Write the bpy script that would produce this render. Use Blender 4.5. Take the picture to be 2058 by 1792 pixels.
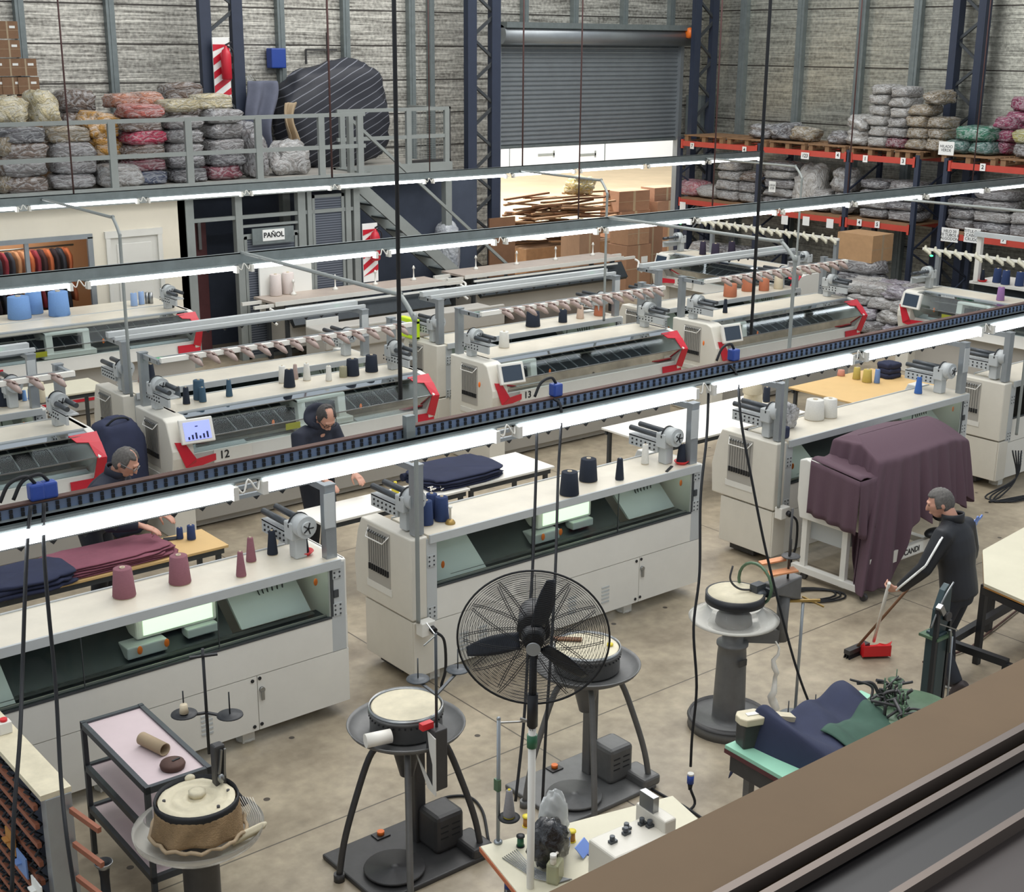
import bpy, math, random
from mathutils import Vector, Matrix, noise
for o in list(bpy.data.objects): bpy.data.objects.remove(o)
COL = bpy.context.scene.collection
S = bpy.context.scene
# ------------------------------------------------------------------ camera
FW = Vector((0.6030, 0.7449, -0.2854)); W_, H_ = 2058., 1792.; FOC = 2720.; CZ = 5.0
YAW, PITCH, ROLL = 0.886509, 0.287804, 0.007549
_cy, _sy, _cp, _sp = math.cos(YAW), math.sin(YAW), math.cos(PITCH), math.sin(PITCH)
FW = Vector((_cy*_cp, _sy*_cp, -_sp)); _rt = Vector((_sy, -_cy, 0)); _up = _rt.cross(FW)
RT = math.cos(ROLL)*_rt+math.sin(ROLL)*_up; UP = -math.sin(ROLL)*_rt+math.cos(ROLL)*_up
cd = bpy.data.cameras.new('camera'); cam = bpy.data.objects.new('camera', cd); COL.objects.link(cam)
cd.sensor_width = 36; cd.sensor_fit = 'HORIZONTAL'; cd.lens = FOC/W_*36; cd.clip_start = .05; cd.clip_end = 300
cam.matrix_world = Matrix(((RT.x, UP.x, -FW.x, 0), (RT.y, UP.y, -FW.y, 0), (RT.z, UP.z, -FW.z, CZ), (0, 0, 0, 1)))
S.camera = cam
# ------------------------------------------------------------------ world, lights, exposure
wd = bpy.data.worlds.new('sky'); S.world = wd; wd.use_nodes = True
bg = wd.node_tree.nodes['Background']; bg.inputs[0].default_value = (.86, .93, 1, 1); bg.inputs[1].default_value = .50
def area(name, loc, size, energy, color=(1, 1, 1), rot=(0, 0, 0), sizey=None):
    l = bpy.data.lights.new(name, 'AREA'); l.energy = energy; l.size = size; l.color = color
    if sizey: l.shape = 'RECTANGLE'; l.size_y = sizey
    o = bpy.data.objects.new(name, l); o.location = loc; o.rotation_euler = rot; COL.objects.link(o); return o
area('roof_light', (4.5, 5, 9.5), 9, 250, (1, .97, .93), (0, 0, 0), 5)
area('roof_light', (11, 11, 9.5), 10, 470, (1, .98, .95), (0, 0, 0), 4)
area('roof_light', (15, 17, 9.5), 10, 420, (1, .98, .95), (0, 0, 0), 3)
area('yard_daylight', (22, 26, 9), 14, 8500, (1, .98, .93), (math.radians(52), 0, math.radians(-8)), 4)
S.view_settings.view_transform = 'Standard'; S.view_settings.look = 'None'; S.view_settings.gamma = 1
S.view_settings.exposure = 0.45; S.view_settings.use_curve_mapping = False
# ------------------------------------------------------------------ geometry helpers
def ray(px, py): return FW+RT*((px-W_/2)/FOC)-UP*((py-H_/2)/FOC)
def at(px, py, z=None, Y=None, X=None, d=None):
    r = ray(px, py)
    t = (z-CZ)/r.z if z is not None else Y/r.y if Y is not None else X/r.x if X is not None else d
    return Vector((0, 0, CZ))+r*t
V = Vector
def basis(d):
    d = d.normalized(); a = V((0, 0, 1)) if abs(d.z) < .9 else V((1, 0, 0))
    u = d.cross(a).normalized(); return u, d.cross(u).normalized()
class MB:
    def __init__(s): s.v = []; s.f = []; s.m = []; s.s = []; s.mi = 0
    def mat(s, i): s.mi = i; return s
    def face(s, f, smooth=False): s.f.append(f); s.m.append(s.mi); s.s.append(smooth)
    def box(s, x0, y0, z0, x1, y1, z1, rz=0, c=None):
        p = [(x, y, z) for x in (x0, x1) for y in (y0, y1) for z in (z0, z1)]
        if rz:
            cx, cy = c if c else ((x0+x1)/2, (y0+y1)/2); a, b = math.cos(rz), math.sin(rz)
            p = [(cx+(x-cx)*a-(y-cy)*b, cy+(x-cx)*b+(y-cy)*a, z) for x, y, z in p]
        return s.hexa(p)
    def hexa(s, p):
        n = len(s.v); s.v += [tuple(q) for q in p]
        for f in ((0, 1, 3, 2), (4, 6, 7, 5), (0, 4, 5, 1), (2, 3, 7, 6), (0, 2, 6, 4), (1, 5, 7, 3)): s.face([n+i for i in f])
        return s
    def bar(s, a, b, w, h=None, up=(0, 0, 1)):       # square bar from a to b
        a, b = V(a), V(b); d = (b-a).normalized(); h = h or w; up = V(up)
        if abs(d.dot(up)) > .95: up = V((0, 1, 0))
        u = d.cross(up).normalized(); t = u.cross(d)
        return s.hexa([q+u*(i*w/2)+t*(j*h/2) for q in (a, b) for i in (-1, 1) for j in (-1, 1)])
    def tube(s, pts, r, n=8, caps=True):
        pts = [V(p) for p in pts]; rs = r if isinstance(r, (list, tuple)) else [r]*len(pts)
        base = len(s.v); u = None
        for i, p in enumerate(pts):
            d = (pts[min(i+1, len(pts)-1)]-pts[max(i-1, 0)])
            if d.length < 1e-9: d = V((0, 0, 1))
            d.normalize()
            if u is None: u, w = basis(d)
            else:
                u = (u-d*u.dot(d)); u = u.normalized() if u.length > 1e-6 else basis(d)[0]; w = d.cross(u)
            for k in range(n):
                a = 2*math.pi*k/n; s.v.append(tuple(p+(u*math.cos(a)+w*math.sin(a))*rs[i]))
        for i in range(len(pts)-1):
            for k in range(n):
                k2 = (k+1) % n; s.face([base+i*n+k, base+i*n+k2, base+(i+1)*n+k2, base+(i+1)*n+k], True)
        if caps:
            s.face([base+k for k in reversed(range(n))]); s.face([base+(len(pts)-1)*n+k for k in range(n)])
        return s
    def cyl(s, a, b, r, r2=None, n=16): return s.tube([a, b], [r, r if r2 is None else r2], n)
    def lathe(s, prof, c=(0, 0, 0), n=32, axis=None, caps=True):   # prof: (r, h)
        c = V(c); ax = V(axis).normalized() if axis else V((0, 0, 1))
        u, w = (V((1, 0, 0)), V((0, 1, 0))) if not axis else basis(ax)
        base = len(s.v)
        for r, h in prof:
            for k in range(n):
                a = 2*math.pi*k/n; s.v.append(tuple(c+ax*h+(u*math.cos(a)+w*math.sin(a))*max(r, 1e-4)))
        for i in range(len(prof)-1):
            for k in range(n):
                k2 = (k+1) % n; s.face([base+i*n+k, base+i*n+k2, base+(i+1)*n+k2, base+(i+1)*n+k], True)
        if caps:
            s.face([base+k for k in reversed(range(n))]); s.face([base+(len(prof)-1)*n+k for k in range(n)])
        return s
    def prism(s, poly, d, f):      # extrude a 2-D polygon: f(u, v, t) -> point, t in (0, d)
        n = len(poly); b = len(s.v)
        for t in d:
            for u, v in poly: s.v.append(tuple(f(u, v, t)))
        s.face([b+i for i in range(n)]); s.face([b+n+i for i in reversed(range(n))])
        for i in range(n): s.face([b+i, b+n+i, b+n+(i+1) % n, b+(i+1) % n])
        return s
    def px(s, poly, x0, x1): return s.prism(poly, (x0, x1), lambda u, v, t: (t, u, v))      # profile in (y, z) along x
    def sheet(s, fn, nu, nv, th=0):
        b = len(s.v)
        for i in range(nu+1):
            for j in range(nv+1): s.v.append(tuple(fn(i/nu, j/nv)))
        for i in range(nu):
            for j in range(nv):
                a = b+i*(nv+1)+j; s.face([a, a+1, a+nv+2, a+nv+1], True)
        return s
    def ell(s, c, r, nu=16, nv=10, f=None):
        b = len(s.v)
        for i in range(nv+1):
            t = math.pi*i/nv
            for j in range(nu):
                a = 2*math.pi*j/nu; d = V((math.sin(t)*math.cos(a), math.sin(t)*math.sin(a), math.cos(t)))
                q = V((d.x*r[0], d.y*r[1], d.z*r[2]))
                if f: q = f(d, q)
                s.v.append((c[0]+q.x, c[1]+q.y, c[2]+q.z))
        for i in range(nv):
            for j in range(nu):
                j2 = (j+1) % nu; s.face([b+i*nu+j, b+(i+1)*nu+j, b+(i+1)*nu+j2, b+i*nu+j2], True)
        return s
    def mesh(s, name, mats):
        me = bpy.data.meshes.new(name); me.from_pydata(s.v, [], s.f)
        for m in (mats if isinstance(mats, (list, tuple)) else [mats]): me.materials.append(M[m] if isinstance(m, str) else m)
        me.polygons.foreach_set('material_index', s.m); me.polygons.foreach_set('use_smooth', s.s); me.update(); return me
    def build(s, name, mats, parent=None, bevel=0, loc=None, mods=()):
        o = bpy.data.objects.new(name, s.mesh(name, mats)); COL.objects.link(o)
        if parent: o.parent = parent
        if loc: o.location = loc
        if bevel:
            b = o.modifiers.new('bevel', 'BEVEL'); b.width = bevel; b.segments = 2; b.limit_method = 'ANGLE'; b.angle_limit = .7
        for k, kw in mods:
            m = o.modifiers.new(k.lower(), k)
            for a, v in kw.items(): setattr(m, a, v)
        return o
def tag(o, label=None, cat=None, group=None, kind=None):
    if label: o['label'] = label
    if cat: o['category'] = cat
    if group: o['group'] = group
    if kind: o['kind'] = kind
    return o
def thing(name, loc, rz, label, cat, group=None):
    o = bpy.data.objects.new(name, None); COL.objects.link(o); o.empty_display_size = .05
    o.location = loc; o.rotation_euler = (0, 0, rz); return tag(o, label, cat, group)
def struct(name, mb, m, **k): return tag(mb.build(name, m, **k), kind='structure')
def copy_tree(o, parent=None):
    c = o.copy(); COL.objects.link(c); c.parent = parent
    for ch in o.children: copy_tree(ch, c)
    return c
ORD = ['first', 'second', 'third', 'fourth', 'fifth', 'sixth', 'seventh', 'eighth', 'ninth', 'tenth', 'eleventh', 'twelfth', 'thirteenth', 'fourteenth', 'fifteenth', 'sixteenth', 'seventeenth', 'eighteenth', 'nineteenth', 'twentieth']
def catmull(pts, k=6):
    P = [V(p) for p in pts]; P = [P[0]*2-P[1]]+P+[P[-1]*2-P[-2]]; out = []
    for i in range(1, len(P)-2):
        a, b, c, d = P[i-1:i+3]
        for j in range(k):
            t = j/k; out.append(.5*((2*b)+(c-a)*t+(2*a-5*b+4*c-d)*t*t+(3*b-a-3*c+d)*t**3))
    return out+[P[-2]]
def text(name, body, loc, size, xdir, ydir, m, parent=None, ext=.0008, bold=0):
    c = bpy.data.curves.new(name, 'FONT'); c.body = body; c.size = size; c.align_x = 'CENTER'; c.align_y = 'CENTER'; c.extrude = ext; c.offset = bold
    o = bpy.data.objects.new(name, c); xd, yd = V(xdir).normalized(), V(ydir).normalized(); z = xd.cross(yd)
    me = None; o.data.materials.append(M[m]); COL.objects.link(o)
    dg = bpy.context.evaluated_depsgraph_get(); me = bpy.data.meshes.new_from_object(o.evaluated_get(dg)); bpy.data.objects.remove(o)
    o = bpy.data.objects.new(name, me); COL.objects.link(o)
    mw = Matrix(((xd.x, yd.x, z.x, loc[0]), (xd.y, yd.y, z.y, loc[1]), (xd.z, yd.z, z.z, loc[2]), (0, 0, 0, 1)))
    if parent: o.parent = parent
    o.matrix_basis = mw; return o
# ------------------------------------------------------------------ materials
M = {}
def lin(c): return tuple(((x/255)/12.92 if x <= 10 else ((x/255+.055)/1.055)**2.4) for x in c)+(1,)
def mat(name, rgb, rough=.5, metal=0, var=0, vs=6, bump=0, bs=40, emit=0, trans=0, alpha=1, coat=0, stretch=(1, 1, 1), dark=None, objcol=False, spec=.5):
    m = bpy.data.materials.new(name); m.use_nodes = True; nt = m.node_tree; N = nt.nodes; L = nt.links; b = N['Principled BSDF']
    c = lin(rgb); b.inputs['Base Color'].default_value = c; b.inputs['Roughness'].default_value = rough; b.inputs['Metallic'].default_value = metal
    b.inputs['Specular IOR Level'].default_value = spec
    if coat: b.inputs['Coat Weight'].default_value = coat
    if trans: b.inputs['Transmission Weight'].default_value = trans; b.inputs['IOR'].default_value = 1.3
    if alpha < 1: b.inputs['Alpha'].default_value = alpha
    if emit: b.inputs['Emission Color'].default_value = c; b.inputs['Emission Strength'].default_value = emit
    src = None
    if var or bump or objcol:
        tc = N.new('ShaderNodeTexCoord'); mp = N.new('ShaderNodeMapping'); L.new(tc.outputs['Object'], mp.inputs[0]); mp.inputs['Scale'].default_value = stretch
    if objcol:
        oi = N.new('ShaderNodeObjectInfo'); src = oi.outputs['Color']
    if var:
        n = N.new('ShaderNodeTexNoise'); n.inputs['Scale'].default_value = vs; n.inputs['Detail'].default_value = 6; n.inputs['Roughness'].default_value = .65; L.new(mp.outputs[0], n.inputs[0])
        r = N.new('ShaderNodeValToRGB'); r.color_ramp.elements[0].position = .3; r.color_ramp.elements[1].position = .7
        d = lin(dark) if dark else tuple(x*(1-var) for x in c[:3])+(1,)
        r.color_ramp.elements[0].color = d if not objcol else (1-var,)*3+(1,); r.color_ramp.elements[1].color = c if not objcol else (1, 1, 1, 1); L.new(n.outputs[0], r.inputs[0])
        if objcol:
            mx = N.new('ShaderNodeMix'); mx.data_type = 'RGBA'; mx.blend_type = 'MULTIPLY'; mx.inputs[0].default_value = 1
            L.new(src, mx.inputs[6]); L.new(r.outputs[0], mx.inputs[7]); src = mx.outputs[2]
        else: src = r.outputs[0]
    if src: L.new(src, b.inputs['Base Color'])
    if bump:
        n2 = N.new('ShaderNodeTexNoise'); n2.inputs['Scale'].default_value = bs; n2.inputs['Detail'].default_value = 5; L.new(mp.outputs[0], n2.inputs[0])
        bp = N.new('ShaderNodeBump'); bp.inputs['Strength'].default_value = bump; bp.inputs['Distance'].default_value = .02; L.new(n2.outputs[0], bp.inputs['Height']); L.new(bp.outputs[0], b.inputs['Normal'])
    M[name] = m; return m
for a in (('white', (226, 224, 216), .4, 0, .08, 2), ('cream', (220, 215, 202), .42, 0, .10, 2), ('worktop', (222, 214, 196), .33, 0, .13, 3), ('capwhite', (224, 220, 208), .42, 0, .07, 2), ('lightgrey', (186, 190, 190), .4, 0, .07, 3),
          ('alu', (158, 164, 168), .38, .55, .12, 4), ('galv', (132, 141, 141), .45, .45, .22, 7), ('steel', (150, 152, 152), .3, .85), ('darksteel', (82, 86, 90), .45, .5, .2, 8),
          ('black', (26, 28, 32), .5), ('rubber', (22, 24, 28), .65), ('bed', (50, 56, 60), .4, .4, .25, 9), ('red', (196, 34, 52), .38), ('redpaint', (196, 74, 60), .5, 0, .12, 5),
          ('navybeam', (50, 58, 76), .5, 0, .15, 5), ('postgrey', (140, 145, 142), .5, 0, .12, 5), ('panelgrey', (172, 168, 160), .5, 0, .06, 3), ('castgrey', (114, 114, 113), .5, .25, .2, 10),
          ('castdark', (72, 71, 71), .5, .25, .22, 10), ('plasterwall', (226, 218, 200), .8, 0, .05, 2), ('doorwhite', (216, 214, 206), .5, 0, .05, 3), ('maroon', (92, 50, 52), .6, 0, .25, 6),
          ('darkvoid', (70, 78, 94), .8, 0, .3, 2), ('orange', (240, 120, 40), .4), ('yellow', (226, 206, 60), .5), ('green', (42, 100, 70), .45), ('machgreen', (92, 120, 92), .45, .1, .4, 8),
          ('blue', (40, 70, 150), .45), ('cardboard', (156, 120, 90), .8, 0, .18, 4), ('cardbrown', (128, 92, 66), .8, 0, .2, 4), ('wood', (146, 112, 80), .75, 0, .3, 5), ('lightwood', (214, 178, 120), .6, 0, .08, 3),
          ('paper', (232, 232, 226), .8), ('conetip', (200, 186, 160), .7), ('brass', (170, 140, 80), .4, .5), ('rust', (92, 66, 58), .7, .2, .3, 9), ('rod', (88, 62, 60), .6, .3, .2, 9),
          ('pinkboard', (206, 188, 190), .6, 0, .09, 3), ('dialcream', (218, 208, 180), .6, 0, .22, 9), ('skin', (196, 146, 124), .55, 0, .06, 12), ('hair', (70, 66, 64), .7, 0, .5, 60), ('greyhair', (104, 100, 96), .7, 0, .5, 60),
          ('shoe', (58, 50, 50), .6), ('sole', (190, 184, 174), .6), ('tracknavy', (30, 34, 44), .7, 0, .2, 6), ('jacketblack', (28, 30, 36), .6, 0, .2, 6), ('fleece', (38, 42, 56), .85, 0, .2, 6),
          ('redplastic', (208, 34, 40), .35), ('tube', (170, 150, 122), .8, 0, .1, 4), ('tableboard', (214, 208, 184), .55, 0, .08, 3), ('sill', (124, 100, 72), .75, 0, .14, 3), ('frameblack', (20, 18, 20), .3, .2), ('framebrown', (64, 56, 54), .35, .3), ('framelight', (112, 100, 92), .3, .5),
          ('neon', (205, 240, 40), .5), ('screenface', (120, 130, 220), .3), ('tarp', (42, 44, 52), .6, 0, .2, 4), ('greyclothes', (104, 108, 124), .85, 0, .2, 6), ('mintgreen', (150, 205, 178), .6), ('greengarment', (62, 92, 78), .85, 0, .2, 9), ('navygarment', (46, 52, 78), .85, 0, .2, 6),
          ('outwall', (235, 238, 240), .8), ('terra', (190, 110, 74), .7), ('whitetag', (238, 238, 234), .7), ('peach', (214, 160, 120), .7), ('tanbelt', (206, 140, 96), .6), ('yellowsign', (200, 190, 40), .5), ('foam', (236, 232, 222), .7)):
    mat(a[0], a[1], a[2], a[3] if len(a) > 3 else 0, a[4] if len(a) > 4 else 0, a[5] if len(a) > 5 else 6)
mat('plum', (92, 70, 80), .9, bump=.15, bs=200); mat('plumcloth', (134, 78, 92), .9, var=.2, vs=5)
mat('navycloth', (38, 44, 70), .9, var=.25, vs=5); mat('yarn', (255, 255, 255), .9, objcol=True, var=.22, vs=60, stretch=(1, 1, 9), bump=.25, bs=120)
mat('bagwrap', (255, 255, 255), .28, objcol=True, var=.38, vs=14, bump=.8, bs=22, coat=.5, stretch=(1, 1.6, 1))
mat('cartonobj', (255, 255, 255), .8, objcol=True, var=.15, vs=5); mat('cloth', (255, 255, 255), .9, objcol=True, var=.25, vs=7)
mat('lit', (255, 255, 255), .5, emit=9); M['lit'].node_tree.nodes['Principled BSDF'].inputs['Emission Color'].default_value = (.93, .97, 1, 1)
mat('carlight', (206, 236, 196), .4, emit=1.1); mat('addedglow', (230, 240, 225), .4, emit=4); mat('ledgreen', (60, 240, 130), .4, emit=2.2); mat('screen', (140, 150, 235), .3, emit=.7); mat('screendark', (54, 66, 80), .25)
mat('liquid', (214, 214, 178), .15, trans=.5)
def clear(name, rgb, a, rough=.08):
    m = bpy.data.materials.new(name); m.use_nodes = True; nt = m.node_tree; N = nt.nodes; L = nt.links; N.remove(N['Principled BSDF'])
    t = N.new('ShaderNodeBsdfTransparent'); t.inputs[0].default_value = (.86, .9, .9, 1) if name == 'glass' else (.97, .97, .96, 1)
    if name == 'glass': g = N.new('ShaderNodeBsdfGlossy'); g.inputs[0].default_value = (.55, .58, .6, 1)
    else: g = N.new('ShaderNodeBsdfPrincipled'); g.inputs['Base Color'].default_value = lin(rgb)
    g.inputs['Roughness'].default_value = rough
    f = N.new('ShaderNodeFresnel'); f.inputs[0].default_value = 1.15 if name == 'glass' else 1.35; ad = N.new('ShaderNodeMath'); ad.operation = 'ADD'; ad.inputs[1].default_value = a; ad.use_clamp = True; L.new(f.outputs[0], ad.inputs[0])
    x = N.new('ShaderNodeMixShader'); L.new(ad.outputs[0], x.inputs[0]); L.new(t.outputs[0], x.inputs[1]); L.new(g.outputs[0], x.inputs[2]); L.new(x.outputs[0], N['Material Output'].inputs[0]); M[name] = m
clear('glass', (150, 170, 172), .004, .04); clear('acrylic', (228, 226, 220), .07); clear('film', (225, 228, 228), .38, .25)
def foil(name, c1, c2, metal, rough, seam, bscale=(1.2, 1.2, 22)):
    m = bpy.data.materials.new(name); m.use_nodes = True; nt = m.node_tree; N = nt.nodes; L = nt.links; b = N['Principled BSDF']
    b.inputs['Metallic'].default_value = metal; b.inputs['Roughness'].default_value = rough
    tc = N.new('ShaderNodeTexCoord'); mp = N.new('ShaderNodeMapping'); mp.inputs['Scale'].default_value = bscale; L.new(tc.outputs['Object'], mp.inputs[0])
    n = N.new('ShaderNodeTexNoise'); n.inputs['Scale'].default_value = 1; n.inputs['Detail'].default_value = 8; n.inputs['Roughness'].default_value = .75; L.new(mp.outputs[0], n.inputs[0])
    n3 = N.new('ShaderNodeTexNoise'); n3.inputs['Scale'].default_value = 16; n3.inputs['Detail'].default_value = 4; L.new(tc.outputs['Object'], n3.inputs[0])
    av = N.new('ShaderNodeMath'); av.operation = 'MULTIPLY_ADD'; av.inputs[1].default_value = .32; L.new(n3.outputs[0], av.inputs[0])
    hv = N.new('ShaderNodeMath'); hv.operation = 'MULTIPLY'; hv.inputs[1].default_value = .82; L.new(n.outputs[0], hv.inputs[0]); L.new(hv.outputs[0], av.inputs[2])
    r = N.new('ShaderNodeValToRGB'); r.color_ramp.elements[0].position = .45; r.color_ramp.elements[0].color = lin(c1); r.color_ramp.elements[1].position = .70; r.color_ramp.elements[1].color = lin(c2); L.new(av.outputs[0], r.inputs[0])  # glints and shade of the foil wrinkles are put into the colour
    sx = N.new('ShaderNodeSeparateXYZ'); L.new(tc.outputs['Object'], sx.inputs[0])
    md = N.new('ShaderNodeMath'); md.operation = 'MODULO'; md.inputs[1].default_value = seam; L.new(sx.outputs['Z'], md.inputs[0])
    lt = N.new('ShaderNodeMath'); lt.operation = 'LESS_THAN'; lt.inputs[1].default_value = .025; L.new(md.outputs[0], lt.inputs[0])
    mx = N.new('ShaderNodeMix'); mx.data_type = 'RGBA'; L.new(lt.outputs[0], mx.inputs[0]); L.new(r.outputs[0], mx.inputs[6]); mx.inputs[7].default_value = lin((70, 66, 62)); L.new(mx.outputs[2], b.inputs['Base Color'])
    bp = N.new('ShaderNodeBump'); bp.inputs['Strength'].default_value = .5; bp.inputs['Distance'].default_value = .03; L.new(av.outputs[0], bp.inputs['Height']); L.new(bp.outputs[0], b.inputs['Normal']); M[name] = m
foil('foilback', (104, 101, 94), (232, 229, 218), .5, .33, .62, (.9, .9, 26)); foil('foilside', (122, 122, 114), (204, 204, 192), .6, .3, 1.15, (1., 1., 34))
def floor_mat():
    m = bpy.data.materials.new('concrete'); m.use_nodes = True; nt = m.node_tree; N = nt.nodes; L = nt.links; b = N['Principled BSDF']; b.inputs['Roughness'].default_value = .42
    tc = N.new('ShaderNodeTexCoord'); n = N.new('ShaderNodeTexNoise'); n.inputs['Scale'].default_value = 1.3; n.inputs['Detail'].default_value = 9; n.inputs['Roughness'].default_value = .62; L.new(tc.outputs['Object'], n.inputs[0])
    r = N.new('ShaderNodeValToRGB'); e = r.color_ramp.elements; e[0].position = .3; e[0].color = lin((128, 116, 98)); e[1].position = .68; e[1].color = lin((180, 167, 144)); L.new(n.outputs[0], r.inputs[0])
    n2 = N.new('ShaderNodeTexNoise'); n2.inputs['Scale'].default_value = 9; n2.inputs['Detail'].default_value = 6; L.new(tc.outputs['Object'], n2.inputs[0])
    mx = N.new('ShaderNodeMix'); mx.data_type = 'RGBA'; mx.blend_type = 'OVERLAY'; mx.inputs[0].default_value = .35; L.new(r.outputs[0], mx.inputs[6]); L.new(n2.outputs[0], mx.inputs[7])
    v = N.new('ShaderNodeTexVoronoi'); v.inputs['Scale'].default_value = 2.3; L.new(tc.outputs['Object'], v.inputs[0]); lt = N.new('ShaderNodeMath'); lt.operation = 'LESS_THAN'; lt.inputs[1].default_value = .055; L.new(v.outputs[0], lt.inputs[0])
    m2 = N.new('ShaderNodeMix'); m2.data_type = 'RGBA'; m2.inputs[7].default_value = lin((78, 70, 62)); L.new(lt.outputs[0], m2.inputs[0]); L.new(mx.outputs[2], m2.inputs[6])
    sx = N.new('ShaderNodeSeparateXYZ'); L.new(tc.outputs['Object'], sx.inputs[0]); prev = m2.outputs[2]
    for ax, vals in (('Y', (6.94, 11.2)), ('X', (5.86, 10.4, 15.))):
        for q in vals:
            s1 = N.new('ShaderNodeMath'); s1.operation = 'SUBTRACT'; s1.inputs[1].default_value = q; L.new(sx.outputs[ax], s1.inputs[0])
            s2 = N.new('ShaderNodeMath'); s2.operation = 'ABSOLUTE'; L.new(s1.outputs[0], s2.inputs[0]); s3 = N.new('ShaderNodeMath'); s3.operation = 'LESS_THAN'; s3.inputs[1].default_value = .006; L.new(s2.outputs[0], s3.inputs[0])
            m3 = N.new('ShaderNodeMix'); m3.data_type = 'RGBA'; m3.inputs[7].default_value = lin((88, 80, 70)); L.new(s3.outputs[0], m3.inputs[0]); L.new(prev, m3.inputs[6]); prev = m3.outputs[2]
    L.new(prev, b.inputs['Base Color']); M['concrete'] = m
floor_mat()
def wrap_mat():
    m = M['bagwrap']; nt = m.node_tree; N = nt.nodes; L = nt.links; b = N['Principled BSDF']; src = b.inputs['Base Color'].links[0].from_socket
    tc = N.new('ShaderNodeTexCoord'); n = N.new('ShaderNodeTexNoise'); n.inputs['Scale'].default_value = 2.3; n.inputs['Detail'].default_value = 5; n.inputs['Distortion'].default_value = 1.6; L.new(tc.outputs['Object'], n.inputs[0])
    s1 = N.new('ShaderNodeMath'); s1.operation = 'SUBTRACT'; s1.inputs[1].default_value = .5; L.new(n.outputs[0], s1.inputs[0]); s2 = N.new('ShaderNodeMath'); s2.operation = 'ABSOLUTE'; L.new(s1.outputs[0], s2.inputs[0])
    r = N.new('ShaderNodeValToRGB'); r.color_ramp.elements[0].position = .0; r.color_ramp.elements[0].color = (.42, .42, .42, 1); r.color_ramp.elements[1].position = .09; r.color_ramp.elements[1].color = (0, 0, 0, 1); L.new(s2.outputs[0], r.inputs[0])
    mx = N.new('ShaderNodeMix'); mx.data_type = 'RGBA'; L.new(r.outputs[0], mx.inputs[0]); L.new(src, mx.inputs[6]); mx.inputs[7].default_value = (.74, .76, .77, 1); L.new(mx.outputs[2], b.inputs['Base Color'])  # pale streaks paint the shine of the crinkled film into the colour
    bp = N.new('ShaderNodeBump'); bp.inputs['Strength'].default_value = 1; bp.inputs['Distance'].default_value = .10; L.new(s2.outputs[0], bp.inputs['Height']); L.new(b.inputs['Normal'].links[0].from_socket, bp.inputs['Normal']); L.new(bp.outputs[0], b.inputs['Normal']); b.inputs['Roughness'].default_value = .22
wrap_mat()
# ================================================================== the setting
BW, RW = 22.0, 23.4
struct('floor', MB().box(-2, 1.2, -.1, RW+.1, BW+.3, 0), 'concrete')
m = MB(); m.box(2, BW, 0, 17.45, BW+.08, 7.2); m.box(17.45, BW, 5.35, 22.75, BW+.08, 7.2); m.box(22.75, BW, 0, RW+.1, BW+.08, 7.2); struct('wall_back', m, 'foilback')
struct('wall_right', MB().box(RW, 6, 0, RW+.08, BW, 7.2), 'foilside')
n = 0
def trim(mb, m, **k):
    global n; n += 1; return struct('trim_%d' % n, mb, m, **k)
for x in (7.95, 9.42, 12.55, 13.9, 15.35, 18.13, 19.47, 20.88, 22.3):       # galvanised studs of the back wall
    trim(MB().box(x-.07, BW-.12, 0 if x < 17 else 5.42, x+.07, BW-.001, 7.2).box(x-.02, BW-.13, 0 if x < 17 else 5.42, x+.02, BW-.119, 7.2), 'galv')
for y in (20.72, 19.15, 17.6, 16.3): trim(MB().box(RW-.12, y-.09, 0, RW-.001, y+.09, 7.2).box(RW-.13, y-.03, 0, RW-.119, y+.03, 7.2), 'galv')
trim(MB().box(15.75, BW-.14, 0, 15.85, BW-.001, 7.2), 'galv')
def truss(nm, lab, a, b, ztop=7.2, z0=0, w=.16):
    """two dark flanges a and b with a zigzag lattice between them"""
    t = thing(nm, (a[0], a[1], z0), 0, lab, 'column', 'lattice steel columns'); A, B = V((0, 0, 0)), V((b[0]-a[0], b[1]-a[1], 0))
    for q in (A, B): MB().box(q.x-w/2, q.y-w/2, 0, q.x+w/2, q.y+w/2, ztop-z0).box(q.x-w/2-.03, q.y-w/2, 0, q.x-w/2, q.y-w/2+.02, ztop-z0).build('flange', 'navybeam', t)
    m = MB(); z = .1; k = 0
    while z+.42 < ztop-z0:
        p, q = (A, B) if k % 2 == 0 else (B, A); m.bar(p+V((0, -.03, z)), q+V((0, -.03, z+.42)), .05); z += .42; k += 1
    m.build('lattice', 'darksteel', t); return t
truss('lattice_column', 'dark steel lattice column beside the left edge of the grey roller shutter', (16.28, 21.3), (16.86, 21.3), w=.18)
truss('lattice_column', 'dark steel lattice column behind the striped fire extinguisher board above the mezzanine', (10.72, 21.2), (11.3, 21.2), w=.17)
truss('lattice_column', 'dark steel lattice column in the corner right of the roller shutter', (22.55, 21.4), (23.1, 21.4), w=.15)
truss('lattice_column', 'dark steel lattice column on the foil wall between the two pallet racks', (23.15, 15.3), (23.15, 14.75), w=.17)
m = MB(); m.box(22.9, 21.5, 3.1, 23.38, 21.95, 3.95); struct('trim_40', m, 'galv')
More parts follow.
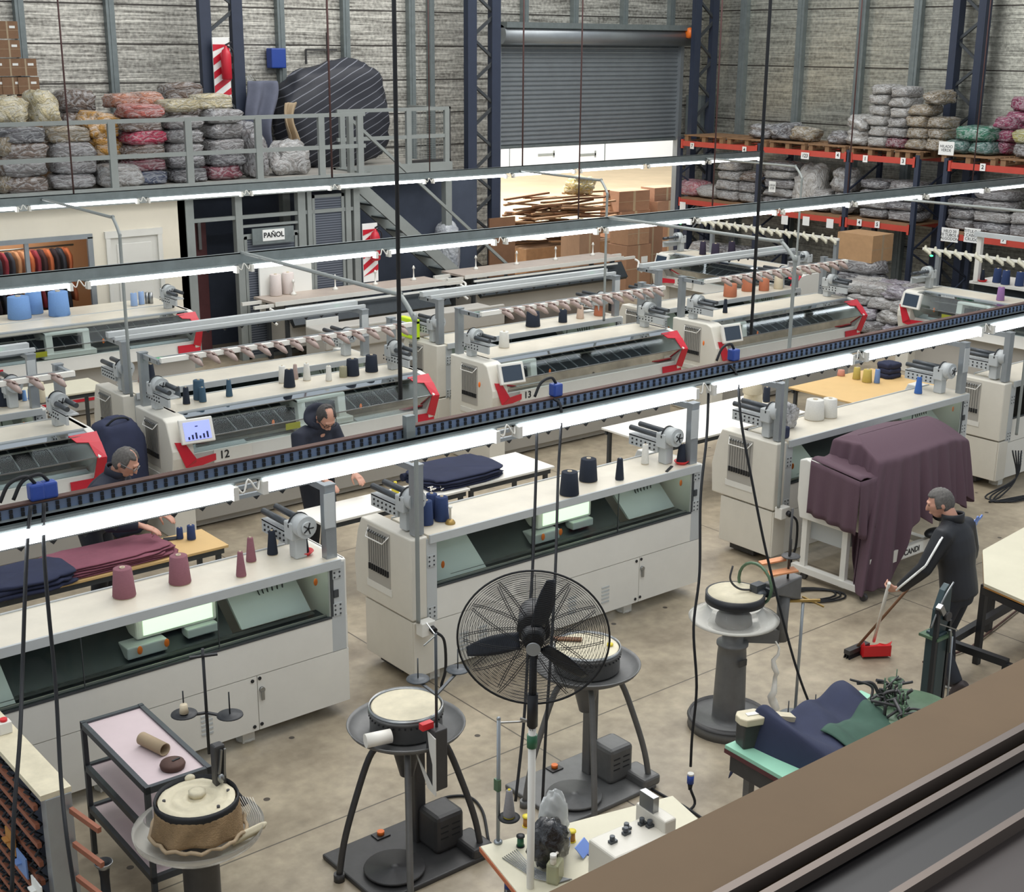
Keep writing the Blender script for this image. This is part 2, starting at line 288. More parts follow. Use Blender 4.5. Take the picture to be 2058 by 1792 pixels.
# roller shutter
sh = tag(MB().build('door_1', 'alu'), kind='structure')
m = MB(); zz = 3.02
prof = []
while zz < 5.05:
    for k in range(5): prof.append((BW-.03+.022*math.cos(k/5*2*math.pi), zz+k*.018))
    zz += .09
m.px(prof+[(BW+.06, zz), (BW+.06, 3.02)], 17.5, 22.6); m.build('curtain', 'shuttergrey' if 'shuttergrey' in M else 'alu', sh)
MB().box(17.5, BW-.06, 2.97, 22.6, BW+.05, 3.03).build('bottom_rail', 'galv', sh)
MB().cyl((17.4, BW-.2, 5.2), (22.75, BW-.2, 5.2), .19, n=24).build('drum', 'alu', sh)
MB().box(17.4, BW-.42, 5.33, 22.75, BW, 5.44).build('housing', 'galv', sh)
MB().box(17.4, BW-.12, 0, 17.5, BW+.02, 5.3).build('guide', 'alu', sh); MB().box(22.6, BW-.12, 0, 22.7, BW+.02, 5.3).build('guide', 'alu', sh)
tag(MB().lathe([(.001, 0), (.1, 0), (.12, .08), (.1, .2), (.001, .22)], at(1380, 66, Y=21.6), n=14, axis=(1, 0, 0)).build('shutter_motor', 'orange'), 'orange motor at the right end of the shutter drum', 'motor')
# the yard beyond the shutter
struct('yard_ground', MB().box(8, BW+.3, -.12, 60, 60, -.02), mat('yardground', (206, 184, 150), .9, var=.2, vs=.6))
bd = thing('white_shed', (40, 44, 0), 0, 'white building across the yard seen under the roller shutter', 'building')
MB().box(-20, 0, 0, 30, 8, 7).build('wall', 'outwall', bd)
for px_ in (1098, 1182):
    p = at(px_, 311, Y=43.98)-V((40, 44, 0)); MB().box(p.x-.45, -.03, p.z-.05, p.x+.45, -.001, p.z+.06).box(p.x+.38, -.03, p.z-.12, p.x+.46, -.001, p.z+.16).build('vent', 'postgrey', bd)
for px_ in (1024, 1215):
    p = at(px_, 320, Y=43.98)-V((40, 44, 0)); MB().box(p.x-.02, -.03, 0, p.x+.03, -.001, 6).build('downpipe', 'alu', bd)
# ------------------------------------------------------------------ mezzanine, office, store room under it
ms = tag(MB().box(2, 19.55, 2.72, 12.75, BW, 2.9).box(12.75, 20.6, 2.72, 15.2, BW, 2.9).build('mezzanine_floor', 'panelgrey'), 'grey steel mezzanine platform carrying the bales along the back wall', 'platform')
MB().box(2, 19.48, 2.68, 12.8, 19.56, 2.93).build('edge_beam', 'postgrey', ms); MB().box(12.72, 20.5, 2.68, 15.25, 20.58, 2.93).build('edge_beam', 'postgrey', ms); MB().box(12.72, 19.5, 2.68, 12.8, 20.58, 2.93).build('edge_beam', 'postgrey', ms)
for x in (11.75, 13.1, 15.2): MB().box(x-.07, 20.55, 0, x+.07, 20.69, 2.7).build('post', 'postgrey', ms)
rl = thing('guard_rail', (6, 19.52, 2.9), 0, 'grey steel guard rail along the front edge of the mezzanine', 'railing')
xs = [at(px_, 385, z=2.9).x for px_ in ()] or [6.45, 8.28, 9.5, 10.7, 11.85, 12.6]
for x in xs: MB().box(x-6-.055, -.03, 0, x-6+.055, .03, .98).build('post', 'postgrey', rl)
for z in (.98, .47): MB().box(-1.5, -.024, z-.03+(.004 if z > .9 else 0), 6.7, .024, z+.034).build('rail', 'postgrey', rl)
r2 = thing('guard_rail', (12.8, 20.55, 2.9), 0, 'grey guard rail on the short landing beside the lattice column', 'railing')
for x in (.1, 1.5, 2.35): MB().box(x-.05, -.03, 0, x+.05, .03, .98).build('post', 'postgrey', r2)
for z in (.98, .5): MB().box(0, -.024, z-.03+(.004 if z > .9 else 0), 2.4, .024, z+.034).build('rail', 'postgrey', r2)
MB().box(2.33, 0, .95, 2.39, 1.2, 1.0).build('rail', 'postgrey', r2)
st = thing('steel_stair', (12.6, 19.9, 0), 0, 'grey steel stair climbing from the right to the mezzanine', 'stairs')
for y in (0, .6): MB().bar((.1, y, 2.75), (3.4, y, .05), .05, .2).build('stringer', 'postgrey', st)
for i in range(10): MB().box(.2+i*.31, .02, 2.55-i*.255, .5+i*.31, .58, 2.58-i*.255).build('step', 'galv', st)
MB().bar((.05, 0, 3.8), (3.5, 0, 1.0), .05).build('handrail', 'postgrey', st)
MB().bar((3.45, 0, 0), (3.45, 0, 1.05), .05).build('handrail_post', 'postgrey', st)
MB().bar((.05, 0, 2.9), (.05, 0, 3.85), .09).build('handrail_post', 'postgrey', st)
OY = 19.62
m = MB(); m.box(2, OY, 0, 8.1, OY+.12, .9); m.box(9.0, OY, 0, 9.42, OY+.12, .9); m.box(2, OY, 2.22, 9.42, OY+.12, 2.7); m.box(7.86, OY, .9, 8.1, OY+.12, 2.22); m.box(9.0, OY, .9, 9.42, OY+.12, 2.22); m.box(2, OY, .9, 6.0, OY+.12, 2.22)
m.box(9.3, OY, 0, 9.42, BW, 2.7); struct('wall_office', m, 'plasterwall')
struct('wall_office_inside', MB().box(5, 21.2, 0, 9.3, 21.3, 2.7), 'peach')
w = tag(MB().box(6.0, OY-.03, .86, 7.9, OY+.02, .92).box(6.0, OY-.03, 2.2, 7.9, OY+.02, 2.27).box(7.82, OY-.03, .9, 7.9, OY+.02, 2.22).build('window_1', 'alu'), kind='structure')
MB().box(6.88, OY-.02, .9, 6.94, OY+.03, 2.2).build('mullion', 'alu', w); MB().box(6.0, OY+.04, .9, 7.86, OY+.05, 2.2).build('pane', 'glass', w)
area('office_lamp', (7, 20.4, 2.55), 1.2, 17, (1, .9, .8))
rr = random.Random(4)
rg = tag(MB().cyl((5.6, 20.5, 2.0), (7.95, 20.5, 2.0), .015).build('clothes_rail', 'steel'), 'steel clothes rail hung across the office behind its window', 'clothes rail')
for i in range(22):
    x = 5.75+i*.098; c = rr.choice([(52, 40, 48), (70, 40, 44), (188, 120, 84), (150, 48, 62), (60, 60, 72), (196, 140, 104), (110, 66, 54), (40, 36, 44), (206, 110, 70)])
    h = rr.uniform(.75, .95)
    m = MB().sheet(lambda u, v, x=x, h=h: (x+.018*math.sin(9*u)+(u-.5)*.03, 20.5+(v-.5)*(.34+.14*u)*(1 if u > .06 else .5), 1.96-h*u), 8, 6)
    o = m.build('hanging_garment', 'cloth', mods=[('SOLIDIFY', dict(thickness=.04))]); o.color = lin(c); tag(o, 'knitted garment, %s from the left on the rail behind the office window' % (ORD[i] if i < 20 else ('last but one' if i == 20 else 'last')), 'garment', 'garments on the office rail')
# office door
dr = tag(MB().box(8.1, OY-.04, 0, 8.17, OY+.02, 2.25).box(8.93, OY-.04, 0, 9.0, OY+.02, 2.25).box(8.09, OY-.045, 2.18, 9.01, OY+.015, 2.28).build('door_2', 'doorwhite'), kind='structure')
MB().box(8.17, OY, 0, 8.93, OY+.05, 2.2).build('door_leaf', 'doorwhite', dr)
MB().box(8.27, OY-.015, 1.15, 8.83, OY+.001, 2.08).box(8.27, OY-.015, .15, 8.83, OY+.001, 1.0).build('door_panel', 'doorwhite', dr, bevel=.01)
# store room: posts, mesh doors, sign
for i, (x0, x1) in enumerate(((9.42, 9.56), (10.28, 10.4), (11.42, 11.56), (11.6, 11.68), (12.34, 12.44), (12.5, 12.62))): trim(MB().box(x0, OY-.02, 0, x1, OY+.1, 2.7), 'postgrey')
struct('wall_store', MB().box(9.42, 21.0, 0, 16.2, 21.1, 2.7), 'darkvoid')  # dimness and haze of the store room are put into the wall colour
struct('trim_50', MB().box(9.56, OY, 2.3, 12.5, OY+.06, 2.36).box(10.4, OY, 2.0, 11.42, OY+.05, 2.05).box(10.4, OY, 2.16, 11.42, OY+.05, 2.2), 'postgrey')
tag(MB().box(9.56, 20.3, 0, 10.1, 20.36, 2.2).build('wooden_door', 'maroon', bevel=.01), 'open dark red wooden door in the dark doorway beside the office', 'door')
o = tag(MB().box(9.93, 20.24, 1.78, 9.98, 20.3, 2.25).build('strap_hinge', 'steel'), 'long metal bolt hanging on the dark red wooden door', 'bolt')
mm = mat('meshgrille', (70, 76, 84), .6, .3, alpha=1, var=0); nt = mm.node_tree; N = nt.nodes; L = nt.links
tc = N.new('ShaderNodeTexCoord'); sx = N.new('ShaderNodeSeparateXYZ'); L.new(tc.outputs['Object'], sx.inputs[0]); md = N.new('ShaderNodeMath'); md.operation = 'PINGPONG'; md.inputs[1].default_value = .02; L.new(sx.outputs['Z'], md.inputs[0])
r = N.new('ShaderNodeValToRGB'); r.color_ramp.elements[0].color = lin((48, 54, 66)); r.color_ramp.elements[1].color = lin((120, 126, 136)); mu = N.new('ShaderNodeMath'); mu.operation = 'MULTIPLY'; mu.inputs[1].default_value = 50; L.new(md.outputs[0], mu.inputs[0]); L.new(mu.outputs[0], r.inputs[0]); L.new(r.outputs[0], N['Principled BSDF'].inputs['Base Color'])
for (x0, x1, lab) in ((10.42, 11.4, 'dark mesh door of the store room under the white nameplate'), (11.7, 12.32, 'dark mesh panel right of the store room door')):
    t = thing('mesh_door', (x0, OY+.02, 0), 0, lab, 'door', 'mesh doors under the mezzanine')
    MB().box(0, 0, .05, x1-x0, .02, 2.55 if x0 > 11 else 2.0).build('mesh_panel', 'meshgrille', t); w = x1-x0; h = 2.6 if x0 > 11 else 2.02
    MB().box(0, -.02, 0, .05, .03, h).box(w-.05, -.02, 0, w, .03, h).box(0, -.02, h-.05, w, .03, h).box(0, -.02, 0, w, .03, .06).build('door_frame', 'postgrey', t)
sg = thing('name_sign', (10.92, OY-.05, 2.02), 0, 'white PAÑOL nameplate on a grey metal strip', 'sign')
MB().box(-.38, -.01, -.14, .38, .02, .12).build('backing', 'galv', sg); MB().box(-.2, -.02, -.09, .2, -.009, .09).build('plate', 'whitetag', sg)
text('lettering', 'PAÑOL', (0, -.024, 0), .115, (1, 0, 0), (0, 0, 1), 'black', sg, bold=.003)
tag(MB().box(10.62, OY-.08, .62, 11.6, OY-.03, 1.72).build('whiteboard', 'paper', bevel=.01), 'blank white board standing against the store room door', 'board')
def stripes(o, w, h, parent, y=-.012):
    m = MB()
    for k in range(5):
        z = -h/2+(k-.5)*h/4; a, b = max(-h/2, z), min(h/2, z+h/8)
        pts = [(-w/2, z), (w/2, z+.5*w*1.3), (w/2, z+.5*w*1.3+h/8), (-w/2, z+h/8)]
        pts = [(x, max(-h/2, min(h/2, q))) for x, q in pts]
        if abs(pts[0][1]-pts[2][1]) > .01: m.prism(pts, (0, .004), lambda u, v, t: (u, y-t, v))
    m.build('red_stripes', 'red', parent)
def ext_board(loc, lab, lab2, h=1.05):
    t = thing('fire_point_board', loc, 0, lab, 'sign', 'striped fire extinguisher boards'); MB().box(-.15, -.01, -h/2, .15, .01, h/2).build('board', 'whitetag', t); stripes(None, .3, h*.8, t)
    e = thing('fire_extinguisher', (loc[0]+.02, loc[1]-.13, loc[2]-.12), 0, lab2, 'fire extinguisher', 'fire extinguishers')
    MB().lathe([(.06, 0), (.085, .02), (.085, .4), (.06, .47), (.025, .5), (.025, .54)], n=16).build('cylinder', 'red', e); MB().bar((0, 0, .55), (.1, -.02, .6), .025).bar((0, 0, .54), (.09, 0, .52), .02).build('valve_handle', 'black', e)
    MB().tube(catmull([(.03, 0, .53), (.12, -.02, .45), (.11, -.02, .1)]), .012).build('hose', 'black', e)
p = at(446, 145, Y=21.0); ext_board(p, 'red and white striped board on the lattice column above the bales', 'red fire extinguisher hung on the striped board above the bales', 1.1)
p = at(744, 505, Y=OY-.05); ext_board((p.x, p.y, p.z-.02), 'red and white striped board on the post right of the store room', 'red fire extinguisher hung on the post right of the store room', 1.0)
mat('tensionerpink', (168, 148, 140), .5, 0, .15, 20)
mat('shuttergrey', (142, 148, 152), .45, .3)
mat('tensioncream', (196, 192, 172), .55, 0, .15, 20)
mat('lightwood2', (186, 172, 160), .5, 0, .15, 4)
# ================================================================== knitting machines
def take_up(t, x, y, z, s=1, dirx=-1, col='lightgrey', nm='yarn_feeder'):
    """feeder unit on a machine end: gearbox with round motor, two rollers and a perforated rail, along y"""
    MB().box(x-.05, y-.05, z, x+.05, y+.05, z+.18).box(x-.09, y-.07, z+.16, x+.09, y+.05, z+.30).build(nm, col, t, bevel=.012)
    MB().cyl((x, y-.14, z+.27), (x, y-.02, z+.27), .085, n=20).cyl((x, y-.16, z+.27), (x, y-.13, z+.27), .05, n=16).build('motor', col, t)
    m = MB()
    for k in range(5):
        a = k*1.2566; m.bar((x, y-.162, z+.27), (x+.045*math.cos(a), y-.162, z+.27+.045*math.sin(a)), .008)
    m.cyl((x, y-.03, z+.27), (x, y-.015, z+.27), .092, n=20).build('motor_fan', 'black', t)
    MB().cyl((x-.05, y+.04, z+.26), (x-.05, y+.42*s, z+.26), .026, n=12).cyl((x+.05, y+.04, z+.28), (x+.05, y+.40*s, z+.28), .026, n=12).build('roller', 'darksteel', t)
    m = MB().box(x-.07, y+.04, z+.10, x-.045, y+.42*s, z+.2).box(x-.07, y+.04, z+.19, x+.06, y+.42*s, z+.205)
    m.mat(1)
    for k in range(6):
        for j in range(2): m.cyl((x-.071, y+.08+k*.058*s, z+.125+j*.04), (x-.078, y+.08+k*.058*s, z+.125+j*.04), .009, n=8)
    m.build('perforated_rail', [col, 'black'], t)
def hinge(m, x, z, y=-.004, w=.075, h=.1):
    m.mat(0).box(x-w/2, y-.006, z-h/2, x+w/2, y, z+h/2).mat(1)
    for i in (-1, 1):
        for j in (-1, 0, 1): m.cyl((x+i*w*.3, y-.0065, z+j*h*.36), (x+i*w*.3, y-.009, z+j*h*.36), .008, n=8)
    m.mat(0)
def yarn_recess(t, x, y0, y1, z0, z1, s=-1):
    """recess with yarn guides in the end cap, facing -x"""
    f = lambda a, b: (x-a, b)
    MB().box(x-.004, y0, z0, x+.001, y1, z1).build('guide_recess', 'panelgrey', t)
    m = MB(); n_ = 9
    for k in range(n_):
        y = y0+.03+(y1-y0-.06)*k/(n_-1); m.bar((x-.012, y, z1-.03), (x-.012, y, z0+.16), .005).cyl((x-.014, y-.006, z1-.04), (x-.014, y+.006, z1-.04), .013, n=8)
    m.build('yarn_guides', 'steel', t)
    m = MB()
    for k in range(n_):
        y = y0+.03+(y1-y0-.06)*k/(n_-1); m.box(x-.018, y-.009, z0+.10, x-.004, y+.009, z0+.15)
    m.build('clamp_row', 'black', t)
    MB().tube([(x-.004, y0+.01, z1-.02), (x-.05, y0+.04, z1-.08), (x-.05, y1-.04, z1-.08), (x-.004, y1-.01, z1-.02)], .006, 6).build('wire_guard', 'white', t)
def carriage(t, x, y, z, w=.62, lamp=True, dep=.34):
    m = MB().box(x, y, z-.03, x+w, y+dep, z+.22); m.build('carriage', 'white', t, bevel=.02)
    if lamp: MB().box(x+.05, y-.008, z-.0, x+w-.04, y-.001, z+.2).build('lit_panel', 'carlight', t)
    MB().box(x-.1, y-.06, z-.13, x+.2, y+.1, z-.04).box(x+.36, y-.05, z-.1, x+w-.02, y+.06, z-.03).build('cam_box', 'lightgrey', t, bevel=.01)
    m = MB()
    for dx in (.04, .24): m.ell((x+dx-.06, y-.09, z-.06), (.02, .008, .032), 12, 8)
    m.build('orange_mark', 'orange', t)
def overhead(t, L, y, ytop, z0, z1, hooks=13, back=False, arms=.42, sgn=1):
    """aluminium posts with cantilever arms and long rails; sgn +1 arms run towards +y"""
    for x in (.10, L-.10): MB().box(x-.045, y-.035, z0, x+.045, y+.035, z1).box(x-.05, y-.04, z1, x+.05, y+.04, z1+.012).build('post', 'alu', t)
    for x in (.10, L-.10): MB().bar((x, y, z1-.03), (x, y+sgn*arms, z1-.03), .04, .05).build('arm', 'alu', t)
    for k in (.55, 1.): MB().box(.08, y+sgn*arms*k-.013, z1-.045, L-.08, y+sgn*arms*k+.013, z1-.015).build('rail', 'alu', t)
    m = MB()
    for i in range(hooks):
        x = .35+(L-.7)*i/(hooks-1)
        for k in (.55, 1.): m.hexa([V((x+a*.03*(1-c), y+sgn*arms*k+b*.008, z1-.045-c*.03)) for a in (-1, 1) for b in (-1, 1) for c in (0, 1)])
    if back: m.build('rail_hooks', 'black', t)
def tensioners(t, L, y, z, n_=13, col='lightgrey', s=-1):
    m = MB().box(.1, y-.02, z-.02, L-.1, y+.03, z+.03); m.build('tensioner_rail', 'white', t)
    for i in range(n_):
        x = .45+(L-.75)*i/(n_-1)
        h = MB().tube([(x-.03, y, z), (x, y+s*.05, z-.005), (x+.03, y+s*.11, z-.05), (x+.05, y+s*.14, z-.08)], [.022, .038, .03, .012], 8).tube([(x-.05, y+.02, z+.03), (x-.02, y+s*.05, z+.035), (x+.04, y+s*.1, z)], [.012, .014, .008], 6)
        h.mat(1).cyl((x+.01, y+s*.075, z+.015), (x+.012, y+s*.08, z+.024), .02, n=8)
        h.build('yarn_tensioner', ['tensionerpink', 'rust'], t)
pass
def back_machine(x0, lab, y0=8.17, L=3.3, car=.45, simple=False, num=None, cover=False, plain_rail=False, w2=True):
    t = thing('knitting_machine', (x0, y0, 0), 0, lab, 'knitting machine', 'flat knitting machines')
    zt = 1.3; D = .72
    # end caps: profile in (y, z), bulging on the far (operator) side
    cap = [(0, .6), (D+.1, .6), (D+.12, .9), (D+.06, 1.16), (D, 1.29), (0, 1.29)]
    for a, b, nm in ((0, .16, 'end_cap'), (L-.16, L, 'end_cap')): MB().px(cap, a, b).build(nm, 'white' if a else 'cream', t, bevel=.012)
    yarn_recess(t, 0, .3, .62, .78, 1.25)
    MB().box(-.006, .28, .72, 0, .64, .78).build('ledge', 'white', t)
    MB().box(.01, .015, .11, .3, D-.02, .585).box(.012, -.004, .11, .2, .014, .585).build('base_end', 'cream', t, bevel=.006)
    # lower back panels with seam, vents, fasteners
    m = MB(); m.box(.16, -.002, .12, L*.42-.003, .02, .555); m.box(L*.42+.003, -.002, .12, L*.76-.003, .02, .555); m.box(L*.76+.003, -.002, .12, L-.002, .02, .555); m.box(.16, -.002, .562, L-.005, .02, .84); m.box(L-.02, .02, .12, L-.001, D, 1.29)
    m.build('back_panel', 'white', t)
    for x in (.22, L*.42-.08, L*.76-.1):
        MB().box(x, .08, 0, x+.1, .2, .12).cyl((x+.05, .14, -.0), (x+.05, .14, .02), .07, n=12).build('foot', 'white', t)
    m = MB().box(.1, .3, .02, L-.1, D-.1, .13); m.build('underframe', 'castdark', t)
    m = MB()
    for x in (L*.42-.0, L*.76):
        for z in (.53, .16):
            for d in (-.04, .02): m.cyl((x+d, -.002, z+d*.1), (x+d, -.008, z+d*.1), .014, n=10)
    m.build('fastener', 'black', t)
    m = MB()
    for x in (L*.5, L*.62, L*.14, L*.2):
        for k in range(5): m.box(x, -.008, .22+k*.035, x+.09, -.001, .236+k*.035)
    m.build('vent_louvre', 'lightgrey', t)
    MB().cyl((L*.77, -.001, .44), (L*.77, -.02, .44), .022, n=12).box(L*.77-.012, -.024, .36, L*.77+.012, -.012, .43).build('lock_handle', 'steel', t)
    # corner strips with hinges
    m = MB(); m.box(.14, -.003, .56, .24, .02, 1.27); hinge(m, .185, 1.08); hinge(m, .185, .64); m.build('hinge_strip', ['lightgrey', 'darksteel'], t); m = MB(); m.box(L-.14, -.003, .56, L-.02, .02, 1.27); hinge(m, L-.09, 1.2); hinge(m, L-.09, .9); m.mat(1).box(L-.12, -.012, 1.0, L-.08, -.002, 1.06)
    m.build('hinge_strip', ['lightgrey', 'darksteel'], t)
    # interior seen through the window
    a, b = .24, L-.14
    MB().box(a+.1, .03, 1.225, b-.1, .06, 1.24).build('added_glow_strip', 'addedglow', t)  # glowing strip added to brighten the interior behind the window
    MB().box(a, .04, .8, b, .05, .86).box(a, D-.03, .6, b, D-.02, 1.2).build('inner_wall', 'panelgrey', t)
    m = MB().px([(.05, .84), (.12, .84), (.5, 1.14), (.5, 1.02), (.2, .8)], a+.55, b-.75); m.build('needle_bed', 'bed', t)
    MB().bar((a+.2, .1, .875), (b-.1, .1, .875), .035, .012).bar((a+.5, .46, 1.16), (b-.6, .46, 1.16), .02).build('carriage_rail', 'steel', t)
    MB().px([(.06, .86), (.09, .86), (.42, 1.1), (.4, 1.12)], a+.02, a+.55).px([(.1, .9), (.13, .9), (.40, 1.12), (.38, 1.14)], b-.7, b-.12).build('side_tray', 'lightgrey', t)
    MB().box(a, .03, .8, b, .2, .845).build('fabric_tray', 'darksteel', t)
    m = MB().ell((a+.12, .08, .98), (.018, .006, .032), 12, 8).ell((b-.1, .05, 1.14), (.018, .006, .03), 12, 8); m.build('orange_mark', 'orange', t)
    m = MB()
    for k in range(6): m.tube([(b-.5+.05*k, .3, 1.2), (b-.45+.04*k, .28, 1.05-.02*k), (b-.2, .3, .95)], .006, 5)
    m.build('hanging_cables', 'black', t)
    if car is not None: carriage(t, a+(b-a)*car, .2, 1.02)
    MB().box(a, .0, .845, b, .006, 1.235).build('window_pane', 'glass', t)
    m = MB()
    for q in (.34, .68): m.box(a+(b-a)*q-.003, -.002, .845, a+(b-a)*q+.003, .008, 1.235)
    m.box(a, -.006, .835, b, .012, .852).box(b-.005, -.006, .85, b+.02, .01, 1.24).build('window_frame', 'darksteel', t)
    # worktop
    MB().box(.16, -.01, 1.25, L-.06, .5, 1.3).build('worktop', 'worktop', t)
    MB().box(.16, -.028, 1.235, L-.06, -.008, 1.303).box(.16, .5, 1.27, L-.06, .515, 1.31).build('worktop_edge', 'lightgrey', t)
    MB().px([(.52, 1.27), (.74, 1.16), (.75, 1.17), (.53, 1.285)], .16, L-.16).build('front_cover', 'glass', t)
    m = MB().px([(.52, 1.26), (.535, 1.26), (.535, 1.12), (.52, 1.12)], .16, L-.16).px([(.73, 1.15), (.76, 1.15), (.76, 1.175), (.73, 1.175)], .16, L-.16); m.build('cover_frame', 'alu', t)
    overhead(t, L, .07, 0, 1.3, 1.87, 13, True)
    take_up(t, .12, .22, 1.3); take_up(t, L-.28, .22, 1.3)
    MB().box(L-.5, .3, 1.84, L-.1, .36, 1.88).build('stop_unit', 'lightgrey', t); MB().ell((L-.3, .33, 1.87), (.03, .02, .012), 10, 6).build('status_lamp', 'ledgreen', t)
    MB().box(L-.16, .02, 1.55, L-.07, .03, 1.82).build('tag_card', 'lightgrey', t)
    return t
back_machine(1.76, 'white flat knitting machine with plum yarn cones, cut by the left edge of the photo', car=.50)
back_machine(5.66, 'white flat knitting machine standing behind the black pedestal fan', car=.42)
back_machine(10.0, 'white flat knitting machine behind the machine draped in plum fabric', car=None)
back_machine(14.0, 'white flat knitting machine at the right edge, behind the sweeping man', car=None)
def front_machine(x0, lab, y0=12.45, L=3.35, num=None, lit=False, car=.45, red=True, stripe=False, screen=True, tens=13, rails=True, rot=None, blank=False):
    """operator side faces -y; y: 0 at the widest front, .85 at the back"""
    t = thing('knitting_machine', (x0, y0, 0), rot or 0, lab, 'knitting machine', 'flat knitting machines')
    MB().px([(.05, 0), (.82, 0), (.86, .55), (.86, 1.3), (.2, 1.3), (.12, 1.27), (.0, .98), (.0, .9), (.05, .7)], 0, .24).build('end_cap', 'capwhite', t, bevel=.014)
    MB().px([(.86, 1.3), (.34, 1.3), (.2, 1.27), (-.005, 1.08), (.12, .72), (.3, .70), (.86, .5)], L-.07, L+.01).build('end_cap', 'white', t, bevel=.01)
    yarn_recess(t, 0, .3, .62, .74, 1.24)
    MB().box(-.008, .28, .62, 0, .64, .68).build('ledge', 'white', t)
    MB().box(.22, .24, .1, L-.02, .84, .74).box(.26, .3, .02, L-.1, .8, .1).build('base_cabinet', 'panelgrey', t)
    if stripe: MB().box(.5, .232, .22, L-.2, .24, .26).build('red_base_stripe', 'red', t)
    MB().px([(.11, .70), (.3, .70), (.3, .86), (.15, .88)], .2, L-.02).build('front_lip', 'white', t, bevel=.008)
    MB().px([(.3, .8), (.8, .8), (.8, 1.16), (.74, 1.16), (.52, 1.0)], .5, L-.2).build('needle_bed', 'bed', t)
    MB().box(.24, .78, .6, L-.07, .8, 1.26).build('inner_wall', 'darksteel', t)
    MB().bar((.4, .28, .92), (L-.1, .28, .92), .03).bar((.3, .6, 1.18), (L-.1, .6, 1.18), .025).bar((.3, .46, 1.13), (L-.1, .46, 1.13), .018).bar((.3, .7, 1.22), (L-.1, .7, 1.22), .02).build('carriage_rail', 'steel', t)
    m = MB()
    for k in range(12): m.bar((.9+k*.19, .32, 1.0), (.9+k*.19, .70, 1.14), .012)
    m.build('yarn_carrier', 'alu', t)
    MB().px([(.18, .88), (.34, .92), (.34, .8)], .26, .95).px([(.18, .88), (.34, .92), (.34, .8)], L-1., L-.1).build('side_tray', 'lightgrey', t)
    if car is not None:
        x = .5+(L-1.4)*car if car > 0 else .3
        side = [(.75, 1.05), (.75, 1.25), (.28, 1.22), (.24, .92), (.32, .92), (.35, 1.12)]
        MB().px(side, x, x+.1).px([(.75, 1.21), (.75, 1.25), (.28, 1.22), (.27, 1.18)], x, x+.62).px(side, x+.52, x+.62).box(x-.06, .2, .88, x+.68, .36, .95).build('carriage', 'white', t, bevel=.01)
        MB().box(x-.2, .19, .93, x-.02, .2, 1.0).build('warning_label', 'yellowsign', t)
        for q in (x-.35, x+.78): MB().ell((q, .2, 1.04), (.018, .008, .036), 10, 6).build('orange_mark', 'orange', t)
    MB().px([(.36, 1.29), (.2, 1.262), (.01, 1.08), (.15, .885), (.16, .89), (.02, 1.08), (.205, 1.255), (.36, 1.28)], .24, L-.07).build('glass_cover', 'glass', t)
    MB().bar((.24, .2, 1.262), (L-.07, .2, 1.262), .010).bar((.24, .008, 1.08), (L-.07, .008, 1.08), .012).build('cover_edge', 'steel', t)
    MB().box(.2, .34, 1.26, L-.02, .86, 1.3).build('worktop', 'worktop', t); MB().box(.24, .335, 1.255, L-.05, .342, 1.302).box(.1, .855, 1.25, L-.02, .87, 1.31).build('worktop_edge', 'lightgrey', t)
    if red:
        def q(m, a, b, c, d): n0 = len(m.v); m.v.extend([tuple(p) for p in (a, b, c, d)]); m.face([n0, n0+1, n0+2, n0+3])
        SO = [('SOLIDIFY', dict(thickness=.012, offset=0))]; e = -.014
        m = MB(); q(m, (.03, .02+e, 1.08), (.14, .02+e, 1.06), (.25, e, .88), (.13, e, .80)); q(m, (.13, e, .80), (.25, e, .88), (.26, .03+e, .83), (.25, .03+e, .77)); q(m, (.25, .03+e, .77), (.25, .03+e, .86), (.52, .10+e, .86), (.52, .10+e, .79)); m.build('red_trim', 'red', t, mods=SO)
        m = MB(); R_1 = L+.012
        q(m, (L-.27, .24+e, 1.275), (R_1, .22+e, 1.285), (R_1, .12+e, 1.19), (L-.22, .16+e, 1.22)); q(m, (L-.11, .14+e, 1.21), (R_1, .12+e, 1.2), (R_1, -.0+e, 1.07), (L-.08, .02+e, 1.07))
        q(m, (L-.08, .02+e, 1.07), (R_1, .0+e, 1.07), (R_1, .10+e, .80), (L-.10, .10+e, .84)); q(m, (L-.33, .13+e, .84), (R_1, .12+e, .84), (R_1, .11+e, .72), (L-.33, .115+e, .72)); m.build('red_trim', 'red', t, mods=SO)
    if num:
        MB().box(.5, .085, .75, .95, .10, .895).build('number_plate', 'white', t); text('number', num, (.62, .08, .83), .12, (1, 0, 0), (0, 0, 1), 'black', t, bold=.002)
    if screen:
        p0, ux, uz = V((.09, .0, 1.165)), V((.99, -.10, 0)).normalized(), V((.0, .28, .96)).normalized(); nn = ux.cross(uz).normalized()
        bx = lambda m_, a, b, c, d, e0, e1: m_.hexa([p0+ux*x+uz*z+nn*y for x in (a, b) for y in (e0, e1) for z in (c, d)])
        bx(MB(), 0, .36, -.12, .14, -.02, .03).build('screen_housing', 'white', t, bevel=.012)
        bx(MB(), .04, .32, -.085, .105, .031, .034).build('screen', 'screen' if lit else 'screendark', t)
        if lit:
            m = MB()
            for k in range(6): bx(m, .07+k*.04, .09+k*.04, -.075, -.045+.018*((k*7) % 3), .0345, .036)
            bx(m, .16, .19, .05, .06, .0345, .036); m.build('screen_figures', 'navygarment', t)
    if rails: overhead(t, L, .80, 0, 1.3, 1.87, 13, False, .40, -1)
    if tens: tensioners(t, L, .36, 1.86, tens)
    take_up(t, .14, .6, 1.3, -1); take_up(t, L-.22, .6, 1.3, -1)
    MB().ell((L*.06, .5, 1.83), (.03, .02, .016), 10, 6).build('status_lamp', 'ledgreen', t)
    return t
